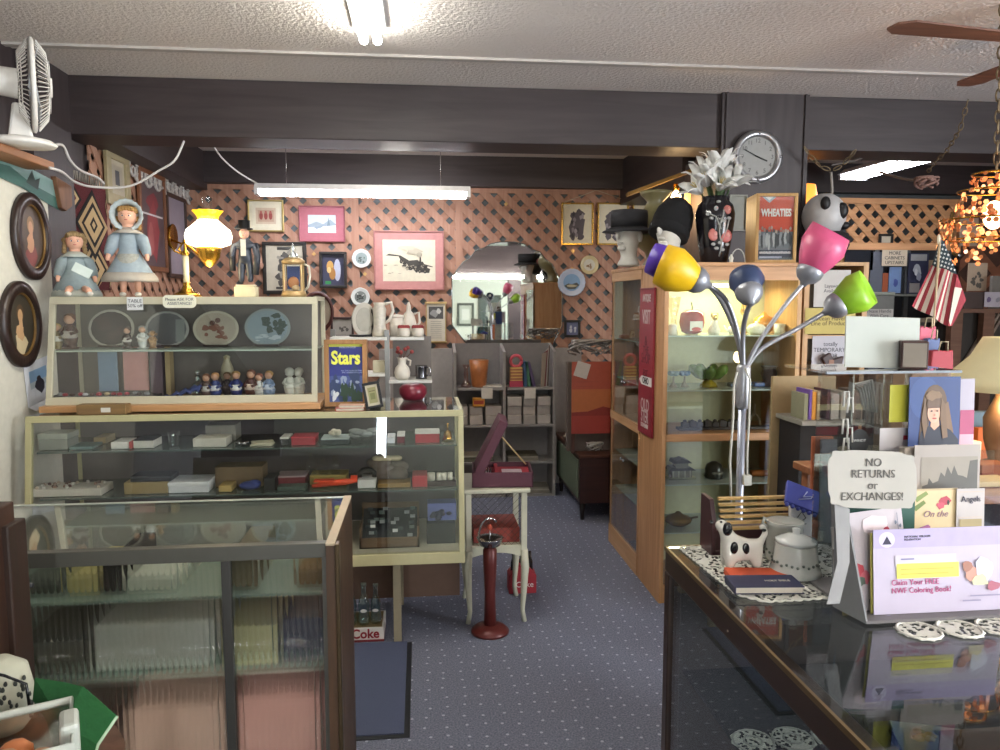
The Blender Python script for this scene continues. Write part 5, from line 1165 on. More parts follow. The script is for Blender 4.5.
mb = MB(); mb.lathe([(.03, 0), (.045, .03), (.045, .08), (.03, .13), (.014, .15), (.012, .18), (.006, .2), (0, .205)], CER, 16); mb.build('body', t); mb = MB(); mb.tube([(.03, 0, .13), (.06, 0, .14), (.065, 0, .08), (.04, 0, .05)], .007, CER, 8); mb.build('handle', t)
for px, lab in ((404, 'white pot topped with dark red fruit, beside the canister'), (418, 'white pot topped with dark red fruit, at the shelf end')):
    t = thing('fruit_pot', lab, 'pot', (sp(px, SY + .02), SY + .02, sz_(337))); mb = MB(); mb.lathe([(.03, 0), (.036, .01), (.036, .04), (.03, .05), (0, .05)], CER, 18); mb.build('pot', t)
    for i in range(5): mb = MB(); mb.ell((-.024 + .012 * i, 0, .056), .013, DRD, 8, 6); mb.build('fruit', t)
t = thing('milk_jug', 'round white milk jug with red flowers in its neck', 'jug', (sp(402, SY + .03), SY + .03, sz_(380)))
mb = MB(); mb.lathe([(.03, 0), (.045, .015), (.048, .04), (.04, .07), (.022, .09), (.026, .12), (.032, .13), (0, .125)], M('#dcd4c6', .3), 20); mb.build('body', t)
mb = MB(); mb.tube([(.028, 0, .12), (.05, 0, .11), (.045, 0, .08)], .006, CER, 8); mb.build('handle', t)
for i in range(7): mb = MB(); a_ = (rnd.uniform(-.03, .08), rnd.uniform(-.02, .02), .15 + rnd.uniform(0, .04)); mb.tube([(0, 0, .1), a_], .002, M('#5b3a2c', .8), 4); mb.ell(a_, .012, M('#9a4440', .7), 6, 5); mb.build('flower', t)
t = thing('metal_tankard', 'shiny metal tankard beside the round white milk jug', 'tankard', (sp(421, SY + .05), SY + .05, sz_(380)))
mb = MB(); mb.lathe([(.035, 0), (.033, .01), (.034, .07), (.037, .08), (0, .075)], M('#6a6a6e', .25, .9), 18); mb.build('body', t); mb = MB(); mb.tube([(.034, 0, .07), (.055, 0, .06), (.052, 0, .03), (.034, 0, .015)], .005, SILVER, 6); mb.build('handle', t)
mb = MB(); mb.lathe([(.05, 0), (.07, .03), (.07, .06), (.05, .08), (0, .08)], M('#6a1c2c', .3), 18); p = P(413, 400, SY + .1); solo(mb, 'red_bowl', 'dark red lidded bowl under the grey stand shelves', 'bowl', (p.x, SY + .1, LZ1 + .002 - .0))
bpy.context.view_layer.update()
bw = COL.objects['red_bowl']; bw.location = (P(413, 395, 3.9).x, 3.9, ZT)
t = thing('plate_on_stand', 'pale oval platter standing in a black plate holder', 'plate', (sp(364, SY + .05), SY + .05, sz_(337)), R(40))
mb = MB(); mb.disc((0, 0, .1), .085, .008, M('#bdb8ac', .3), 28, ry=.1); mb.disc((0, -.009, .1), .06, .002, M('#a8a498', .3), 28, ry=.072); mb.build('platter', t)
mb = MB(); mb.box(-.06, .06, -.03, .06, 0, .012, BLACK); mb.box(.05, .062, -.01, .05, 0, .16, BLACK); mb.build('stand', t)
mb = MB(); mb.box(-.035, .035, -.02, .02, 0, .07, M('#bfb89c', .6)); solo(mb, 'cream_tin', 'plain cream tin behind the Stars poster on a side shelf', 'tin', (sp(379), SY + .05, sz_(373)))
# ------------------------------------------------------------- shelf unit contents
def eb(name, label, cat, px0, py0, px1, py1, col, dep=.16, Y=EY + .02, group=None, lid=None):
    a, b, c, d = RC(px0, py0, px1, py1, Y); base = min((ez(q) for q in (388, 425, 462, 495)), key=lambda z: abs(z - c)) + .0015 if group != 'up' else c
    return item(name, label, cat, a, b, Y, Y + dep, base, base + (d - c), M(col, .8), None if group == 'up' else group, .003, lid and M(lid, .8), .3)
cols = ['#b3a9a0', '#aaa198', '#bab0a6', '#a59c93']
zb = ez(425) + .0015; hh = (ez(398) - ez(425)) / 3
rows = ['bottom', 'middle', 'top']
for ci, (a, b) in enumerate(((508, 522), (524, 536), (538, 551))):
    for k in range(3):
        o = item('small_carton', '%s carton in the %s stack of the nine-carton block' % (rows[k], ('inner', 'centre', 'outer')[ci]), 'box', ex(a), ex(b), EY + .02 + .02 * (k % 2), EY + .2, zb + k * (hh + .0015), zb + k * (hh + .0015) + hh, M(cols[(ci + k) % 4], .8), 'grey cartons in the right bay of the shelf unit', .004)
for ci, (a, b) in enumerate(((457, 468), (470, 483), (486, 502))):
    for k in range(2):
        item('small_carton', '%s carton in the %s pair behind the open burgundy box' % (('lower', 'upper')[k], ('outer', 'centre', 'inner')[ci]), 'box', ex(a), ex(b), EY + .02 + .02 * (k % 2), EY + .2, zb + k * (hh + .0015), zb + k * (hh + .0015) + hh, M(cols[(ci + k + 1) % 4], .8), 'grey cartons in the left bay of the shelf unit', .004)
t = item('film_carton', 'small yellow carton with an orange label on the grey cartons', 'box', ex(473), ex(485), EY + .01, EY + .06, zb + 2 * (hh + .0015), zb + 2 * (hh + .0015) + .07, M('#c98a2a', .6))
mb = MB(); mb.box(-.04, .04, -.0265, -.0255, .02, .05, M('#a03a20', .6)); mb.build('label', t)
zt_ = ez(388) + .0015
t = thing('orange_glass_vase', 'amber pressed glass vase on the top shelf of the shelf unit', 'vase', (ex(480), EY + .1, zt_)); mb = MB(); mb.lathe([(.055, 0), (.06, .02), (.07, .12), (.08, .22), (.0, .21)], M('#a8683c', .3, var=.3, sc=25), 20); mb.build('body', t)
mb = MB(); mb.disc((0, 0, 0), .15, .012, M('#cfc8bc', .3), ax='z', ry=.08); solo(mb, 'white_platter', 'white oval platter lying before the amber vase', 'plate', (ex(488), EY + .12, zt_)); COL.objects['white_platter'].location.x = ex(493); 
t = thing('glass_candlestick', 'clear and reddish glass candlestick left beside the amber vase', 'candlestick', (ex(467), EY + .1, zt_)); mb = MB(); mb.lathe([(.045, 0), (.04, .02), (.012, .06), (.02, .1), (.012, .14), (.03, .18), (0, .18)], glassmat('pink_glass', (.85, .7, .68), .15), 16); mb.build('stem', t)
t = thing('toy_telephone', 'pink and yellow toy with a ring handle on the top shelf', 'toy', (ex(517), EY + .05, zt_)); mb = MB(); mb.box(-.055, .055, 0, .04, 0, .05, M('#a8324a', .6)); mb.box(-.05, .05, 0, .04, .05, .16, M('#c9a05a', .6)); 
for i in range(4): mb.box(-.05, .05, -.002, 0, .06 + .025 * i, .07 + .025 * i, M('#8a4a30', .6))
mb.build('body', t); mb = MB(); mb.tube([(.045 * cos(q * pi / 8), .02, .21 + .045 * sin(q * pi / 8)) for q in range(17)], .013, M('#c9505a', .6), 8); mb.build('ring_handle', t)
for i, (px, c, tl) in enumerate(((526, '#2e4a6a', 0), (530, '#3a6a4a', .1), (535, '#4a3a5a', .2))):
    mb = MB(); mb.box(-.012, .012, 0, .14, 0, .2, M(c, .6)); solo(mb, 'book', ['upright blue-backed book on the top shelf, beside the pink toy', 'green-backed book leaning second on the top shelf', 'purple-backed book leaning furthest on the top shelf'][i], 'book', (ex(px), EY + .04, zt_ + .004), ry=tl * -1.2)
mb = MB(); mb.at(0, 0, 0)
for i in range(4): mb.prism([(-.03 + .015 * i, .02 * i, 0), (.0 + .015 * i, .02 * i, 0), (.02 + .012 * i, .02 * i, .28 + .02 * i), (-.02 + .012 * i, .02 * i, .27)], (0, .006, 0), M(['#8a7a6a', '#6a2c2c', '#a8a096', '#5a4030'][i], .6))
solo(mb, 'wrapped_prints', 'plastic wrapped prints standing upright at the shelf end', 'prints', (ex(545), EY + .05, zt_))
for px, lab in ((487, 'white note stuck on the shelf edge beneath the amber vase'), (530, 'white note stuck on the shelf edge beneath the toy')):
    p = P(px, 393, EY); mb = MB(); mb.box(-.045, .045, -.002, 0, -.045, .04, M('#cdc5b8', .7)); solo(mb, 'paper_note', lab, 'note', (p.x, EY - .001, p.z))
for px0, px1, py, lab in ((507, 540, 462, 'flat stack of old magazines on the third shelf, outer bay'), (462, 495, 462, 'loose papers on the third shelf behind the burgundy box'), (520, 552, 495, 'flat stack of prints on the lowest shelf')):
    mb = MB(); w = (ex(px1) - ex(px0)) / 2
    for i in range(4): mb.at(0, 0, .012 * i, rz=rnd.uniform(-.08, .08)); mb.box(-w * .92, w * .92, -.1, .1, 0, .01, M(rnd.choice(['#8a8274', '#6a6a5a', '#a09888', '#57503f']), .7))
    solo(mb, 'magazine_stack', lab, 'magazines', ((ex(px0) + ex(px1)) / 2, EY + .13, ez(py) + .0015))
# ------------------------------------------------------------- burgundy flatware box on the table
BUR = M('#4c2430', .7, bump=.2, sc=200); RED = M('#9a2230', .85)
t = thing('flatware_box', 'open burgundy flatware box with red lining and its lid propped up', 'box', (P(503, 480, 3.7).x, 3.76, TZ + .0015), R(-4))
mb = MB(); W, D, Hh = .15, .125, .075
for q in ((-W, W, -D, -D + .008, 0, Hh), (-W, W, D - .008, D, 0, Hh), (-W, -W + .008, -D, D, 0, Hh), (W - .008, W, -D, D, 0, Hh), (-W, W, -D, D, 0, .008)): mb.box(*q, BUR)
mb.build('tray', t, bevel=.002)
mb = MB(); mb.box(-W + .01, W - .01, -D + .01, D - .01, .03, .052, RED); mb.box(-.04, -.02, -D + .01, D - .01, .052, .07, RED); mb.build('lining', t, bevel=.004)
mb = MB(); mb.box(.0, .1, -.06, .03, .0535, .058, M('#b9a8a8', .6)); mb.build('paper_insert', t)
for i in range(6): mb = MB(); mb.tube([(-.12 + .012 * i, -.07, .06), (-.115 + .012 * i, 0, .066), (-.12 + .012 * i, .06, .06)], [.007, .004, .003], SILVER, 6); mb.build('spoon', t)
ld = MB(); ang = R(26); ld.T = Matrix.Translation((-W + .01, 0, Hh)) @ Matrix.Rotation(ang, 4, 'Y'); ld.box(0, .045, -D, D, 0, .29, BUR); ld.build('lid', t, bevel=.004)
mb = MB(); mb.tube([(W - .02, D - .02, Hh - .01), (-.03, D - .03, .25)], .004, M('#b59a6a', .5), 6); mb.build('lid_prop', t)
# ------------------------------------------------------------- red pedestal ashtray
p = PZ(490, 632, 0); t = thing('pedestal_ashtray', 'red enamel pedestal ashtray with a chrome bowl and loop handle', 'ashtray', (p.x, p.y, 0)); RDM = M('#5a2420', .35, .2)
mb = MB(); mb.lathe([(.09, 0), (.092, .012), (.07, .03), (.04, .04), (0, .045)], RDM, 28); mb.build('base', t)
mb = MB(); mb.lathe([(.03, .035), (.026, .2), (.032, .33), (.034, .41), (.02, .43), (0, .43)], RDM, 20); mb.build('pedestal', t)
mb = MB(); mb.lathe([(.02, .42), (.05, .435), (.062, .465), (.066, .47), (.05, .465), (.02, .45), (0, .448)], M('#a8a8aa', .15, 1.0), 24); mb.build('bowl', t)
mb = MB(); mb.tube([(-.055 * cos(q * pi / 10) , 0, .465 + .1 * sin(q * pi / 10)) for q in range(0, 8)], .005, M('#c0c0c2', .15, 1.0), 8); mb.build('handle', t)
mb = MB(); mb.ell((.0, 0, .52), (.012, .01, .014), M('#a8442c', .5), 8, 6); mb.cyl((0, 0, .45), (0, 0, .51), .003, SILVER); mb.build('lighter_knob', t)
# ------------------------------------------------------------- soda crate with bottles, and soda carrier
RC_ = M('#8e1c28', .5, var=0)
p = PZ(368, 642, 0); t = thing('soda_crate', 'white and red lettered soda crate on the floor beside the wooden counter', 'crate', (p.x - .02, p.y + .1, 0))
mb = MB(); a_, b_ = P(330, 630, p.y).x - t.location.x, P(384, 630, p.y).x - t.location.x; hz_ = P(370, 628, p.y).z
mb.box(a_, b_, -.1, .1, 0.01, hz_, M('#d6d2cc', .6)); mb.box(a_, b_, -.101, .101, 0, .012, M('#7a2228', .6)); mb.build('crate', t, bevel=.002)
mb = MB(); mb.box(a_ + .01, b_ - .01, -.09, .09, hz_, hz_ + .001, M('#6a5a34', .7)); mb.build('insert', t)
text('lettering', 'Coke', .062, RC_, t, (.008 , -.1015, hz_ / 2 + .005), bold=.0018, sx=.95)
def bottle(x, y, z, h, label, group):
    t = thing('glass_bottle', label, 'bottle', (x, y, z), group=group); mb = MB(); r = h * .14
    mb.lathe([(r * .9, 0), (r, .02), (r * .85, h * .28), (r, h * .45), (r * .8, h * .58), (r * .45, h * .72), (r * .4, h * .92), (r * .5, h * .93), (r * .5, h), (0, h)], BG, 14); mb.build('body', t)
    mb = MB(); mb.disc((0, -r * .97, h * .36), r * .55, .001, M('#dcdcd8', .5), n=10, ry=r * .3); mb.build('label', t); return t
bb = [(-.075, 'first'), (-.02, 'second'), (.04, 'third')]
bottle(t.location.x - .06, t.location.y - .05, hz_ + .002, .2, 'clear green soda bottle in the crate, half hidden by the wooden counter end', 'soda bottles in the lettered crate')
bottle(t.location.x + .0, t.location.y - .05, hz_ + .002, .2, 'clear green soda bottle in the middle of the lettered crate', 'soda bottles in the lettered crate')
bottle(t.location.x + .055, t.location.y - .04, hz_ + .002, .19, 'clear green soda bottle nearest the wooden case leg', 'soda bottles in the lettered crate')
p = PZ(514, 625, 0); t = thing('soda_carrier', 'red cardboard soda carrier with dark bottles beside the cream table', 'carrier', (P(523, 610, 3.98).x, 4.04, 0))
mb = MB(); mb.prism([(-.075, -.05, 0), (.075, -.05, 0), (.075, -.05, .1), (.02, -.05, .16), (-.02, -.05, .16), (-.075, -.05, .1)], (0, .1, 0), M('#8e1a26', .6)); mb.build('carton', t, bevel=.002)
text('lettering', 'Coke', .045, M('#d8d4cc', .5, var=0), t, (0.01, -.0515, .05))
for i in range(3): mb = MB(); mb.lathe([(.018, .1), (.016, .16), (.008, .19), (.008, .22), (0, .222)], M('#1a1412', .15), 10, o=(-.045 + .045 * i, 0, 0)); mb.build('bottle', t)
# ------------------------------------------------------------- things by the low dark cabinet
LC = .4915
a_, b_, c_, d_ = RC(575, 362, 606, 440, 5.35)
t = thing('sunset_poster', 'unframed orange and red sunset poster leaning by the oak cabinet', 'poster', ((a_ + b_) / 2 + .06, 5.37, LC + .14))
w = (b_ - a_) / 2 + .08; h = d_ - LC - .14
mb = MB(); mb.at(0, 0, h / 2); mb.box(-w, w, 0, .01, -h / 2, h / 2, M('#a8563a', .7)); art(mb, w * 2, h, [('r', '#a8503a', 0, 0, 1, 1), ('r', '#b86a3c', 0, .3, 1, .62), ('p', '#8a3028', [(0, .3), (.3, .31), (.6, .38), (.8, .34), (1, .33), (1, .25), (0, .25)]), ('r', '#a03c30', 0, 0, 1, .25), ('r', '#8f4838', .08, .72, .5, .725), ('r', '#8f4838', .08, .66, .4, .665)], -.0005); mb.build('sheet', t)
mb = MB(); mb.box(-w, -w + .025, 0, .02, -.14, .0, wood('#4a2a20', '#5c382a', .5, 'z', 4)); mb.box(w - .025, w, 0, .02, -.14, .0, wood('#4a2a20', '#5c382a', .5, 'z', 4)); mb.build('easel_leg', t)
p = P(584, 370, 5.3); mb = MB(); mb.box(-.05, .05, -.002, 0, -.06, .05, M('#c4bcb4', .7)); solo(mb, 'paper_note', 'tilted white note pinned on the sunset poster', 'note', (p.x, 5.355, p.z), ry=.3)
def tangle(name, label, cat, c, r, n, m, tr=.004, rr=None):
    mb = MB(); r_ = rr or (r, r, r)
    for i in range(n):
        a0 = rnd.uniform(0, 6.28); b0 = rnd.uniform(-1.2, 1.2); k = rnd.uniform(.5, 1)
        mb.tube([(r_[0] * k * cos(a0 + q * .5), r_[1] * k * sin(a0 + q * .5), r_[2] * (.6 * sin(b0 + q * .4)) + r_[2]) for q in range(8)], tr, m, 4)
    return solo(mb, name, label, cat, c)
CLR = M('#a09a94', .2, .3)
tangle('plastic_wrapped_bundle', 'crumpled clear plastic wrap bundle above the sunset poster', 'bundle', (P(592, 345, 5.45).x, 5.47, P(592, 362, 5.45).z), .1, 26, CLR, .006, (.18, .08, .1))
mb = MB(); mb.box(-.2, .2, -.03, .03, 0, P(592, 362, 5.45).z - LC - .001, M('#5d5148', .8)); solo(mb, 'cardboard_box', 'tall grey brown carton behind the sunset poster', 'box', (P(592, 345, 5.45).x + .02, 5.47, LC))
tangle('silver_tinsel', 'tangle of silver ornaments beneath the sunset poster', 'tinsel', (P(594, 450, 5.34).x, 5.33, LC), .05, 22, M('#b8b6b0', .3, .6), .004, (.07, .03, .05))
tangle('wicker_tray', 'small pile of papers and wicker on the low cabinet', 'tray', (P(567, 448, 6.0).x + .05, 5.95, LC), .05, 10, M('#8a7a64', .8), .006, (.09, .1, .012))
mb = MB(); mb.disc((0, 0, 0), .08, .02, M('#9a6a3c', .5), ax='z')
# ------------------------------------------------------------- inside the lit oak cabinet
GY = OY0 + .16
S1, S2, S3, S4, S5 = 1.4185, 1.1335, .9065, .6335, .3735
def gx(px, Y=GY): return P(px, 400, Y).x
def lat(name, label, cat, px, z, prof, m, Y=GY, n=18, part='body', extra=None, group=None, smooth=True):
    t = thing(name, label, cat, (gx(px, Y), Y, z), group=group); mb = MB(); mb.lathe(prof, m, n, smooth=smooth); mb.build(part, t)
    if extra:
        for nm, f in extra: mb = MB(); f(mb); mb.build(nm, t)
    return t
PORC = M('#dcdcd0', .25)
lat('apple_cookie_jar', 'big glossy red apple cookie jar with a picture on its front', 'cookie jar', 690, S1, [(.03, 0), (.055, .012), (.068, .06), (.062, .11), (.03, .13), (0, .122)], M('#8f1420', .15), extra=[
    ('stem', lambda mb: mb.tube([(0, 0, .12), (.0, 0, .145), (-.006, 0, .17)], .004, M('#3a4a2a', .6), 6)),
    ('picture', lambda mb: (mb.box(-.034, .034, -.07, -.066, .02, .07, M('#cfcfc0', .4)), mb.ell((0, -.069, .028), (.03, .004, .012), M('#b03030', .4), 8, 5)))])
lat('dog_figurine', 'small white and gold spotted dog figurine beside the apple jar', 'figurine', 712, S1, [(.03, 0), (.034, .02), (.02, .05), (.016, .07), (0, .075)], M('#c9c9b8', .3, var=.4, sc=80), extra=[
    ('head', lambda mb: (mb.ell((0, -.01, .09), .018, M('#b59a50', .3, .5), 10, 7), mb.ell((0, -.028, .085), (.009, .012, .008), M('#b59a50', .3, .5), 8, 5))),
    ('ear', lambda mb: (mb.ell((-.016, -.005, .1), (.006, .005, .014), M('#b59a50', .3, .5), 6, 5), mb.ell((.016, -.005, .1), (.006, .005, .014), M('#b59a50', .3, .5), 6, 5)))])
lat('white_teapot', 'little white teapot between the dog figurine and the round white tureen', 'teapot', 731, S1, [(.02, 0), (.028, .015), (.026, .035), (.01, .045), (.006, .052), (0, .056)], PORC, extra=[('spout', lambda mb: mb.tube([(-.024, 0, .015), (-.045, 0, .03), (-.05, 0, .045)], [.008, .005, .004], PORC, 8)), ('handle', lambda mb: mb.tube([(.024, 0, .035), (.042, 0, .03), (.038, 0, .012), (.024, 0, .01)], .003, PORC, 6))])
lat('white_tureen', 'round white tureen with a floral band in front of the golden pumpkin', 'tureen', 754, S1, [(.03, 0), (.048, .02), (.05, .035), (.035, .05), (.01, .058), (.008, .068), (0, .07)], M('#d2d6c8', .25, var=.25, sc=70), Y=GY - .03)
lat('pumpkin_jar', 'golden glass pumpkin jar on the top shelf of the lit cabinet', 'jar', 761, S1, [(.03, 0), (.05, .02), (.058, .05), (.05, .085), (.02, .098), (.008, .115), (0, .116)], M('#c98a2c', .15, .3), Y=GY + .06, n=16)
lat('floral_mug', 'white mug with dark spots at the hinge side of the top shelf', 'mug', 777, S1, [(.026, 0), (.028, .01), (.03, .055), (0, .05)], M('#cfd0c0', .3, var=.5, sc=60), Y=GY - .04, extra=[('handle', lambda mb: mb.tube([(.028, 0, .045), (.045, 0, .035), (.04, 0, .015), (.027, 0, .01)], .004, PORC, 6))])
CRY = glassmat('crystal', (.9, .92, .86), .25, .02, 2.0)
lat('crystal_vase', 'tall cut crystal vase next to the door frame, beside the apple jar', 'vase', 672, S1, [(.03, 0), (.02, .03), (.014, .08), (.03, .14), (.04, .2), (0, .19)], CRY, Y=GY + .05, n=8, smooth=False)
lat('white_jar', 'short white jar in front of the crystal vase', 'jar', 671, S1, [(.022, 0), (.024, .05), (.016, .055), (0, .06)], PORC, Y=GY - .06)
lat('gilt_figurine', 'slender gilt figurine hanging behind the blue lamp head', 'figurine', 741, S1, [(.014, .1), (.02, .12), (.01, .16), (.016, .19), (.004, .22), (0, .225)], M('#c9a24a', .25, .8), Y=GY + .1, extra=[('stand', lambda mb: (mb.cyl((0, 0, 0), (0, 0, .1), .003, BRASS), mb.cyl((0, 0, 0), (0, 0, .006), .022, BRASS)))])
# second shelf
GLV = M('#4d6b2c', .2, .1)
t = thing('green_epergne', 'green glass leaf bowl on an amber foot, on the second lit shelf', 'bowl', (gx(708), GY, S2))
mb = MB(); mb.lathe([(.05, 0), (.04, .02), (.015, .04), (.02, .06), (0, .06)], M('#8a7a1c', .2, .2), 14); mb.build('foot', t)
for k in range(7):
    a_ = 2 * pi * k / 7; mb = MB(); mb.T = Matrix.Rotation(a_, 4, 'Z'); mb.tube([(.01, 0, .05), (.05, 0, .07), (.09, 0, .1), (.1, 0, .115)], [.016, .03, .026, .008], GLV, 8); mb.build('leaf', t)
for px, lab, c in ((673, 'frosted blue glass flower ornament nearest the cabinet side', '#6a8494'), (684, 'second blue glass flower ornament, next to the green leaf bowl', '#4a6a9a')):
    t = thing('glass_flower', lab, 'ornament', (gx(px), GY, S2)); mb = MB(); mb.lathe([(.025, 0), (.02, .01), (.006, .03), (.006, .06), (0, .06)], M('#7a6a5a', .3, .2), 10); mb.build('foot', t)
    for k in range(5): mb = MB(); a_ = 2 * pi * k / 5; mb.ell((.018 * cos(a_), .018 * sin(a_), .075), (.016, .016, .014), M(c, .15, .1), 8, 6); mb.build('petal', t)
lat('brown_urn', 'dark brown squat urn on the second shelf near the door hinge', 'urn', 768, S2, [(.04, 0), (.045, .01), (.03, .03), (.045, .07), (.035, .095), (.045, .11), (0, .1)], M('#3a2824', .35))
item('small_blue_box', 'small blue glass box between the leaf bowl and brown urn', 'box', gx(752), gx(762), GY - .03, GY + .03, S2, S2 + .022, M('#3c5a8a', .3))
item('small_blue_box', 'low blue grey tray behind the lamp pole on the second shelf', 'tray', gx(728), gx(738), GY - .03, GY + .03, S2, S2 + .018, M('#4a5a6a', .3))
# middle shelf
t = thing('carved_train', 'long dark carved wooden train lying on the middle oak shelf', 'carving', (gx(728), GY - .03, S3)); DKW = M('#2e2620', .5)
mb = MB(); L_ = (gx(780) - gx(677)) / 2; mb.box(-L_, L_, -.03, .03, 0, .014, DKW); mb.build('base', t, bevel=.002)
for i in range(9):
    x = -L_ + .04 + i * .042; mb = MB(); mb.box(x - .018, x + .018, -.015, .015, .014, .04 + .008 * (i % 2), DKW); mb.ell((x, 0, .045), (.012, .012, .01), DKW, 8, 5); mb.build('carriage', t, bevel=.002)
t = thing('wishbone_ornament', 'white wishbone shaped ornament on the middle oak shelf', 'ornament', (gx(760), GY + .06, S3))
mb = MB(); 
for s in (-1, 1): mb.tube([(s * .032, 0, 0), (s * .03, 0, .03), (s * .015, 0, .055), (0, 0, .065)], .007, M('#a8a894', .4), 8)
mb.tube([(0, 0, .06), (0, 0, .12)], [.008, .005], M('#a8a894', .4), 8); mb.build('body', t)
# lower shelves
t = thing('glass_gazebo', 'silver and glass model house with a dark roof behind the lower glass', 'model house', (gx(682), GY, S4))
mb = MB(); mb.box(-.075, .075, -.04, .04, 0, .012, CRY); mb.box(-.055, .055, -.03, .03, .012, .05, M('#8d8d78', .2, .6)); mb.box(-.035, .035, -.025, .025, .06, .09, M('#8d8d78', .2, .6)); mb.build('walls', t)
mb = MB(); RF = M('#3a3830', .3, .4)
for z, w in ((.05, .075), (.09, .052)): mb.prism([(-w, -.04, z), (w, -.04, z), (w * .7, -.02, z + .014), (-w * .7, -.02, z + .014)], (0, .08, 0), RF)
mb.prism([(-.04, -.03, .1), (.04, -.03, .1), (0, -.03, .118)], (0, .06, 0), RF); mb.build('roof', t)
for x in (-.05, -.02, .015, .045): mb = MB(); mb.box(x - .004, x + .004, -.034, -.03, .012, .05, M('#c9c9b0', .2, .6)); mb.build('column', t)
lat('jewel_casket', 'dark arched jewel casket beside the glass model house', 'casket', 716, S4, [(.05, 0), (.055, .012), (.048, .03), (.05, .05), (.04, .075), (.015, .09), (0, .092)], M('#3c3e38', .3, .6), n=12, extra=[('band', lambda mb: mb.box(-.03, .03, -.056, -.045, .03, .04, M('#8d8d80', .3, .6)))])
t = thing('wooden_roll', 'orange brown wooden roll lying by the lamp pole on the lower shelf', 'roll', (gx(765), GY, S4)); mb = MB(); mb.tube([(-.065, 0, .018), (.065, 0, .018)], .018, M('#9a5a20', .5), 12); mb.build('body', t)
lat('amber_casserole', 'amber glass covered dish on the lowest visible shelf', 'dish', 681, S5, [(.04, 0), (.07, .02), (.075, .035), (.06, .05), (.02, .065), (.012, .075), (0, .078)], M('#8a6a1c', .15, .4), extra=[('handle', lambda mb: mb.tube([(.06, 0, .035), (.11, 0, .042)], .006, M('#4a3a1c', .4), 6))])
lat('glass_knob_jar', 'tiny crystal knobbed jar at the cabinet side on the lowest visible shelf', 'jar', 666, S5, [(.016, 0), (.018, .03), (.008, .04), (.012, .055), (0, .058)], CRY, Y=GY - .06)
# cabinet facing the aisle: glass ware
for (y, z, k, lab) in ((4.3, .6275, 0, 'clear glass bowl behind the aisle door, upper of the lower shelves'), (4.7, .6275, 0, 'clear glass bowl behind the far aisle door'), (4.3, .3875, 0, 'stack of clear plates low behind the near aisle door'), (4.3, 1.1075, 1, 'crystal pitcher behind the near upper aisle door'), (4.7, 1.1075, 1, 'crystal decanter behind the far upper aisle door'), (4.35, 1.3575, 1, 'cut glass vase on the top shelf behind the near aisle door'), (4.7, 1.3575, 0, 'glass comport on the top shelf behind the far aisle door')):
    mb = MB(); mb.lathe([(.03, 0), (.02, .02), (.05, .05), (.08, .06), (0, .045)] if k == 0 else [(.04, 0), (.045, .04), (.03, .1), (.04, .15), (0, .14)], CRY, 12, smooth=False)
    solo(mb, ['glass_bowl', 'crystal_vase'][k], lab, ['bowl', 'vase'][k], (1.42, y, z))
# ------------------------------------------------------------- on top of the oak cabinets
TO = OZ + .0015
def pot_verts(): pass
t = thing('black_vase', 'tall black vase painted with pink flowers, holding white lilies', 'vase', (P(714, 255, 3.97).x, 3.97, TO))
vh = P(714, 197, 3.97).z - TO; BKV = M('#17151a', .15)
prof = [(.062, 0), (.07, .01), (.085, vh * .3), (.1, vh * .62), (.103, vh * .75), (.09, vh * .88), (.07, vh * .94), (.072, vh), (.055, vh), (.05, vh * .9), (0, vh * .85)]
mb = MB(); mb.lathe(prof, BKV, 28); mb.build('body', t)
def on_vase(a_, z):
    k = 0
    for i in range(len(prof) - 1):
        if prof[i][1] <= z <= prof[i + 1][1]: k = prof[i][0] + (prof[i + 1][0] - prof[i][0]) * (z - prof[i][1]) / (prof[i + 1][1] - prof[i][1]); break
    return Vector((k * 1.01 * cos(a_), k * 1.01 * sin(a_), z))
mb = MB()
for (a_, z, r, c) in ((-2.0, vh * .42, .03, '#b56a62'), (-1.25, vh * .4, .032, '#b8605a'), (-1.3, vh * .78, .022, '#a8625a'), (-1.9, vh * .8, .012, '#a8a8a8')):
    p = on_vase(a_, z); mb.ell(p, (r, .006, r * 1.1), M(c, .4), 10, 7); mb.ell(p + Vector((r * .3, -.004, r * .2)), (r * .4, .004, r * .4), M('#cf8f86', .4), 8, 5)
mb.build('flower_pattern', t)
mb = MB(); LF = M('#9a9a96', .4)
mb.tube([on_vase(-1.6 + .1 * sin(q), vh * (.1 + .085 * q)) for q in range(9)], .004, LF, 5); mb.tube([on_vase(-1.6, vh * .5), on_vase(-1.9, vh * .68), on_vase(-2.2, vh * .72)], .004, LF, 5); mb.tube([on_vase(-1.55, vh * .3), on_vase(-1.25, vh * .5), on_vase(-1.15, vh * .66)], .004, LF, 5)
for a_, z in ((-2.3, .72), (-2.1, .66), (-1.2, .66), (-1.8, .22), (-1.4, .2), (-1.1, .28), (-2.0, .28), (-1.6, .3), (-1.75, .9), (-1.5, .62)): mb.ell(on_vase(a_, vh * z), (.014, .004, .009), LF, 8, 5)
mb.build('painted_branch', t)
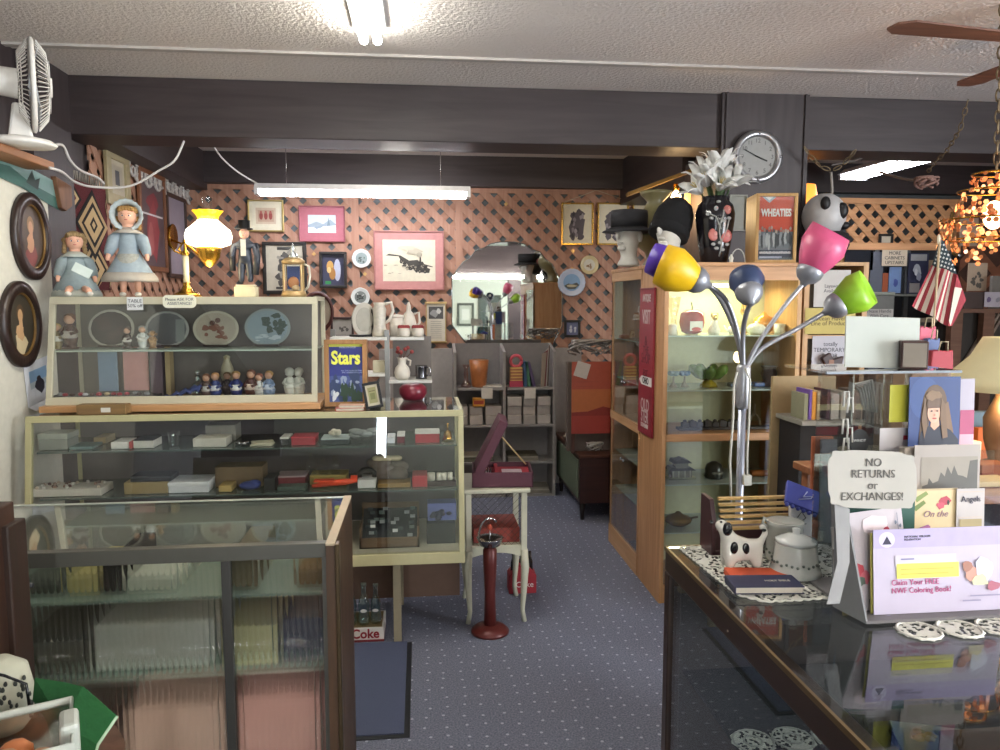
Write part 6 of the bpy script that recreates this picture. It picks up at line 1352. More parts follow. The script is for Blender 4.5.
def lily(parent, base, tip, r):
    base, tip = Vector(base), Vector(tip); d = (tip - base).normalized()
    mb = MB(); mb.tube([(0, 0, vh * .6), base], .005, M('#3c5230', .7), 5); mb.build('stem', parent)
    u = d.orthogonal().normalized(); v = d.cross(u); mb = MB(); W_ = M('#dcdcd8', .6, var=.05)
    for k in range(6):
        a_ = 2 * pi * k / 6; e = u * cos(a_) + v * sin(a_); s_ = -u * sin(a_) + v * cos(a_); L = (tip - base).length; pts = []
        rows_ = [(0, .006, .006), (.35, .018, .022), (.7, .022, .04), (.95, .014, .065), (1.0, .002, .085)]
        vs = []
        for (f_, w_, o_) in rows_:
            c = base + d * (L * f_) + e * (o_ * r)
            vs += [c - s_ * w_ * r, c + s_ * w_ * r]
        mb.add(vs, [(2 * i, 2 * i + 1, 2 * i + 3, 2 * i + 2) for i in range(4)], W_, True)
    mb.build('lily_flower', parent, solid=.002)
    mb = MB()
    for k in range(4): mb.tube([base + d * .03, base + d * .08 + u * .012 * cos(k * 1.6) + v * .012 * sin(k * 1.6)], .002, M('#c9b060', .6), 4)
    mb.build('stamen', parent)
for b_, tp in (((-.06, -.03, vh + .05), (-.11, -.07, vh + .15)), ((-.03, 0, vh + .06), (-.06, -.05, vh + .19)), ((.02, -.02, vh + .1), (.0, -.04, vh + .24)), ((.03, .02, vh + .09), (.03, 0, vh + .22)), ((.07, -.02, vh + .05), (.13, -.06, vh + .13)), ((.05, 0, vh + .04), (.08, -.08, vh + .12)), ((.0, -.04, vh + .03), (.0, -.11, vh + .1)), ((-.07, .02, vh + .02), (-.14, 0, vh + .08))):
    lily(t, b_, tp, 1.25)
mb = MB()
for k in range(7): a_ = k * .9; mb.prism([(0, 0, vh * .9), (.03 * cos(a_), .03 * sin(a_), vh + .03), (.06 * cos(a_), .06 * sin(a_), vh + .1), (.045 * cos(a_ + .4), .045 * sin(a_ + .4), vh + .03)], (0, .002, .001), M('#3c5230', .7))
mb.build('leaves', t)
# wooden box with cereal poster
a_, b_, c_, d_ = RC(757, 193, 796, 263, 3.84); w = (b_ - a_) / 2; h = d_ - TO
t = thing('wooden_shadow_box', 'deep light wooden box framing an orange Wheaties cereal box front', 'shadow box', ((a_ + b_) / 2, 3.84, TO), R(-9))
PNE = wood('#a8824c', '#c09a62', .5, 'z', 6); e = .016
mb = MB()
for q in ((-w, w, 0, .2, h - e, h), (-w, w, 0, .2, 0, e), (-w, -w + e, 0, .2, e, h - e), (w - e, w, 0, .2, e, h - e)): mb.box(*q, PNE)
mb.build('frame', t, bevel=.002)
iw, ih = 2 * (w - e), h - 2 * e
ops = [('r', '#c8482c', 0, .25, 1, 1), ('p', '#9ab0c0', [(.1, 1), (.5, 1), (.3, .9)]), ('p', '#dfe3e6', [(.18, 1), (.42, 1), (.3, .94)]), ('r', '#6a7078', 0, .16, 1, .45), ('r', '#2c3448', 0, 0, 1, .16)]
r2 = random.Random(8)
for i in range(14): u = .06 + .066 * i; ops += [('b', r2.choice(['#33383e', '#8d9298', '#54585e', '#a9adb0']), u, .33 + r2.uniform(-.04, .04), .045, .12), ('e', r2.choice(['#9a8478', '#b0a094', '#50484a']), u, .47 + r2.uniform(-.03, .05), .03, .03)]
ops += [('r', '#b8b0b4', .05, .1, .95, .13), ('r', '#8a90a8', .05, .03, .7, .06)]
mb = MB(); mb.at(0, 0, h / 2); mb.box(-iw / 2, iw / 2, .02, .03, -ih / 2, ih / 2, M('#c8482c', .5)); art(mb, iw, ih, ops, .0195, M('#c8482c', .5)); mb.build('box_front', t)
text('lettering', 'WHEATIES', .052, M('#e6e2dc', .5, var=0), t, (0, .0125, h * .72), sx=.62, bold=.0022)
text('lettering', 'WORLD CHAMPIONS', .02, M('#d0d0d8', .5, var=0), t, (0, .0125, h * .15), sx=.8)
mb = MB(); mb.box(-w + e, w - e, .006, .008, e, h - e, GLASS); mb.build('glazing', t)
framed('small_picture', 'narrow grey framed paper hung on the dark column behind the lilies', 'picture', P(738, 213, 4.36).to_tuple()[0:1] + (4.375, P(738, 213, 4.36).z), P(745, 213, 4.36).x - P(732, 213, 4.36).x + .03, .21, M('#8a8a80', .5), .008, [], bg='#7a7a6e')
t = thing('wire_hoop', 'white wire hoop stand between the vase and the wooden box', 'stand', (P(738, 258, 3.9).x, 3.9, TO)); mb = MB(); mb.tube([(-.04 * cos(q * pi / 10) , 0, .075 * sin(q * pi / 10)) for q in range(11)], .003, M('#b9b9b4', .4), 6); mb.build('hoop', t)
lat('bud_figurine', 'tiny white bud shaped figurine beside the black vase foot', 'figurine', 727, TO, [(.012, 0), (.009, .01), (.013, .025), (.004, .045), (0, .046)], PORC, Y=3.88)
# small wall clock
p = P(757, 157, 4.37); t = thing('wall_clock', 'round silver rimmed wall clock on the dark column', 'clock', (p.x, 4.377, p.z))
rc_ = (P(782, 157, 4.37).x - P(732, 157, 4.37).x) / 2
mb = MB(); mb.T = Matrix.Rotation(pi / 2, 4, 'X'); mb.shell([(rc_ * .9, 0), (rc_, .01), (rc_ * .98, .025), (rc_ * .88, .035), (rc_ * .78, .03), (rc_ * .74, .015)], M('#a0a0a2', .3, .8), 48); mb.build('rim', t)
mb = MB(); mb.disc((0, 0, 0), rc_ * .76, .012, M('#8f8f8c', .6), 48); fc = mb.build('dial', t)
for i in range(1, 13):
    a_ = pi / 2 - 2 * pi * i / 12; text('numeral', str(i), .034, M('#4a4a4a', .6, var=0), t, (rc_ * .6 * cos(a_), -.0126, rc_ * .6 * sin(a_)))
def hand(name, ang, L, w): mb = MB(); d = Vector((sin(ang), 0, cos(ang))); mb.bar(Vector((0, -.016, 0)) - d * .02, Vector((0, -.016, 0)) + d * L, w, .002, M('#1a1a1a', .5), up=(0, 1, 0)); mb.build(name, t)
hand('hour_hand', R(112), rc_ * .42, .008); hand('minute_hand', R(-64), rc_ * .6, .006)
for i in range(4): a_ = pi / 2 * i; mb = MB(); mb.ell((rc_ * .87 * cos(a_), -.034, rc_ * .87 * sin(a_)), .008, SILVER, 8, 5); mb.build('rim_stud', t)
# mannequin heads
FOAM = M('#d2cfc6', .8)
def mannequin(label, loc, rz, neck=.1, k=1.0, m=FOAM, name='mannequin_head'):
    t = thing(name, label, 'mannequin head', loc, rz); g = k
    skinmesh('head', [((0, 0, 0), .075 * g), ((0, .0, .02), .07 * g), ((0, .005, neck * .6), .05 * g), ((0, .0, neck), .05 * g), ((0, -.01, neck + .06 * g), .072 * g), ((0, .0, neck + .12 * g), .085 * g), ((0, .005, neck + .18 * g), .07 * g)], [(0, 1), (1, 2), (2, 3), (3, 4), (4, 5), (5, 6)], m, t, 2)
    mb = MB(); z = neck + .09 * g; mb.ell((0, -.092 * g, z), (.011 * g, .02 * g, .022 * g), m, 10, 7); mb.ell((0, -.075 * g, z - .04 * g), (.022 * g, .012 * g, .008 * g), m, 10, 6); mb.ell((0, -.06 * g, z - .07 * g), (.03 * g, .02 * g, .018 * g), m, 10, 7)
    for s in (-1, 1): mb.ell((s * .03 * g, -.072 * g, z + .025 * g), (.016 * g, .01 * g, .008 * g), m, 8, 6)
    mb.build('face', t)
    for s in (-1, 1): mb = MB(); mb.ell((s * .08 * g, .01, z - .005), (.01 * g, .02 * g, .032 * g), m, 8, 6); mb.build('ear', t)
    return t
p = P(628, 268, 4.42); t = mannequin('white foam head wearing a charcoal bucket hat on the aisle cabinet', (p.x + .01, 4.45, TO), R(-58), .09)
mb = MB(); HT = M('#38383c', .9, bump=.3, sc=150); mb.lathe([(.155, .205), (.15, .21), (.1, .235), (.104, .22), (.108, .3), (.104, .33), (0, .335)], HT, 28, sx=1, sy=1.05); mb.build('bucket_hat', t)
p = P(668, 262, 4.05); t = mannequin('white foam head in a tilted black knit beanie, between the vase and bucket hat', (p.x + .01, 4.05, TO), R(-55), .085, 1.02)
mb = MB(); BN = M('#121214', .95, bump=.5, sc=200); mb.T = Matrix.Translation((0, .01, .215)) @ Matrix.Rotation(R(-28), 4, 'X'); mb.lathe([(.1, -.07), (.106, -.03), (.108, .02), (.1, .07), (.08, .115), (.045, .145), (0, .155)], BN, 28); mb.lathe([(.1, -.075), (.11, -.07), (.111, -.035), (.1, -.03)], BN, 28); b0 = mb.build('beanie', t)
text('lettering', 'STERN', .024, M('#b9b9b9', .6, var=0), t, (-.072, -.085, .205), rot=(pi / 2 - .25, R(-14), R(-40)))
# olive gas lamp shaped vase
t = thing('olive_vase', 'large olive glass vase with a painted rose, behind the black beanie', 'vase', (P(655, 215, 4.72).x, 4.72, TO)); OLV = M('#7d7654', .3)
zz = [(.07, 0), (.08, .02), (.05, .06), (.06, .1), (.14, .16), (.17, .22), (.13, .3), (.07, .36), (.05, .4), (.09, .44), (.1, .46), (0, .44)]
mb = MB(); mb.lathe([(r, z * 1.05) for r, z in zz], OLV, 28); mb.build('body', t); mb = MB(); mb.ell((-.13, -.1, .24), (.04, .03, .035), M('#8a4a4a', .5), 8, 6); mb.ell((-.09, -.13, .22), (.05, .02, .02), M('#55603a', .5), 8, 6); mb.build('painted_rose', t)
# warm wall lamp on the column
p = P(676, 195, 4.9); t = thing('wall_lamp', 'glowing warm bulb under a slanted gilt cornice beside the column', 'lamp', (p.x, 4.9, p.z))
mb = MB(); mb.bar((-.32, .02, -.0), (.22, -.04, .2), .1, .02, M('#8a6a34', .4, .5)); mb.build('cornice', t); mb = MB(); mb.ell((0, 0, -.03), (.035, .035, .06), M('#ffd9a0', .4, emit=12, var=0), 12, 8); mb.build('bulb', t); mb = MB(); mb.cyl((.0, 0, .03), (.0, 0, .07), .02, BRASS); mb.cyl((.08, 0, -.1), (.08, 0, .02), .022, M('#f0b060', .5, emit=2, var=0)); mb.build('socket', t)
point('wall_lamp_glow', (p.x - .05, 4.84, p.z - .14), 6, (1, .72, .38), .05)
# red vertical sign on the cabinet end
t = thing('red_sign', 'tall narrow red sign with white letters on the oak cabinet end panel', 'sign', (OX0 - .002, (PX(656, 350, OX0).y + PX(641, 350, OX0).y) / 2, 0), -pi / 2)
yA, yB = PX(641, 350, OX0).y, PX(655, 350, OX0).y; z1 = PX(648, 288, OX0).z; z0 = PX(648, 435, OX0).z; w = abs(yA - yB) / 2; t.location.z = (z0 + z1) / 2; h = z1 - z0
mb = MB(); mb.box(-w, w, -.012, 0, -h / 2, h / 2, M('#8c1c2c', .5)); mb.box(-w - .004, w + .004, -.014, 0, h / 2 - .012, h / 2, M('#7a1826', .5)); mb.build('board', t, bevel=.002)
WL = M('#c9b8b4', .6, var=0); DL = M('#5a1420', .6, var=0)
for txt, zz_, s_, m_, sx_2 in (('ANTIQUE', .43, .05, WL, .62), ('VISIT', .3, .1, WL, .62), ('&', .14, .07, DL, 1), ('THE', .08, .05, DL, 1), ('SHOP', .02, .07, DL, .8), ('EST', -.08, .05, DL, 1), ('OLD', -.3, .085, WL, .8), ('STER', -.38, .085, WL, .66), ('SOUVENIRS', -.44, .03, WL, .8)): text('lettering', txt, s_ * 1.1, m_, t, (0, -.0125, zz_ * h), sx=sx_2, bold=.001)
mb = MB(); mb.prism([(-w * .85, -.012, -.13 * h), (-w * .5, -.012, -.1 * h), (w * .9, -.012, -.1 * h), (w * .9, -.012, -.16 * h), (-w * .5, -.012, -.16 * h)], (0, -.002, 0), M('#dcdad4', .6)); mb.build('arrow_panel', t)
text('lettering', 'OHIO', .05, M('#1c1c1e', .6, var=0), t, (.012, -.0146, -.13 * h), sx=.85, bold=.001)
# ------------------------------------------------------------- five-arm floor lamp
FLY = 2.3
def FP(px, py, Y=FLY): return P(px, py, Y)
pb = FP(742, 420); t = thing('floor_lamp', 'silver floor lamp with yellow, blue, pink, green and purple shades on bent arms', 'floor lamp', (pb.x, FLY, 0)); O = Vector(t.location)
mb = MB(); mb.lathe([(.14, 0), (.14, .012), (.1, .03), (.03, .045), (.02, .06), (0, .06)], M('#a8a8ac', .3, .8), 28); mb.build('base', t)
ztop = FP(742, 368).z; mb = MB(); mb.cyl((0, 0, .05), (0, 0, ztop - .0), .0125, M('#a0a4b0', .3, .8)); mb.build('pole', t)
mb = MB(); mb.lathe([(.016, ztop - .13), (.022, ztop - .12), (.022, ztop), (.018, ztop + .01), (0, ztop + .01)], M('#b4b4b8', .35, .6), 16); mb.build('collar', t)
AR = M('#9a9a9e', .35, .7)
def arm(pts, dirv, L, r, col, back=False, inside=None, cut=0):
    """gooseneck through view points, then a cup and a tulip shade along dirv"""
    W = [Vector((0, 0, ztop - .02))] + [Vector(FP(a, b, FLY + c)) - O for a, b, c in pts]
    mb = MB(); q = []
    for i in range(len(W) - 1):
        p0, p1, p2, p3 = W[max(i - 1, 0)], W[i], W[i + 1], W[min(i + 2, len(W) - 1)]
        for k in range(5):
            s_ = k / 5; q.append(.5 * ((2 * p1) + (-p0 + p2) * s_ + (2 * p0 - 5 * p1 + 4 * p2 - p3) * s_ * s_ + (-p0 + 3 * p1 - 3 * p2 + p3) * s_ ** 3))
    q.append(W[-1]); mb.tube(q, .0075, AR, 8); am = mb.build('arm', t)
    J = W[-1]; d = Vector(dirv).normalized(); T = Matrix.Translation(J) @ d.to_track_quat('Z', 'Y').to_matrix().to_4x4()
    mb = MB(); mb.T = T; mb.lathe([(.009, -.01), (.012, .0), (.03, .012), (.04, .03), (.042, .045), (.038, .05), (0, .05)], M('#8f9096', .4, .5), 20); mb.build('cup', am)
    n = 28; mb = MB(); mb.T = T; vs = []; fs = []; prof = [(.034, .045), (.04, .05), (r * .82, .05 + L * .28), (r, .05 + L * .58), (r * .9, .05 + L)]
    for i, (rr, z) in enumerate(prof):
        for j in range(n):
            a_ = 2 * pi * j / n; zz_ = z + (cut * rr * cos(a_) * (i / (len(prof) - 1)) ** 2); vs.append((rr * cos(a_), rr * sin(a_), zz_))
    for i in range(len(prof) - 1):
        for j in range(n): fs.append((i * n + j, i * n + (j + 1) % n, (i + 1) * n + (j + 1) % n, (i + 1) * n + j))
    mb.add(vs, fs, M(col, .4, var=.04), True); mb.build('lamp_shade', am, solid=.003)
    mb = MB(); mb.T = T; mb.ell((0, 0, .085), (.02, .02, .03), M('#d8d8d4', .2), 10, 8); mb.build('bulb', am)
rgt, up_ = RGT, UP
def vd(x, y, z=0): return rgt * x + up_ * y + FWD * z
arm([(737, 330, 0), (726, 300, -.02), (708, 285, -.04)], vd(-1, .42, -.1), .11, .068, '#dcae10', cut=.35)
arm([(743, 335, -.02), (746, 315, -.06), (751, 302, -.1)], vd(.04, .8, .6), .06, .052, '#2c3a5a', cut=0)
arm([(757, 345, 0), (783, 308, -.02), (804, 283, -.02)], vd(.5, 1, -.05), .13, .068, '#c9527a', cut=.3)
arm([(760, 350, 0), (795, 330, 0), (826, 312, -.02)], vd(1, .62, -.1), .1, .062, '#8fbf2c', cut=.5)
arm([(736, 335, .06), (718, 296, .1), (694, 274, .12)], vd(-1, .42, .2), .1, .055, '#4a2a98', cut=.1)
mb = MB(); CW = M('#bdb9ac', .6)
mb.tube([Vector(FP(x, y, FLY - .03)) - O for x, y in ((737, 372), (734, 385), (733, 420), (730, 460), (731, 505))], .0035, CW, 6)
mb.tube([Vector(FP(x, y, FLY - .03)) - O for x, y in ((745, 368), (750, 380), (749, 420), (747, 455), (747, 478))], .0035, CW, 6); q = Vector(FP(747, 480, FLY - .03)) - O; mb.box(q.x - .012, q.x + .012, q.y - .008, q.y + .008, q.z - .016, q.z + .016, CW); mb.build('power_cord', t)
# ------------------------------------------------------------- lace
def lacemat():
    m = bpy.data.materials.new('lace'); m.use_nodes = True; nt = m.node_tree; N = nt.nodes; L = nt.links; N.clear()
    o = N.new('ShaderNodeOutputMaterial'); d = N.new('ShaderNodeBsdfDiffuse'); d.inputs[0].default_value = lin('#dcdacf'); tr = N.new('ShaderNodeBsdfTransparent')
    tc = N.new('ShaderNodeTexCoord'); v = N.new('ShaderNodeTexVoronoi'); v.inputs['Scale'].default_value = 95; v.voronoi_dimensions = '2D'
    n = N.new('ShaderNodeTexNoise'); n.inputs['Scale'].default_value = 22
    c = N.new('ShaderNodeMath'); c.operation = 'LESS_THAN'; c.inputs[1].default_value = .44
    c2 = N.new('ShaderNodeMath'); c2.operation = 'GREATER_THAN'; c2.inputs[1].default_value = .44
    ml = N.new('ShaderNodeMath'); ml.operation = 'MULTIPLY'; mx = N.new('ShaderNodeMixShader')
    L.new(tc.outputs['Object'], v.inputs['Vector']); L.new(tc.outputs['Object'], n.inputs['Vector']); L.new(v.outputs['Distance'], c.inputs[0]); L.new(n.outputs['Fac'], c2.inputs[0])
    L.new(c.outputs[0], ml.inputs[0]); L.new(c2.outputs[0], ml.inputs[1]); L.new(ml.outputs[0], mx.inputs[0]); L.new(d.outputs[0], mx.inputs[1]); L.new(tr.outputs[0], mx.inputs[2]); L.new(mx.outputs[0], o.inputs[0]); return m
LACE = lacemat(); CT = DZ + .001
def scallop(corners, sc, amp):
    """outline with small scalloped bumps between corners"""
    out = []
    for i in range(len(corners)):
        a, b = Vector(corners[i]), Vector(corners[(i + 1) % len(corners)]); d = b - a; L_ = d.length; k = max(1, round(L_ / sc)); nrm = Vector((d.y, -d.x)).normalized()
        for j in range(k):
            for q in range(4):
                f = (j + q / 4) / k; out.append(a + d * f + nrm * amp * sin(pi * q / 4))
    return out
cs = [(.672, 1.885), (.69, 1.56), (.735, 1.515), (.93, 1.52), (1.06, 1.6), (1.06, 1.86)]
t = thing('lace_doily', 'large white lace doily under the spotted dog at the counter corner', 'doily', (.87, 1.7, CT))
out = scallop([(x - .87, y - 1.7) for x, y in cs], .022, -.006 if False else .006)
mb = MB(); mb.prism([(p.x, p.y, 0) for p in out], (0, 0, .0015), LACE); mb.build('cloth', t)
mb = MB(); mb.tube([(p.x * .99, p.y * .99, .002) for p in out] + [(out[0].x * .99, out[0].y * .99, .002)], .0025, M('#dcdacf', .9), 4); mb.build('crochet_edge', t)
t = thing('lace_runner', 'lace runner of joined round medallions under the card rack', 'doily', (1.1, 1.38, CT)); n = 0
for i in range(5):
    for j in range(2):
        mb = MB(); mb.disc((-.13 + .085 * i, -.035 + .09 * j, 0), .043, .0015, LACE, 24, ax='z', wob=.05, wn=12); mb.tube([(-.13 + .085 * i + .04 * cos(q * pi / 8), -.035 + .09 * j + .04 * sin(q * pi / 8), .002) for q in range(17)], .003, M('#dcdacf', .9), 4); mb.build('medallion', t)
CT2 = CT + .0035
# ------------------------------------------------------------- spotted dog figurine
p = P(747, 562, 1.66); t = thing('spotted_dog', 'glossy white china dog with black spots, nose up and tail curled', 'figurine', (p.x, 1.70, CT2), R(0))
CH = M('#d8d4c8', .12, coat=.5); BK = M('#151518', .12)
k = 1.0
J = [((-.022, 0, .055), .026), ((.02, 0, .052), .024), ((-.034, 0, .085), .016), ((-.042, -.002, .112), .02), ((-.064, -.004, .12), .010), ((.038, 0, .05), .022),
     ((-.03, -.014, .03), .012), ((-.032, -.016, .008), .012), ((-.03, .014, .03), .012), ((-.032, .016, .008), .012), ((.036, -.014, .028), .014), ((.034, -.016, .008), .013), ((.036, .014, .028), .014), ((.034, .016, .008), .013),
     ((.052, 0, .07), .008), ((.062, 0, .09), .007), ((.055, 0, .108), .007), ((.045, 0, .102), .006)]
E = [(0, 1), (0, 2), (2, 3), (3, 4), (1, 5), (0, 6), (6, 7), (0, 8), (8, 9), (5, 10), (10, 11), (5, 12), (12, 13), (5, 14), (14, 15), (15, 16), (16, 17)]
skinmesh('body', J, E, CH, t, 2)
mb = MB(); mb.ell((-.04, -.017, .108), (.012, .008, .017), BK, 12, 8); mb.build('ear', t)
mb = MB(); mb.ell((-.04, .017, .108), (.012, .008, .017), BK, 12, 8); mb.build('ear', t)
mb = MB(); mb.ell((-.074, -.004, .122), (.005, .005, .005), BK, 8, 6); mb.build('nose', t)
mb = MB(); mb.ell((-.054, -.0125, .124), .0028, BK, 8, 6); mb.build('eye', t)
for x, z, a_, b_ in ((-.024, .062, .010, .016), (.004, .058, .010, .016), (.056, .098, .006, .004)):
    mb = MB(); mb.ell((x, -.0215 if x < .05 else -.004, z), (a_, .005, b_), BK, 12, 8); mb.build('black_spot', t)
# ------------------------------------------------------------- two books
def cbook(name, label, pc, Y, w, d, h, z, rz, col, title=None):
    t = thing(name, label, 'book', (P(pc, 580, Y).x, Y, z), rz); mb = MB(); C = M(col, .55)
    mb.box(-w / 2, w / 2, -d / 2, d / 2, 0, .002, C); mb.box(-w / 2, w / 2, -d / 2, d / 2, h - .002, h, C); mb.box(-w / 2, -w / 2 + .003, -d / 2, d / 2, .002, h - .002, C); mb.build('cover', t, bevel=.0012)
    mb = MB(); mb.box(-w / 2 + .003, w / 2 - .004, -d / 2 + .003, d / 2 - .004, .0021, h - .0021, M('#c9c2b4', .85)); mb.build('pages', t)
    if title: text('lettering', title, .012, M('#c0b8a8', .5, var=0), t, (.03, .0, h + .0003), rot=(0, 0, 0), sx=.9)
    return t
cbook('book', 'navy hardback book, lower and nearer of the two on the lace doily', 764, 1.585, .155, .075, .017, CT2, R(-5), '#2a2c4a', 'HOLY BIBLE')
cbook('book', 'orange hardback book lying between the spotted dog and the navy book', 757, 1.645, .14, .055, .016, CT2, R(-8), '#c9502a')
# ------------------------------------------------------------- slatted crate
t = thing('slatted_box', 'dark red wooden letter box with pale gold slats behind the spotted dog', 'box', (P(753, 520, 1.84).x, 1.85, CT)); a_, b_, c_, d_ = RC(711, 501, 797, 545, 1.8); w = (b_ - a_) / 2; h = d_ - CT
mb = MB(); MA = M('#3a1a20', .4); mb.box(-w, w, -.035, .045, 0, .012, MA)
for s in (-1, 1): mb.prism([(s * w - .006, -.035, 0), (s * w - .006, .045, 0), (s * w - .006, .045, h), (s * w - .006, -.012, h * .98), (s * w - .006, -.035, h * .6)], (.012, 0, 0), MA)
mb.box(-w, w, -.03, .04, 0, h * .45, MA); mb.build('body', t, bevel=.001)
for i in range(6):
    f = i / 5; mb = MB(); z = h * .98 - f * h * .5; y = -.012 - f * .022
    mb.box(-w + .02, w - .02, y, y + .012, z - .004, z + .0025, M('#cfa86a', .4)); mb.build('slat', t)
# ------------------------------------------------------------- china pots and little house
WP = M('#b9bab2', .18, coat=.4)
def banded(mb, r, z, h, n=26, m=None):
    for i in range(n):
        a_ = 2 * pi * i / n; mb.ell((r * cos(a_), r * sin(a_), z + h * .3 * sin(i * 2.4)), (.004, .004, .0035), m or M('#6a7068', .5), 5, 4)
p = P(808, 575, 1.6); t = thing('sugar_bowl', 'grey white china bowl with a leaf band and a glass lid on the doily', 'bowl', (p.x, 1.66, CT2)); r_ = .058
mb = MB(); mb.lathe([(r_ * .85, 0), (r_ * 1.02, .006), (r_ * .98, .018), (r_ * .9, .022), (r_ * .82, .075), (r_ * .8, .078), (0, .07)], WP, 32); mb.build('bowl', t)
mb = MB(); banded(mb, r_ * .9, .034, .01); mb.build('leaf_band', t)
mb = MB(); mb.lathe([(r_ * .83, .079), (r_ * .8, .086), (r_ * .3, .098), (.008, .1), (.01, .112), (0, .114)], M('#c9cbc6', .1, coat=.6), 28); mb.build('lid', t)
p = P(786, 550, 1.75); t = thing('china_canister', 'tall grey white china canister with a leaf band behind the lidded bowl', 'canister', (p.x, 1.76, CT2))
mb = MB(); mb.lathe([(.042, 0), (.046, .008), (.043, .09), (.046, .1), (.04, .1), (0, .092)], WP, 28); mb.build('canister', t); mb = MB(); banded(mb, .0455, .026, .01, 22); mb.build('leaf_band', t)
mb = MB(); mb.tube([(-.043, 0, .085), (-.058, 0, .095), (-.055, 0, .11), (-.047, 0, .1)], .004, WP, 6); mb.build('handle', t)
p = P(815, 520, 1.72); t = thing('toy_house', 'small white ornamental house with a tilted blue roof and black scribble', 'ornament', (p.x + .004, 1.80, CT2), R(-18))
mb = MB(); mb.box(-.026, .026, -.02, .02, 0, .135, M('#d6d6d8', .6)); mb.build('walls', t, bevel=.003)
mb = MB(); mb.T = Matrix.Translation((0, 0, .142)) @ Matrix.Rotation(R(20), 4, 'Y') @ Matrix.Rotation(R(30), 4, 'X'); mb.box(-.042, .042, -.04, .04, 0, .012, M('#3f4694', .6)); rf = mb.build('roof', t, bevel=.002)
mb = MB()
for i in range(6): mb.ell((-.035 + .014 * i, -.043, .004), .0055, M('#3f4694', .6), 8, 5)
mb.tube([(-.01, -.02, .014), (.02, .0, .014), (.024, .01, .014), (0, -.005, .014), (.01, .02, .014)], .0015, M('#b0b4d0', .3), 4); bb2 = MB(); bb2.v = mb.v; mb2 = mb.build('roof_trim', rf); mb2.matrix_parent_inverse = Matrix.Identity(4); mb2.location = (0, 0, .142); mb2.rotation_euler = (Matrix.Rotation(R(20), 3, 'Y') @ Matrix.Rotation(R(30), 3, 'X')).to_euler()
mb = MB(); mb.tube([(-.01, -.021, .1), (.0, -.021, .115), (.01, -.021, .1), (.0, -.021, .09), (-.012, -.021, .08), (.012, -.021, .085)], .0012, BK, 4); mb.build('drawing', t)
# ------------------------------------------------------------- card rack
def RP(px, py, Y): return P(px, py, Y)
t = thing('card_rack', 'grey tiered greeting card rack standing on the glass counter', 'rack', (1.05, 1.5, CT2)); GR = M('#6e6a6a', .5)
x0 = P(827, 560, 1.5).x; zt = P(832, 512, 1.5).z
w_ = wb(t); w_.prism([(x0 + .02, 1.38, CT2), (x0 + .0, 1.47, CT2), (x0 + .0, 1.50, zt + .07), (x0 + .005, 1.46, zt + .05)], (.004, 0, 0), M('#77787a', .5)); w_.build('side_panel', t)
w_ = wb(t); w_.box(x0 + .03, x0 + .55, 1.62, 1.625, CT2, zt + .1, glassmat('acrylic', (.9, .92, .93), .12, 0, 3)); w_.build('back_panel', t)
w_ = wb(t); w_.box(x0 + .02, x0 + .55, 1.38, 1.62, CT2, CT2 + .006, GR); w_.build('base', t)
# front white flap of the sign holder
def sheet(name, label, cat, px0, py0, px1, py1, Y, col, base=None, ops=None, th=.0015, rx=-.1, rz=0, parts=True, ry=0, rough=.45, dy=0):
    """upright card standing at depth Y, leaning back; base drops to z if given"""
    a, b, c, d = RC(px0, py0, px1, py1, Y); w, h = b - a, d - c
    t = thing(name, label, cat, ((a + b) / 2, Y, c if base is None else base), rz, rx=rx, ry=ry); h2 = d - (c if base is None else base)
    mb = MB(); mb.box(-w / 2, w / 2, 0, th, 0, h2, M(col, rough, var=.04)); mb.build('card', t)
    if ops: mb = MB(); mb.at(0, 0, h2 - h / 2); art(mb, w, h, ops, -.0006); mb.build('print', t)
    t['w'] = w; t['h'] = h2; return t
# the big envelopes
t = sheet('envelope', 'large white envelope with a lilac band offering a free colouring book', 'envelope', 876, 530, 1008, 620, 1.405, '#b3aabc', base=CT2 + .007, ops=[('r', '#a79cc0', 0, .8, 1, 1), ('e', '#c4bcd6', .1, .89, .06, .085), ('p', '#2a2440', [(.065, .84), (.1, .93), (.135, .84)]),
    ('r', '#bfb8c4', .16, .6, .62, .72), ('r', '#d8d45a', .17, .47, .64, .63), ('r', '#b9ae4a', .2, .56, .6, .575), ('r', '#b9ae4a', .2, .51, .56, .525), ('r', '#7a76a0', .2, .67, .3, .685), ('b', '#b98a7a', .74, .5, .06, .09), ('b', '#9a6a5a', .7, .57, .035, .06), ('b', '#cfd0dc', .83, .55, .07, .12), ('b', '#d2c9a0', .8, .42, .06, .07), ('b', '#a05a6a', .9, .36, .05, .05), ('r', '#8d86a0', .72, .25, .95, .265), ('r', '#8d86a0', .66, .2, .8, .215), ('e', '#8d86a0', .1, .06, .03, .03), ('r', '#a09ab0', .14, .05, .26, .065)], rx=-.1)
MAG = M('#b04a7a', .6, var=0); w, h = t['w'], t['h']
text('lettering', 'Claim Your FREE\nNWF Coloring Book!', .0165, MAG, t, (-w * .37, -.0012, h * .32), align='LEFT', sx=.9)
text('lettering', 'NATIONAL WILDLIFE\nFEDERATION', .006, INK, t, (-w * .27, -.0012, h * .89), align='LEFT')
sheet('envelope', 'yellow edged envelope standing directly behind the lilac banded one', 'envelope', 873, 533, 1000, 610, 1.412, '#b8b05c', base=CT2 + .007, rx=-.09)
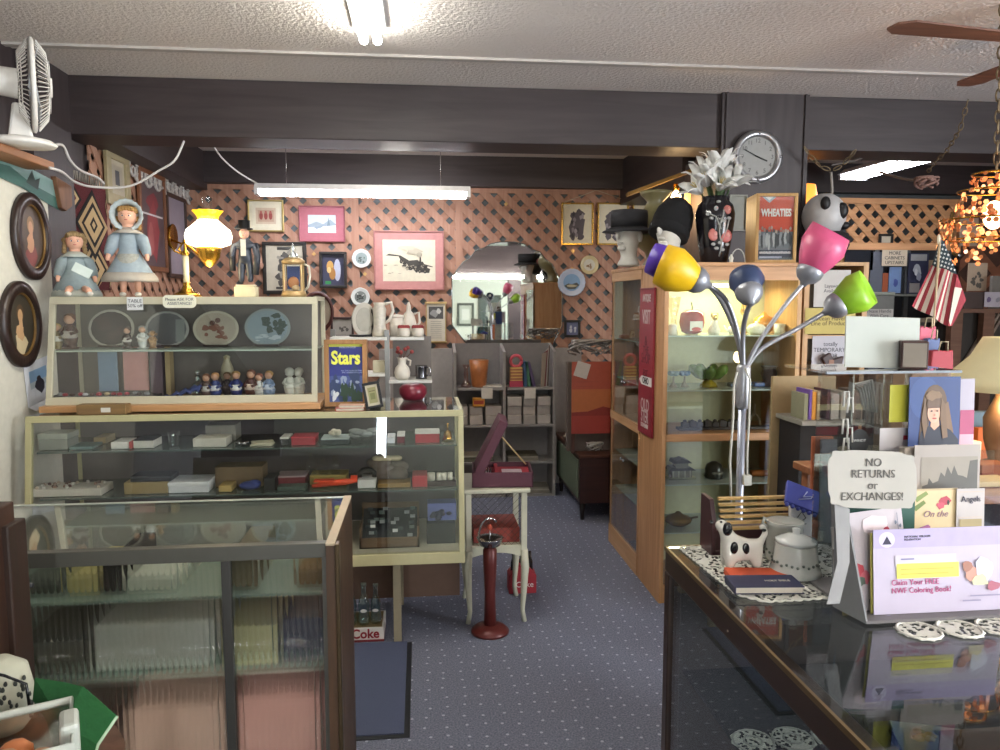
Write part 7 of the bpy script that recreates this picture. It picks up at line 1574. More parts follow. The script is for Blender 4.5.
# cards
flw = [('b', '#b03a4a', .2, .42, .1, .08), ('b', '#c96a78', .28, .36, .09, .07), ('b', '#5a6a60', .22, .33, .06, .05), ('b', '#d8c8cc', .55, .85, .22, .1), ('b', '#a8324a', .72, .8, .05, .03), ('b', '#6a7a80', .35, .12, .06, .04), ('b', '#6a7a80', .5, .16, .03, .05), ('r', '#6a7080', .9, .7, .91, .95), ('b', '#6a7080', .87, .86, .02, .02), ('b', '#6a7080', .94, .82, .02, .02)]
sheet('greeting_card', 'tall white card with red blossoms, tilted behind the lilac banded envelope', 'card', 854, 512, 914, 612, 1.43, '#b9b0b6', base=CT2 + .007, ops=flw, rx=-.1, ry=-.1)
sheet('photo_card', 'dark blue postcard of a town tucked at the left side of the card rack', 'card', 843, 532, 866, 614, 1.45, '#6a7f98', base=CT2 + .007, ops=[('r', '#7f98b0', 0, .6, 1, 1), ('r', '#3c4a5a', 0, .3, 1, .6), ('r', '#8a7a50', 0, 0, 1, .25), ('b', '#5a4a3a', .5, .4, .3, .1)], rx=-.1, ry=-.06)
sheet('photo_card', 'second narrow town postcard behind the dark blue one', 'card', 838, 528, 856, 600, 1.465, '#8d8a86', base=CT2 + .007, ops=[('r', '#5a5654', 0, .3, 1, .7), ('r', '#a8a4a0', 0, .7, 1, 1)], rx=-.1, ry=-.06)
sheet('green_folder', 'dark green folder behind the no returns sign', 'folder', 842, 495, 918, 520, 1.475, '#1f4a40', base=CT2 + .007, rx=-.05)
butt = [('r', '#c9b48c', .04, .02, .96, .96), ('p', '#7a8a4a', [(.05, .8), (.3, .95), (.35, .88), (.1, .7)]), ('p', '#66783c', [(.03, .6), (.25, .75), (.3, .68), (.08, .5)]), ('b', '#a8384a', .7, .72, .12, .1), ('b', '#b8485a', .62, .62, .09, .08), ('b', '#2c2024', .78, .68, .03, .06), ('b', '#9a5a8a', .3, .08, .14, .12)]
t = sheet('greeting_card', 'tan greeting card with a red butterfly, beside the Angels card', 'card', 915, 490, 961, 534, 1.50, '#b39e7c', base=CT2 + .007, ops=butt, rx=-.06); text('lettering', 'On the', .02, M('#8a6a7a', .6, var=0), t, (0, -.0014, t['h'] * .78 - .005), shear=.4)
t = sheet('greeting_card', 'white card headed Angels at the top of the rack', 'card', 960, 490, 988, 534, 1.495, '#b0a8a6', base=CT2 + .007, ops=[('r', '#b9a89a', .05, .92, .95, .94), ('r', '#b9a89a', .05, .35, .95, .37), ('r', '#9a8a60', .1, .1, .9, .32)], rx=-.06); text('lettering', 'Angels', .018, M('#2a2a40', .6, var=0), t, (0, -.0014, t['h'] * .9), sx=.95)
cas = [('r', '#8d8478', .1, .0, .96, .78), ('p', '#54504a', [(.12, .0), (.12, .25), (.2, .28), (.22, .4), (.28, .3), (.36, .34), (.4, .5), (.46, .42), (.5, .6), (.56, .46), (.6, .62), (.66, .44), (.74, .42), (.8, .38), (.84, .7), (.96, .72), (.96, 0)])] + [('r', '#75706a', .2 + .08 * i, .08, .23 + .08 * i, .2) for i in range(8)]
sheet('castle_print', 'cream mounted grey print of a turreted castle at the top of the rack', 'print', 918, 446, 984, 500, 1.54, '#9a9088', base=CT2 + .007, ops=cas, rx=-.05)
sheet('card_stack', 'edges of several cream cards standing behind the castle print', 'cards', 912, 448, 960, 490, 1.555, '#a89c90', base=CT2 + .007, th=.02, rx=-.05, ry=-.03)
# no returns sign on a grey flap
t = sheet('store_sign', 'curly edged white sign reading no returns or exchanges', 'sign', 830, 452, 917, 508, 1.36, '#cfccc4', rx=-.06, rough=.7)
for ch in list(t.children): bpy.data.objects.remove(ch)
w, h = t['w'], t['h']; pts = []
for i in range(80):
    u = 2 * pi * i / 80; e = .3; x = (abs(cos(u)) ** e) * (1 if cos(u) > 0 else -1); z = (abs(sin(u)) ** e) * (1 if sin(u) > 0 else -1); kk = 1 + .025 * cos(8 * u + .6); pts.append((x * w / 2 * kk, 0, h / 2 + z * h / 2 * kk - .006 * (x)))
mb = MB(); mb.prism(pts, (0, .0015, 0), M('#aaa69e', .75, var=.03)); mb.build('card', t)
text('lettering', 'NO\nRETURNS\nor\nEXCHANGES!', .0225, M('#5a5652', .7, var=0), t, (0, -.0012, h * .5), rot=(pi / 2, R(1.5), 0), sx=.95, sp=.98)
FPT = [P(a, b, 1.37) - Vector(t.location) for a, b in ((833, 500), (848, 508), (846, 560), (835, 600), (822, 601), (834, 560))]; mb = MB(); mb.prism([(q.x, .004, q.z) for q in FPT], (0, .0012, 0), M('#8d8c8c', .6)); mb.build('back_flap', t)
# acrylic riser tower with things on it
ACR = glassmat('acrylic', (.9, .92, .93), .12, 0, 3)
zr = P(860, 370, 1.75).z; xa_, xb_ = P(806, 370, 1.75).x, P(935, 370, 1.75).x
t = thing('acrylic_riser', 'clear acrylic riser shelf with a blue edge standing behind the card rack', 'riser', ((xa_ + xb_) / 2, 1.75, CT))
w_ = wb(t); w_.box(xa_, xb_, 1.66, 1.86, zr, zr + .006, ACR); w_.box(xa_, xb_, 1.655, 1.66, zr - .0, zr + .006, M('#8f949c', .2)); w_.build('shelf', t)
for x in (P(872, 400, 1.7).x, P(880, 400, 1.7).x): w_ = wb(t); w_.box(x, x + .004, 1.66, 1.8, CT, zr, ACR); w_.build('support', t)
for x in (P(852, 400, 1.7).x, xb_ - .004): w_ = wb(t); w_.box(x, x + .004, 1.7, 1.86, CT, zr, ACR); w_.build('support', t)
ZR = zr + .0075
sheet('blank_board', 'large blank white board leaning on the acrylic riser', 'board', 846, 317, 920, 368, 1.72, '#b4b8b0', base=ZR, rx=-.08, th=.004, rough=.8, ry=.03)
t = thing('brown_speaker', 'small brown box with a grey front standing beside the blank board', 'box', (P(918, 360, 1.68).x, 1.70, ZR), R(-24)); hh_ = P(918, 341, 1.69).z - ZR
mb = MB(); mb.box(-.028, .03, -.018, .05, 0, hh_, M('#40241e', .5)); mb.build('body', t, bevel=.002); mb = MB(); mb.box(-.024, .026, -.02, -.018, .005, hh_ - .005, M('#8d8478', .7)); mb.build('front_panel', t)
# girl portrait and papers on front of riser
hair = '#6c5036'
girl = [('r', '#20386e', 0, 0, 1, 1), ('e', '#294379', .3, .7, .3, .3), ('e', '#5a422c', .5, .62, .24, .27), ('p', '#523a28', [(.25, .62), (.2, .1), (.38, .05), (.4, .5)]), ('p', '#74563a', [(.62, .55), (.68, .08), (.88, .2), (.76, .65)]), ('p', '#0f1128', [(.18, 0), (.24, .22), (.42, .32), (.6, .32), (.82, .24), (.98, .1), (.98, 0)]), ('p', '#c99a80', [(.42, .3), (.5, .24), (.6, .31), (.58, .42), (.44, .42)]),
        ('e', '#cfa28a', .48, .49, .125, .145), ('p', '#5c4330', [(.34, .62), (.36, .55), (.61, .56), (.63, .62), (.6, .78), (.4, .78)]), ('b', '#7a5e42', .47, .74, .16, .07), ('p', hair, [(.3, .7), (.34, .4), (.36, .3), (.3, .12), (.24, .4)]), ('p', hair, [(.62, .7), (.6, .42), (.66, .12), (.76, .14), (.7, .6)]), ('e', '#3a2c28', .43, .515, .022, .012), ('e', '#3a2c28', .54, .515, .022, .012), ('e', '#b9806c', .485, .46, .02, .018), ('e', '#a8504c', .485, .41, .045, .012)]
t = thing('portrait_photograph', 'colour portrait photograph of a long haired child on a bright blue backdrop', 'photograph', (0, 0, 0), rx=-.04); a_, b_, c_, d_ = RC(910, 377, 961, 447, 1.62); t.location = ((a_ + b_) / 2, 1.62, c_ - .03)
mb = MB(); mb.box(-(b_ - a_) / 2, (b_ - a_) / 2, 0, .0015, 0, d_ - c_ + .03, M('#20386e', .35)); mb.build('card', t); mb = MB(); mb.at(0, 0, (d_ - c_) / 2 + .03); art(mb, b_ - a_, d_ - c_, girl, -.0005); mb.build('picture', t)
pc = sheet('pink_brochure', 'white and pink brochure edge beside the child portrait', 'brochure', 955, 379, 975, 448, 1.632, '#a098a4', rx=-.04, ops=[('r', '#a03c62', .3, .2, 1, .55), ('r', '#d8a0ac', .3, 0, 1, .2)])
pc = sheet('yellow_notepad', 'yellow paper pad behind the clear acrylic, left of the child portrait', 'notepad', 890, 385, 912, 422, 1.645, '#bdbb3c', rx=-.02)
t = sheet('business_card', 'white card with red letters under the yellow pad', 'card', 880, 428, 912, 450, 1.642, '#b9b4b4', rx=-.02); text('lettering', 'Bl', .012, M('#a02030', .6, var=0), t, (t['w'] * .3, -.001, t['h'] * .55), sx=1.2, bold=.001)
sheet('papers', 'sheaf of clear sleeved white papers under the white card with red letters', 'papers', 880, 450, 914, 480, 1.64, '#9a9896', rx=-.04)
t = thing('key_tags', 'string of clear plastic clips hanging left of the acrylic support', 'clips', (P(846, 400, 1.66).x, 1.66, P(846, 455, 1.66).z))
for i, (x, z) in enumerate(((0, .115), (.01, .1), (0, .05), (.012, .03), (.004, .005))): mb = MB(); mb.tube([(x - .006, 0, z), (x - .004, 0, z + .035), (x + .006, 0, z + .035), (x + .008, 0, z)], .0022, M('#c4c2bc', .3), 6); mb.build('clip', t)
t = thing('round_badge', 'round black badge with small white lettering beside the plastic clips', 'badge', (P(860, 442, 1.66).x, 1.665, P(860, 442, 1.66).z)); mb = MB(); mb.disc((0, 0, 0), .024, .003, M('#17171c', .4), 24, ry=.03); mb.build('disc', t); text('lettering', 'WINDY', .009, M('#c9c9c9', .5, var=0), t, (0, -.0034, .003))
mb = MB()
for i in range(6): mb.tube([(-.03 + .004 * i, .01 * i, .0), (-.025 + .004 * i, .01 * i, .1), (.02, .01 * i, .11 - .006 * i), (.035, .01 * i, .03)], .003, M('#b9b6ae', .25), 6)
solo(mb, 'clear_hangers', 'bunch of clear plastic hangers behind the round black badge', 'hangers', (P(862, 420, 1.72).x, 1.72, P(862, 425, 1.72).z))
# upright books/prints left of the rack
for px0, py0, px1, py1, Y, c, lab in ((813, 437, 834, 500, 1.9, '#b0603a', 'leaning orange brown picture panel behind the blue-roofed ornament'), (822, 440, 838, 495, 1.88, '#6a6868', 'grey panel leaning beside the orange brown one')):
    leanbox('picture_panel', lab, 'panel', px0, py0, px1, py1, Y, c, .008, base=CT, rx=-.03)
# ------------------------------------------------------------- inside the counter
ZS = .6315
t = thing('lace_runner', 'lace runner of round medallions on the shelf inside the glass counter', 'doily', (.83, 1.1, ZS))
for i in range(8):
    for j in range(3):
        mb = MB(); x, y = -.11 + .092 * j, .42 - .1 * i; mb.disc((x, y, 0), .048, .0015, LACE, 22, ax='z', wob=.05, wn=12)
        for rr in (.044, .02): mb.tube([(x + rr * cos(q * pi / 8), y + rr * sin(q * pi / 8), .002) for q in range(17)], .0025, M('#b9b8b0', .9), 4)
        mb.build('medallion', t)
t = thing('flower_card', 'pale green card with flowers lying inside the glass counter', 'card', (PZ(905, 740, ZS).x + .06, PZ(905, 745, ZS).y - .02, ZS + .006), R(-20)); mb = MB(); mb.box(-.09, .09, -.07, .07, 0, .006, M('#8d9a86', .6)); mb.build('card', t)
mb = MB()
for i in range(9): mb.ell((rnd.uniform(-.05, .05), rnd.uniform(-.03, .04), .008), (.014, .014, .004), M(rnd.choice(['#9a8a3c', '#6a7a44', '#a8a06a']), .6), 7, 4)
mb.build('flower_print', t)
item('brown_box', 'brown wooden box inside the glass counter under the envelopes', 'box', 1.05, 1.3, 1.15, 1.38, ZS, ZS + .09, wood('#3a2218', '#553222', .5, 'x', 5))
item('green_box', 'dull green box beside the brown one inside the glass counter', 'box', 1.33, 1.5, 1.1, 1.35, ZS, ZS + .07, M('#4a4f40', .6))
# ------------------------------------------------------------- lower left: tub with a green cloth on a stool
t = thing('stool', 'stool carrying the clear tub at the lower left corner', 'stool', (P(0, 720, 1.45).x, 1.47, 0)); SW = wood('#4a3020', '#604030', .6, 'z', 5)
mb = MB(); mb.cyl((0, 0, .67), (0, 0, .70), .2, SW); mb.build('seat', t)
for i in range(4): a_ = pi / 4 + pi / 2 * i; mb = MB(); mb.cyl((.13 * cos(a_), .13 * sin(a_), .67), (.17 * cos(a_), .17 * sin(a_), 0), .015, SW); mb.build('leg', t)
t = thing('plastic_tub', 'translucent plastic tub with a clip handle and orange contents', 'tub', (P(-14, 720, 1.36).x, 1.36, .702), R(24)); TB = M('#b4b7ac', .35)
mb = MB(); mb.shell([(.1, 0), (.13, .13), (.14, .135)], TB, 4, sy=.8); 
W2, D2, H2 = .13, .09, .12; mb = MB()
for q in ((-W2, W2, -D2, -D2 + .004, 0, H2), (-W2, W2, D2 - .004, D2, 0, H2), (-W2, -W2 + .004, -D2, D2, 0, H2), (W2 - .004, W2, -D2, D2, 0, H2), (-W2, W2, -D2, D2, 0, .004)): mb.box(*q, glassmat('tub_plastic', (.8, .82, .78), .2, .2, 2))
mb.build('body', t)
mb = MB(); mb.tube([(-W2, -D2, H2), (W2, -D2, H2), (W2, D2, H2), (-W2, D2, H2), (-W2, -D2, H2)], .008, TB, 6); mb.build('rim', t)
mb = MB(); mb.box(W2 - .02, W2 + .012, -.05, .02, .05, H2 + .02, TB); mb.build('clip_handle', t, bevel=.008)
mb = MB()
for i in range(30): mb.ell((rnd.uniform(-.09, .09), rnd.uniform(-.055, .055), rnd.uniform(.03, .075)), (.03, .025, .02), M(rnd.choice(['#c97a4a', '#b98a68', '#c9a088']), .7), 7, 5)
mb.build('contents', t)
t = thing('green_cloth', 'folded bright green felt cloth standing behind the plastic tub', 'cloth', (P(70, 700, 1.5).x, 1.53, .702)); GC = M('#1f5a2c', .9, bump=.2, sc=80)
def GP(px, py, Y): q = P(px, py, Y); return (q.x - t.location.x, q.y - t.location.y, max(.003, q.z - .702))
pts = [GP(36, 678, 1.58), GP(62, 682, 1.56), GP(84, 687, 1.54), GP(117, 716, 1.5), GP(98, 744, 1.48), GP(96, 800, 1.48), GP(60, 800, 1.5), GP(48, 720, 1.54), GP(34, 700, 1.56)]
mid = (sum(p[0] for p in pts) / 9, sum(p[1] for p in pts) / 9 - .03, sum(p[2] for p in pts) / 9)
mb = MB(); mb.add(pts + [mid], [(i, (i + 1) % 9, 9) for i in range(9)], GC); mb.build('cloth', t, solid=.006)
mb = MB(); mb.tube([pts[3], pts[4], pts[5]], .004, M('#a9c0a0', .8), 5); mb.build('pale_edge', t)
t = thing('floral_bag', 'cream cloth bag with dark sprigs at the lower left corner', 'bag', (P(-4, 690, 1.6).x, 1.62, .702)); FB = M('#a8a692', .9, var=.1, bump=.3, sc=20)
zt = P(5, 662, 1.6).z - .702; mb = MB(); mb.lathe([(.04, 0), (.055, .02), (.06, zt * .5), (.05, zt * .85), (.02, zt), (0, zt)], FB, 24); mb.build('bag', t)
mb = MB()
for i in range(40): a_ = rnd.uniform(-2.6, -.0); z = rnd.uniform(.05, zt * .9); mb.ell((.058 * cos(a_), .058 * sin(a_), z), (.004, .004, .006), M('#2c2e28', .8), 5, 4)
mb.build('sprig_print', t)
mb = MB(); mb.tube([(-.02, -.05, zt + .0), (.04, -.06, zt - .01), (.08, -.06, zt - .03), (.085, -.06, zt - .1)], .003, BK, 6); mb.build('cord', t)
# ------------------------------------------------------------- right alcove: oak unit with papers
AY = 4.15
def AR_(px0, py0, px1, py1, Y=AY): return RC(px0, py0, px1, py1, Y)
a_, _, _, _ = AR_(804, 300, 810, 310); _, b_, _, d_ = AR_(800, 262, 866, 400)
t = thing('oak_shelves', 'oak shelving with papers pinned to it, at the alcove side of the column', 'shelves', ((a_ + b_) / 2, AY + .15, 0))
w_ = wb(t)
for x in (a_, b_ - .03): w_ = wb(t); w_.box(x, x + .03, AY, AY + .3, 0, d_, OAKP); w_.build('side_panel', t)
for py in (262, 335, 365, 400, 440):
    z = P(830, py, AY).z; w_ = wb(t); w_.box(a_ + .03, b_ - .03, AY + .002, AY + .3, z - .02, z, OAKP); w_.build('shelf', t)
w_ = wb(t); w_.box(a_ + .03, b_ - .03, AY + .29, AY + .3, 0, d_, M('#6a5a44', .7)); w_.build('back_panel', t)
card('paper_notice', 'tall blank-looking white paper pinned high on the oak shelves', 814, 270, 850, 307, AY - .002, 'Layaway\nAvailable', .028, '#c4c2be')
card('yellow_certificate', 'yellow printed certificate pinned on the oak shelves', 805, 308, 855, 334, AY - .004, 'Ocean Haven\nLine of Products', .035, '#c4b46a', ink=M('#4a3a1c', .6, var=0), sp=.8, yoff=.04)
card('paper_notice', 'white notice about temporary things below the yellow certificate', 812, 336, 848, 364, AY - .003, 'totally\nTEMPORARY!\nPOOR', .034, '#bdbcc4')
t = thing('leather_purse', 'small dark brown leather purse hanging at the foot of the temporary notice', 'purse', (P(834, 358, AY - .05).x, AY - .05, P(834, 365, AY - .05).z)); mb = MB()
mb.prism([(-.07, 0, .04), (-.02, 0, .07), (.0, 0, .03), (.06, 0, .05), (.05, 0, -.01), (-.04, 0, -.01)], (0, .03, 0), M('#3a201c', .5)); mb.build('body', t, bevel=.004); mb = MB(); mb.box(-.03, .0, -.003, 0, .0, .03, M('#8a5a3c', .5)); mb.build('clasp', t)
# mannequin with the panda-like cap and dark scarf
p = P(822, 262, AY + .12); t = mannequin('grey foam head in a white and black cap and dark knotted scarf', (p.x, AY + .12, d_ + .0015), R(50), .12, 1.05, M('#a9a8a6', .7))
mb = MB(); zc = .12 + .15; mb.ell((0, .0, zc), (.118, .122, .13), M('#b4b4b4', .45), 22, 14); mb.build('cap', t)
mb = MB()
for a_2, z, r1, r2_ in ((-1.9, .02, .05, .06), (-.9, .0, .04, .05), (-2.9, .06, .04, .05), (-1.4, -.06, .05, .03)):
    mb.ell((.105 * cos(a_2), .108 * sin(a_2), zc + z), (r1 * .7, r1 * .7, r2_ * .8), M('#17171a', .5), 12, 8)
mb.build('black_patch', t)
mb = MB(); SC = M('#18191c', .9, bump=.5, sc=90)
for k in range(3): mb.tube([(.1 * cos(q * pi / 9 + k), .1 * sin(q * pi / 9 + k) - .01, .1 + .02 * k) for q in range(19)], .035, SC, 8)
mb.tube([(.08, -.06, .12), (.15, .0, .1), (.22, .06, .1), (.26, .1, .06), (.24, .1, -.02)], [.03, .028, .03, .045, .02], SC, 8); mb.build('scarf', t)
# orange shade beyond the column
p = P(804, 197, 5.2); t = thing('orange_lampshade', 'glowing orange lampshade peeping out behind the dark column', 'lamp', (p.x - .02, 5.2, p.z - .12)); mb = MB(); mb.shell([(.13, 0), (.09, .2)], M('#ff9a3c', .5, emit=1.3, var=0), 24); mb.build('lamp_shade', t, solid=.003)
mb = MB(); mb.cyl((0, 0, .19), (0, 0, ZC - p.z + .12), .004, BLACK); mb.cyl((0, 0, .0), (0, 0, .2), .02, BRASS); mb.build('stem', t)
mb = MB(); mb.shell([(.06, -.08), (.1, -.06), (.11, -.04)], M('#c9702c', .5, emit=.4, var=0), 20); mb.build('drip_pan', t, solid=.004)
# ------------------------------------------------------------- back wall unit of the alcove
BYY = 6.2
t = thing('wall_unit', 'wide dark wall unit with hanging cards under the alcove lattice', 'wall unit', (P(880, 300, BYY).x, BYY + .1, 0)); NV = M('#23262e', .7)
a_, b_, c_, d_ = RC(842, 250, 950, 330, BYY)
w_ = wb(t); w_.box(a_, b_, BYY + .02, BYY + .2, 0, d_, NV); w_.build('body', t)
for px in (842, 876, 907, 948): x = P(px, 280, BYY).x; w_ = wb(t); w_.box(x - .02, x + .02, BYY, BYY + .02, .5, d_, OAKP if px == 842 else M('#55585a', .6)); w_.build('upright', t)
w_ = wb(t); w_.box(a_ - .1, b_, BYY - .0, BYY + .02, d_, d_ + .06, LV); w_.build('cornice', t)
z = P(880, 294, BYY).z; w_ = wb(t); w_.box(a_, b_, BYY - .12, BYY + .02, z - .02, z, M('#6a6e68', .6)); w_.build('shelf', t)
def hung(name, label, cat, px0, py0, px1, py1, col, ops=None, Y=BYY - .03, r=.5):
    a, b, c, d = RC(px0, py0, px1, py1, Y); t = thing(name, label, cat, ((a + b) / 2, Y, (c + d) / 2)); mb = MB(); mb.box(-(b - a) / 2, (b - a) / 2, 0, .008, -(d - c) / 2, (d - c) / 2, M(col, r)); mb.build('card', t)
    if ops: mb = MB(); art(mb, b - a, d - c, ops, -.0008); mb.build('print', t)
    return t
hung('dark_picture', 'dark glazed picture with a thin oak edge, above the green lamp shade', 'picture', 845, 251, 873, 270, '#22262e', r=.2)
hung('hanging_fabric', 'grey fabric hanging left of the blue ribbon card', 'fabric', 870, 252, 883, 294, '#5f6470')
card('cream_notice', 'cream printed notice pinned above the light blue ribbon card', 882, 250, 907, 266, BYY - .05, 'MORE\nCABINETS\nUPSTAIRS', .04, '#cfc0a8')
hung('blue_card', 'light blue ribbon card below the cream notice', 'card', 889, 267, 901, 293, '#7390bd', [('b', '#4a5aa0', .55, .4, .2, .15)])
hung('orange_ornament', 'narrow orange bottle shaped hanging beside the light blue card', 'ornament', 882, 273, 888, 293, '#a0502c')
hung('jewellery_card', 'clear crystal necklace display on navy, right of the light blue card', 'jewellery', 908, 253, 928, 296, '#252a44', [('r', '#8d9090', .1, .82, .9, .97), ('b', '#a8b0b8', .45, .6, .2, .16), ('b', '#c9ccd0', .4, .55, .08, .08), ('b', '#8a90a0', .55, .45, .12, .1), ('r', '#8d8a88', .1, .08, .6, .3)])
hung('tan_card', 'tan narrow card at the flag side of the crystal necklace display', 'card', 928, 260, 934, 294, '#7a6a54')
# framed bug picture
fr('framed_picture', 'small dark framed cream picture of an insect on the alcove lattice', 'picture', 878, 234, 892, 251, DKF, .02, [('b', '#6a7a3a', .5, .35, .25, .12)], Y=6.38, bg='#cfc4ae')
# grey display box and notice
item('grey_case', 'grey fronted glass case under the light blue card', 'case', P(864, 300, 5.6).x, P(895, 300, 5.6).x, 5.6, 5.9, P(880, 318, 5.6).z, P(880, 292, 5.6).z, M('#6a6c68', .4), lid=M('#8a8f84', .4), lh=.12)
mb = MB(); z = P(880, 318, 5.6).z - .0015; mb.box(P(862, 300, 5.6).x, P(930, 300, 5.6).x, 5.5, 5.95, z - .03, z, M('#6a5a48', .6)); mb.box(P(862, 300, 5.6).x + .05, P(930, 300, 5.6).x - .05, 5.55, 5.9, 0, z - .03, M('#3a342e', .7)); solo(mb, 'sales_counter', 'brown counter carrying the grey case in the alcove', 'counter')
card('white_notice', 'white curved notice in front of the grey case', 865, 309, 893, 318, 5.48, 'Please Handle\nWith Care', .035, '#bdbab4')
# right shelf with cards
RY = 5.4
a_, b_, c_, d_ = RC(948, 308, 1010, 345, RY); z = P(980, 309, RY).z; SHW = wood('#6a4a3a', '#7f5c48', .6, 'x', 4)
t = thing('card_shelf', 'pinkish brown wall shelf with cross braces at the right edge', 'shelf', ((a_ + b_) / 2 + .2, RY + .2, 0))
w_ = wb(t); w_.box(a_, b_ + .5, RY, RY + .3, z - .03, z, SHW); w_.build('shelf_board', t)
for px in (958, 990): x = P(px, 330, RY).x; w_ = wb(t); w_.box(x - .04, x + .05, RY + .02, RY + .08, 0, z - .03, SHW); w_.build('upright', t)
for k in range(3): w_ = wb(t); x = P(960 + 5 * k, 330, RY).x; w_.bar((x, RY + .1, .9), (x + .35, RY + .1, z - .04), .02, .02, M('#8a7a6c', .5)); w_.build('brace', t)
w_ = wb(t); w_.box(a_ + .05, b_ + .5, RY + .12, RY + .3, 0, z - .03, M('#3a342f', .7)); w_.build('back_panel', t)
hung('hanging_print', 'cream print of grey figures hung on a nail at the right edge', 'print', 968, 263, 987, 291, '#b9a48e', splat('#5f5850', 12, .2, .2, .8, .75, .09), Y=5.6)
hung('plain_card', 'plain cream card behind the glowing amber chandelier', 'card', 960, 218, 978, 246, '#b9a08c', Y=6.3)
leanbox('photo_print', 'dark photograph of a cat-like shape standing on the right shelf', 'photograph', 964, 292, 984, 308, RY + .05, '#4a3c38', base=z + .0015)
t = hung('floral_card', 'white floral card standing at the right end of the shelf', 'card', 985, 292, 1004, 307, '#b9b2bc', [('b', '#6a5a80', .2, .5, .12, .2), ('b', '#8d8a94', .7, .5, .15, .2)], Y=RY + .03); t.location.z += .0
leanbox('grey_book', 'upright grey book standing behind the floral card', 'book', 992, 276, 1000, 306, RY + .1, '#7a7670', .03, base=z + .0015)
# curved brass hook
t = thing('brass_hook', 'curved brass hook at the end of the alcove lattice', 'hook', P(951, 235, 6.3)); mb = MB(); mb.tube([(0, 0, .2), (0, -.01, -.1), (.02, -.01, -.16), (.07, -.01, -.18)], .014, M('#c09a60', .3, .6), 8); mb.build('rod', t); mb = MB(); mb.ell((.08, -.01, -.18), .025, SILVER, 8, 6); mb.build('tip', t)
# ------------------------------------------------------------- lower alcove: book rack, lamp table
t = thing('book_rack', 'low rack of upright books and cards seen through the acrylic riser', 'rack', (P(822, 420, 3.2).x, 3.3, 0)); a_, b_, _, _ = RC(803, 380, 866, 420, 3.15); zk = P(822, 421, 3.15).z
w_ = wb(t); w_.box(a_, b_, 3.15, 3.4, zk - .02, zk, M('#8d8a80', .5)); w_.build('shelf', t); w_ = wb(t); w_.box(a_ + .02, b_, 3.2, 3.4, 0, zk - .02, M('#1f1c1c', .7)); w_.build('cabinet', t)
w_ = wb(t); w_.box(a_ - .02, b_, 3.4, 3.42, 0, P(822, 376, 3.4).z, M('#a08a64', .6)); w_.build('back_panel', t)
for i, (px0, px1, py, c) in enumerate(((804, 808, 394, '#8a8a70'), (809, 812, 390, '#6a4a9a'), (812, 816, 392, '#c98a2c'), (817, 820, 391, '#b9a07a'), (827, 830, 390, '#4a2a3a'), (831, 839, 394, '#b4b0aa'), (841, 850, 392, '#a8a49a'), (852, 862, 390, '#6a5a50'))):
    leanbox('book', ['olive book at the near end of the low rack', 'purple spined book second in the low rack', 'orange spined book third in the low rack', 'tan book fourth in the low rack', 'thin maroon book standing alone in the low rack', 'white book beside the maroon one in the low rack', 'pale wide book behind the plastic clips in the low rack', 'brown book behind the round black badge'][i], 'book', px0, py, px1, 421, 3.18, c, .12, base=zk + .0015)
leanbox('flower_pot', 'small terracotta pot standing left of the orange brown picture panel', 'pot', 804, 470, 814, 490, 1.89, '#a0604a', .02, base=CT); o = COL.objects['flower_pot']; me = MB(); me.lathe([(.012, 0), (.018, .05), (.021, .05), (.021, .06), (0, .055)], M('#a0604a', .7), 16); bpy.data.objects.remove(o)
solo(me, 'flower_pot', 'small terracotta pot standing left of the orange brown picture panel', 'pot', (P(809, 480, 1.88).x - .01, 1.88, CT))
# lamp table at right
t = thing('side_table', 'wooden table carrying the cream lamp and bright papers at the right edge', 'table', (1.95, 2.6, 0)); TW = wood('#7a4a2c', '#9a6440', .5, 'x', 5)
w_ = wb(t); w_.box(1.5, 2.5, 2.3, 2.9, .92, .95, TW); w_.build('tabletop', t, bevel=.004)
for x in (1.53, 2.43):
    for y in (2.33, 2.83): w_ = wb(t); w_.box(x, x + .05, y, y + .05, 0, .92, TW); w_.build('leg', t)
p = P(990, 372, 2.6); t = thing('table_lamp', 'big cream table lamp shade cut off by the right edge', 'lamp', (p.x + .1, 2.66, .951)); zl = P(990, 391, 2.6).z - .951; zh = P(985, 341, 2.6).z - .951
mb = MB(); mb.shell([(.2, zl), (.18, zl + .05), (.11, zl + .12), (.07, zh + .01)], M('#cfc49a', .7, emit=0, var=.05), 32); mb.build('lamp_shade', t, solid=.003)
mb = MB(); mb.lathe([(.08, 0), (.085, .015), (.03, .04), (.05, .12), (.055, .2), (.02, .28), (.012, zl + .03), (0, zl + .03)], M('#6a4c34', .45), 20); mb.build('base', t); mb = MB(); mb.ell((0, 0, zl + .02), (.03, .03, .04), M('#ffe9b8', .4, emit=6, var=0), 10, 8); mb.build('bulb', t)
point('table_lamp_glow', (t.location.x - .02, 2.6, .951 + zl - .05), 3.0, (1, .76, .45), .05)
T2 = .9515
for i, (px, py, w2, d2, h2, c, lab, cat, nm) in enumerate(((985, 500, .16, .1, .02, '#c9b080', 'cream paper lying under the lit lamp at the right edge', 'paper', 'paper_sheet'), (992, 478, .12, .08, .05, '#8a4a2a', 'brown wooden trinket box under the lit lamp', 'box', 'trinket_box'), (975, 470, .06, .06, .11, '#c9c2a0', 'cream upright packet under the lit lamp', 'packet', 'paper_packet'))):
    q = P(px, py, 2.45 + .1 * i); item(nm, lab, cat, q.x - w2 / 2, q.x + w2 / 2, 2.4 + .13 * i, 2.4 + .13 * i + d2, T2, T2 + h2, M(c, .7))
leanbox('orange_binder', 'bright orange binder standing under the lamp shade', 'binder', 978, 428, 1004, 442, 2.76, '#d8681c', .03, base=T2)
leanbox('blue_tin', 'dull blue striped tin case behind the orange binder', 'tin', 970, 412, 1004, 430, 2.83, '#5a7080', .04, base=T2)
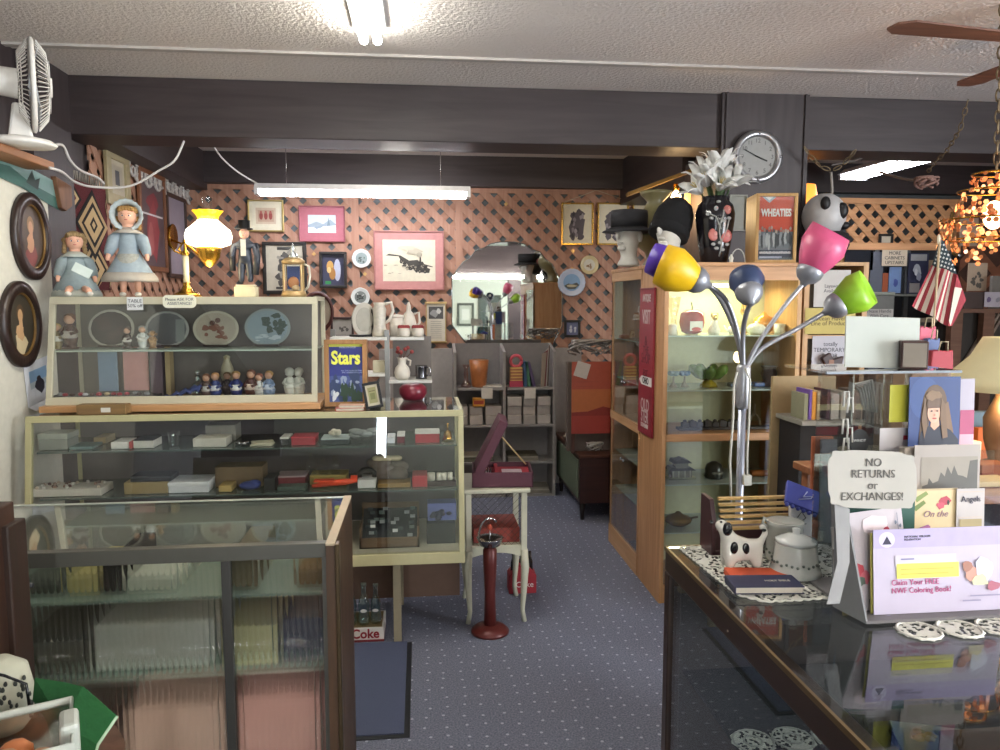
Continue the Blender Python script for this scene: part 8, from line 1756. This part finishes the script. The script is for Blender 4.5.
mb = MB(); mb.box(-.06, .06, -.04, .04, 0, .1, M('#a8304a', .7)); q = P(942, 372, 2.4)
# pink / red parcels on a box behind the blank board
t = item('parcel_box', 'brown carton behind the small grey-fronted box, carrying gift bags', 'box', P(916, 380, 2.1).x, P(956, 380, 2.1).x, 2.12, 2.3, .0, P(930, 372, 2.1).z, M('#8a7058', .7)); zz2 = P(930, 372, 2.1).z + .0015
for px0, px1, py0, c, lab, Y, nm in ((918, 936, 326, '#c4566a', 'rose pink gift bag standing beside the blank board', 2.2, 'gift_bag'), (926, 940, 338, '#4f5f8a', 'blue and white gift bag beside the rose pink one', 2.17, 'gift_bag'), (931, 954, 350, '#9a2430', 'red gift bag behind the small grey-fronted box', 2.14, 'gift_bag')):
    a, b, c2, d2 = RC(px0, py0, px1, 372, Y); t = thing(nm, lab, 'bag', ((a + b) / 2, Y, zz2)); w = (b - a) / 2; hh_ = d2 - zz2
    mb = MB(); mb.prism([(-w, 0, 0), (w, 0, 0), (w * .9, 0, hh_), (w * .3, 0, hh_ * .94), (-w * .4, 0, hh_), (-w * .9, 0, hh_ * .97)], (0, .022, 0), M(c, .6)); mb.build('bag', t, bevel=.003)
    mb = MB(); mb.tube([(-w * .4, 0, hh_ * .95), (-w * .3, -.004, hh_ + .025), (w * .3, -.004, hh_ + .025), (w * .4, 0, hh_ * .95)], .002, M('#b9a888', .6), 5); mb.build('handle', t)
# flag
FYY = 2.25
t = thing('american_flag', 'small American flag on a thin stick, drooping over the gift bags', 'flag', P(938, 300, FYY))
A, B, C_, D_ = [Vector(P(x, y, Y)) - t.location for x, y, Y in ((912, 306, FYY), (948, 326, FYY - .04), (957, 274, FYY - .03), (932, 265, FYY))]
E_ = Vector(P(966, 300, FYY - .02)) - t.location; E2 = Vector(P(952, 326, FYY - .01)) - t.location
def FQ(u, v): q = (A * (1 - u) + B * u) * (1 - v) + (D_ * (1 - u) + C_ * u) * v; q = q.copy(); q.y += .008 * sin(u * 9); return q
mb = MB(); RD, WH, BL_ = M('#8f2a34', .8, var=.05), M('#c4b4a4', .8, var=.05), M('#2c3a40', .8, var=.05); ns = 11; sub = 6
for i in range(ns):
    for j in range(sub):
        u0, u1, v0, v1 = i / ns, (i + 1) / ns, j / sub, (j + 1) / sub; mb.add([FQ(u0, v0), FQ(u1, v0), FQ(u1, v1), FQ(u0, v1)], [(0, 1, 2, 3)], RD if i % 2 == 0 else WH)
mb.add([C_, B, E2, E_], [(0, 1, 2, 3)], RD); mb.add([C_ * .75 + B * .25, B * .9 + C_ * .1, E2 * .6 + B * .4, E_ * .55 + C_ * .45], [(0, 1, 2, 3)], WH)
mb.build('striped_field', t, solid=.0012)
T1, T2_ = Vector(P(939, 241, FYY)) - t.location, Vector(P(943, 240, FYY)) - t.location
mb = MB(); mb.add([D_, C_, T2_, T1], [(0, 1, 2, 3)], BL_); mb.build('canton', t, solid=.0012)
mb = MB()
for r2_ in range(6):
    for c in range(2 + (5 - r2_)):
        v = .1 + .15 * r2_; u = (c + .5) / (2 + (5 - r2_)); q = (D_ * (1 - u) + C_ * u) * (1 - v) + (T1 * (1 - u) + T2_ * u) * v
        mb.at(q.x, q.y - .002, q.z); pts = []
        for k in range(10): rr = .0045 if k % 2 == 0 else .002; pts.append((rr * sin(2 * pi * k / 10), 0, rr * cos(2 * pi * k / 10)))
        mb.prism(pts, (0, -.0008, 0), M('#b9b9b4', .7, var=0)); mb.at()
mb.build('star', t)
mb = MB(); top = Vector(P(940, 238, FYY)) - t.location; bt = Vector(P(930, 372, 2.2)) - t.location; mb.tube([top, bt], .0035, M('#b09a7a', .6), 6); mb.ell(top + Vector((-.004, 0, -.004)), (.005, .005, .016), M('#c9c0a8', .5), 8, 5); mb.build('stick', t)
# ------------------------------------------------------------- chandelier, chains, ceiling fan
p = P(985, 215, 3.0); t = thing('chandelier', 'glowing amber beaded chandelier hanging at the right edge on a chain', 'chandelier', (p.x + .04, 3.0, p.z)); AM = M('#c98050', .25, .1, emit=0); AM2 = M('#ffb070', .3, emit=1.1, var=0); r2 = random.Random(4)
for tier, (rad, z0, z1, cnt) in enumerate(((.09, .1, .17, 60), (.14, -.02, .1, 110), (.2, -.14, -.02, 150), (.16, -.2, -.1, 60))):
    mb = MB()
    for i in range(cnt):
        a2 = r2.uniform(0, 6.28); z = r2.uniform(z0, z1); rr = rad * r2.uniform(.82, 1.05)
        mb.at(rr * cos(a2), rr * sin(a2), z, rx=r2.uniform(-.4, .4), rz=a2 + pi / 2); mb.disc((0, 0, 0), r2.uniform(.008, .013), .0015, AM if r2.random() < .8 else AM2, 6)
    mb.at(); mb.tube([(rad * cos(q * pi / 8), rad * sin(q * pi / 8), z1) for q in range(17)], .004, BRASS, 5); mb.build('bead_tier', t)
mb = MB(); mb.ell((0, 0, 0), (.04, .04, .06), M('#ffc890', .3, emit=9, var=0), 10, 8); mb.build('bulb', t)
def chainpts(name, label, pts, r=.006, m=None, parent=None):
    P_ = [Vector(p) for p in pts]; q = []
    for i in range(len(P_) - 1):
        n = max(1, int((P_[i + 1] - P_[i]).length / (r * 3.4)))
        for k in range(n): q.append(P_[i].lerp(P_[i + 1], k / n))
    q.append(P_[-1]); mb = MB()
    for i in range(len(q) - 1):
        d = (q[i + 1] - q[i]); mid = (q[i] + q[i + 1]) / 2; d.normalize(); s_ = d.orthogonal().normalized()
        if i % 2: s_ = d.cross(s_)
        L2 = r * 2.4; mb.tube([mid + d * L2 * cos(a2 * pi / 4) + s_ * r * sin(a2 * pi / 4) for a2 in range(9)], r * .3, m or M('#7a6a50', .4, .5), 4, False)
    if parent: return mb.build(name, parent)
    return solo(mb, name, label, 'chain')
ch = chainpts('chain', '', [Vector((0, 0, .17)), Vector((-.02, 0, ZC - p.z))], .012, None, t)
point('chandelier_glow', (p.x + .04, 2.98, p.z - .02), 5, (1, .62, .35), .08)
chainpts('swag_chain', 'dark metal swag chain looping below the beam beside the column', [P(803, 145, 4.3), P(810, 156, 4.3), P(820, 166, 4.3), P(832, 171, 4.3), P(843, 165, 4.3), P(850, 157, 4.3), P(856, 150, 4.3)], .012)
chainpts('swag_chain', 'thin swag chain drooping from the beam toward the dried flower ball', [P(968, 100, 3.6), P(960, 130, 3.7), P(946, 152, 3.9), P(935, 162, 4.0), P(928, 172, 4.1)], .01)
cable('lamp_cord', 'pale cord running from the swag chain down behind the foam head', [P(831, 172, 4.3), P(832, 190, 4.3), P(831, 205, 4.32)], .008, M('#8d8780', .6))
cable('lamp_cord', 'thin cord sagging below the alcove strip light', [P(832, 165, 4.4), P(856, 160, 4.6), P(880, 150, 4.8)], .006, M('#6a6460', .6))
cable('lamp_cord', 'grey cord sagging between the strip light and the dried flower ball', [P(880, 172, 5.0), P(900, 178, 4.6), P(926, 182, 4.2)], .008, M('#8d8780', .6))
tangle('dried_flower_ball', 'small pinkish dried flower ball hanging in the alcove', 'ornament', (P(926, 184, 4.1).x, 4.1, P(926, 192, 4.1).z), .05, 20, M('#8a6a60', .7), .007, (.07, .05, .05))
# ceiling fan
hub = Vector((P(1010, 50, 2.8).x + .3, 2.85, 2.6)); t = thing('ceiling_fan', 'ceiling fan with brown wooden blades reaching in from the right edge', 'ceiling fan', hub)
mb = MB(); mb.cyl((0, 0, .05), (0, 0, ZC - 2.6), .02, BRASS); mb.lathe([(.0, -.06), (.08, -.05), (.11, 0), (.1, .05), (.04, .08), (0, .08)], M('#6a4a34', .4, .4), 24); mb.build('motor', t)
for i, tip in enumerate((P(892, 38, 2.75), P(962, 96, 3.45), None, None)):
    d = (Vector((tip.x, tip.y, 2.6)) - hub) if tip else (Vector((.55, -.1, 0)) if i == 2 else Vector((-.1, -.6, 0))); L_ = d.length; d.normalize(); s_ = Vector((-d.y, d.x, 0)); mb = MB()
    q = [d * .16 - s_ * .04, d * (L_ - .05) - s_ * .065, d * L_ - s_ * .03, d * L_ + s_ * .03, d * (L_ - .05) + s_ * .065, d * .16 + s_ * .04]
    mb.prism([v + Vector((0, 0, .01)) for v in q], (0, 0, -.008), wood('#5a3a2c', '#7a5240', .5, 'x', 5)); b = mb.build('blade', t); mb = MB(); mb.bar(d * .08, d * .2, .03, .01, BRASS); mb.build('blade_arm', b)
# frames on the wall behind the viewer, as the mirror shows them
def mfr(px0, py0, px1, py1, label, bg, ops):
    Yv = 2 * (WY - .006) - (YF + .002); a, b, c, d = RC(px0, py0, px1, py1, Yv)
    framed('framed_picture', label, 'picture', ((a + b) / 2, YF + .003, (c + d) / 2), b - a, d - c, M('#3a4238', .5), .05, ops, bg=bg, rz=pi)
mfr(478, 295, 501, 326, 'dark green framed portrait reflected in the wall mirror', '#4a5650', [('b', '#8d958c', .5, .5, .2, .3)])
mfr(457, 303, 474, 326, 'pale framed picture reflected in the wall mirror', '#a8b0a0', [('r', '#c4c9bc', .2, .2, .8, .8)])
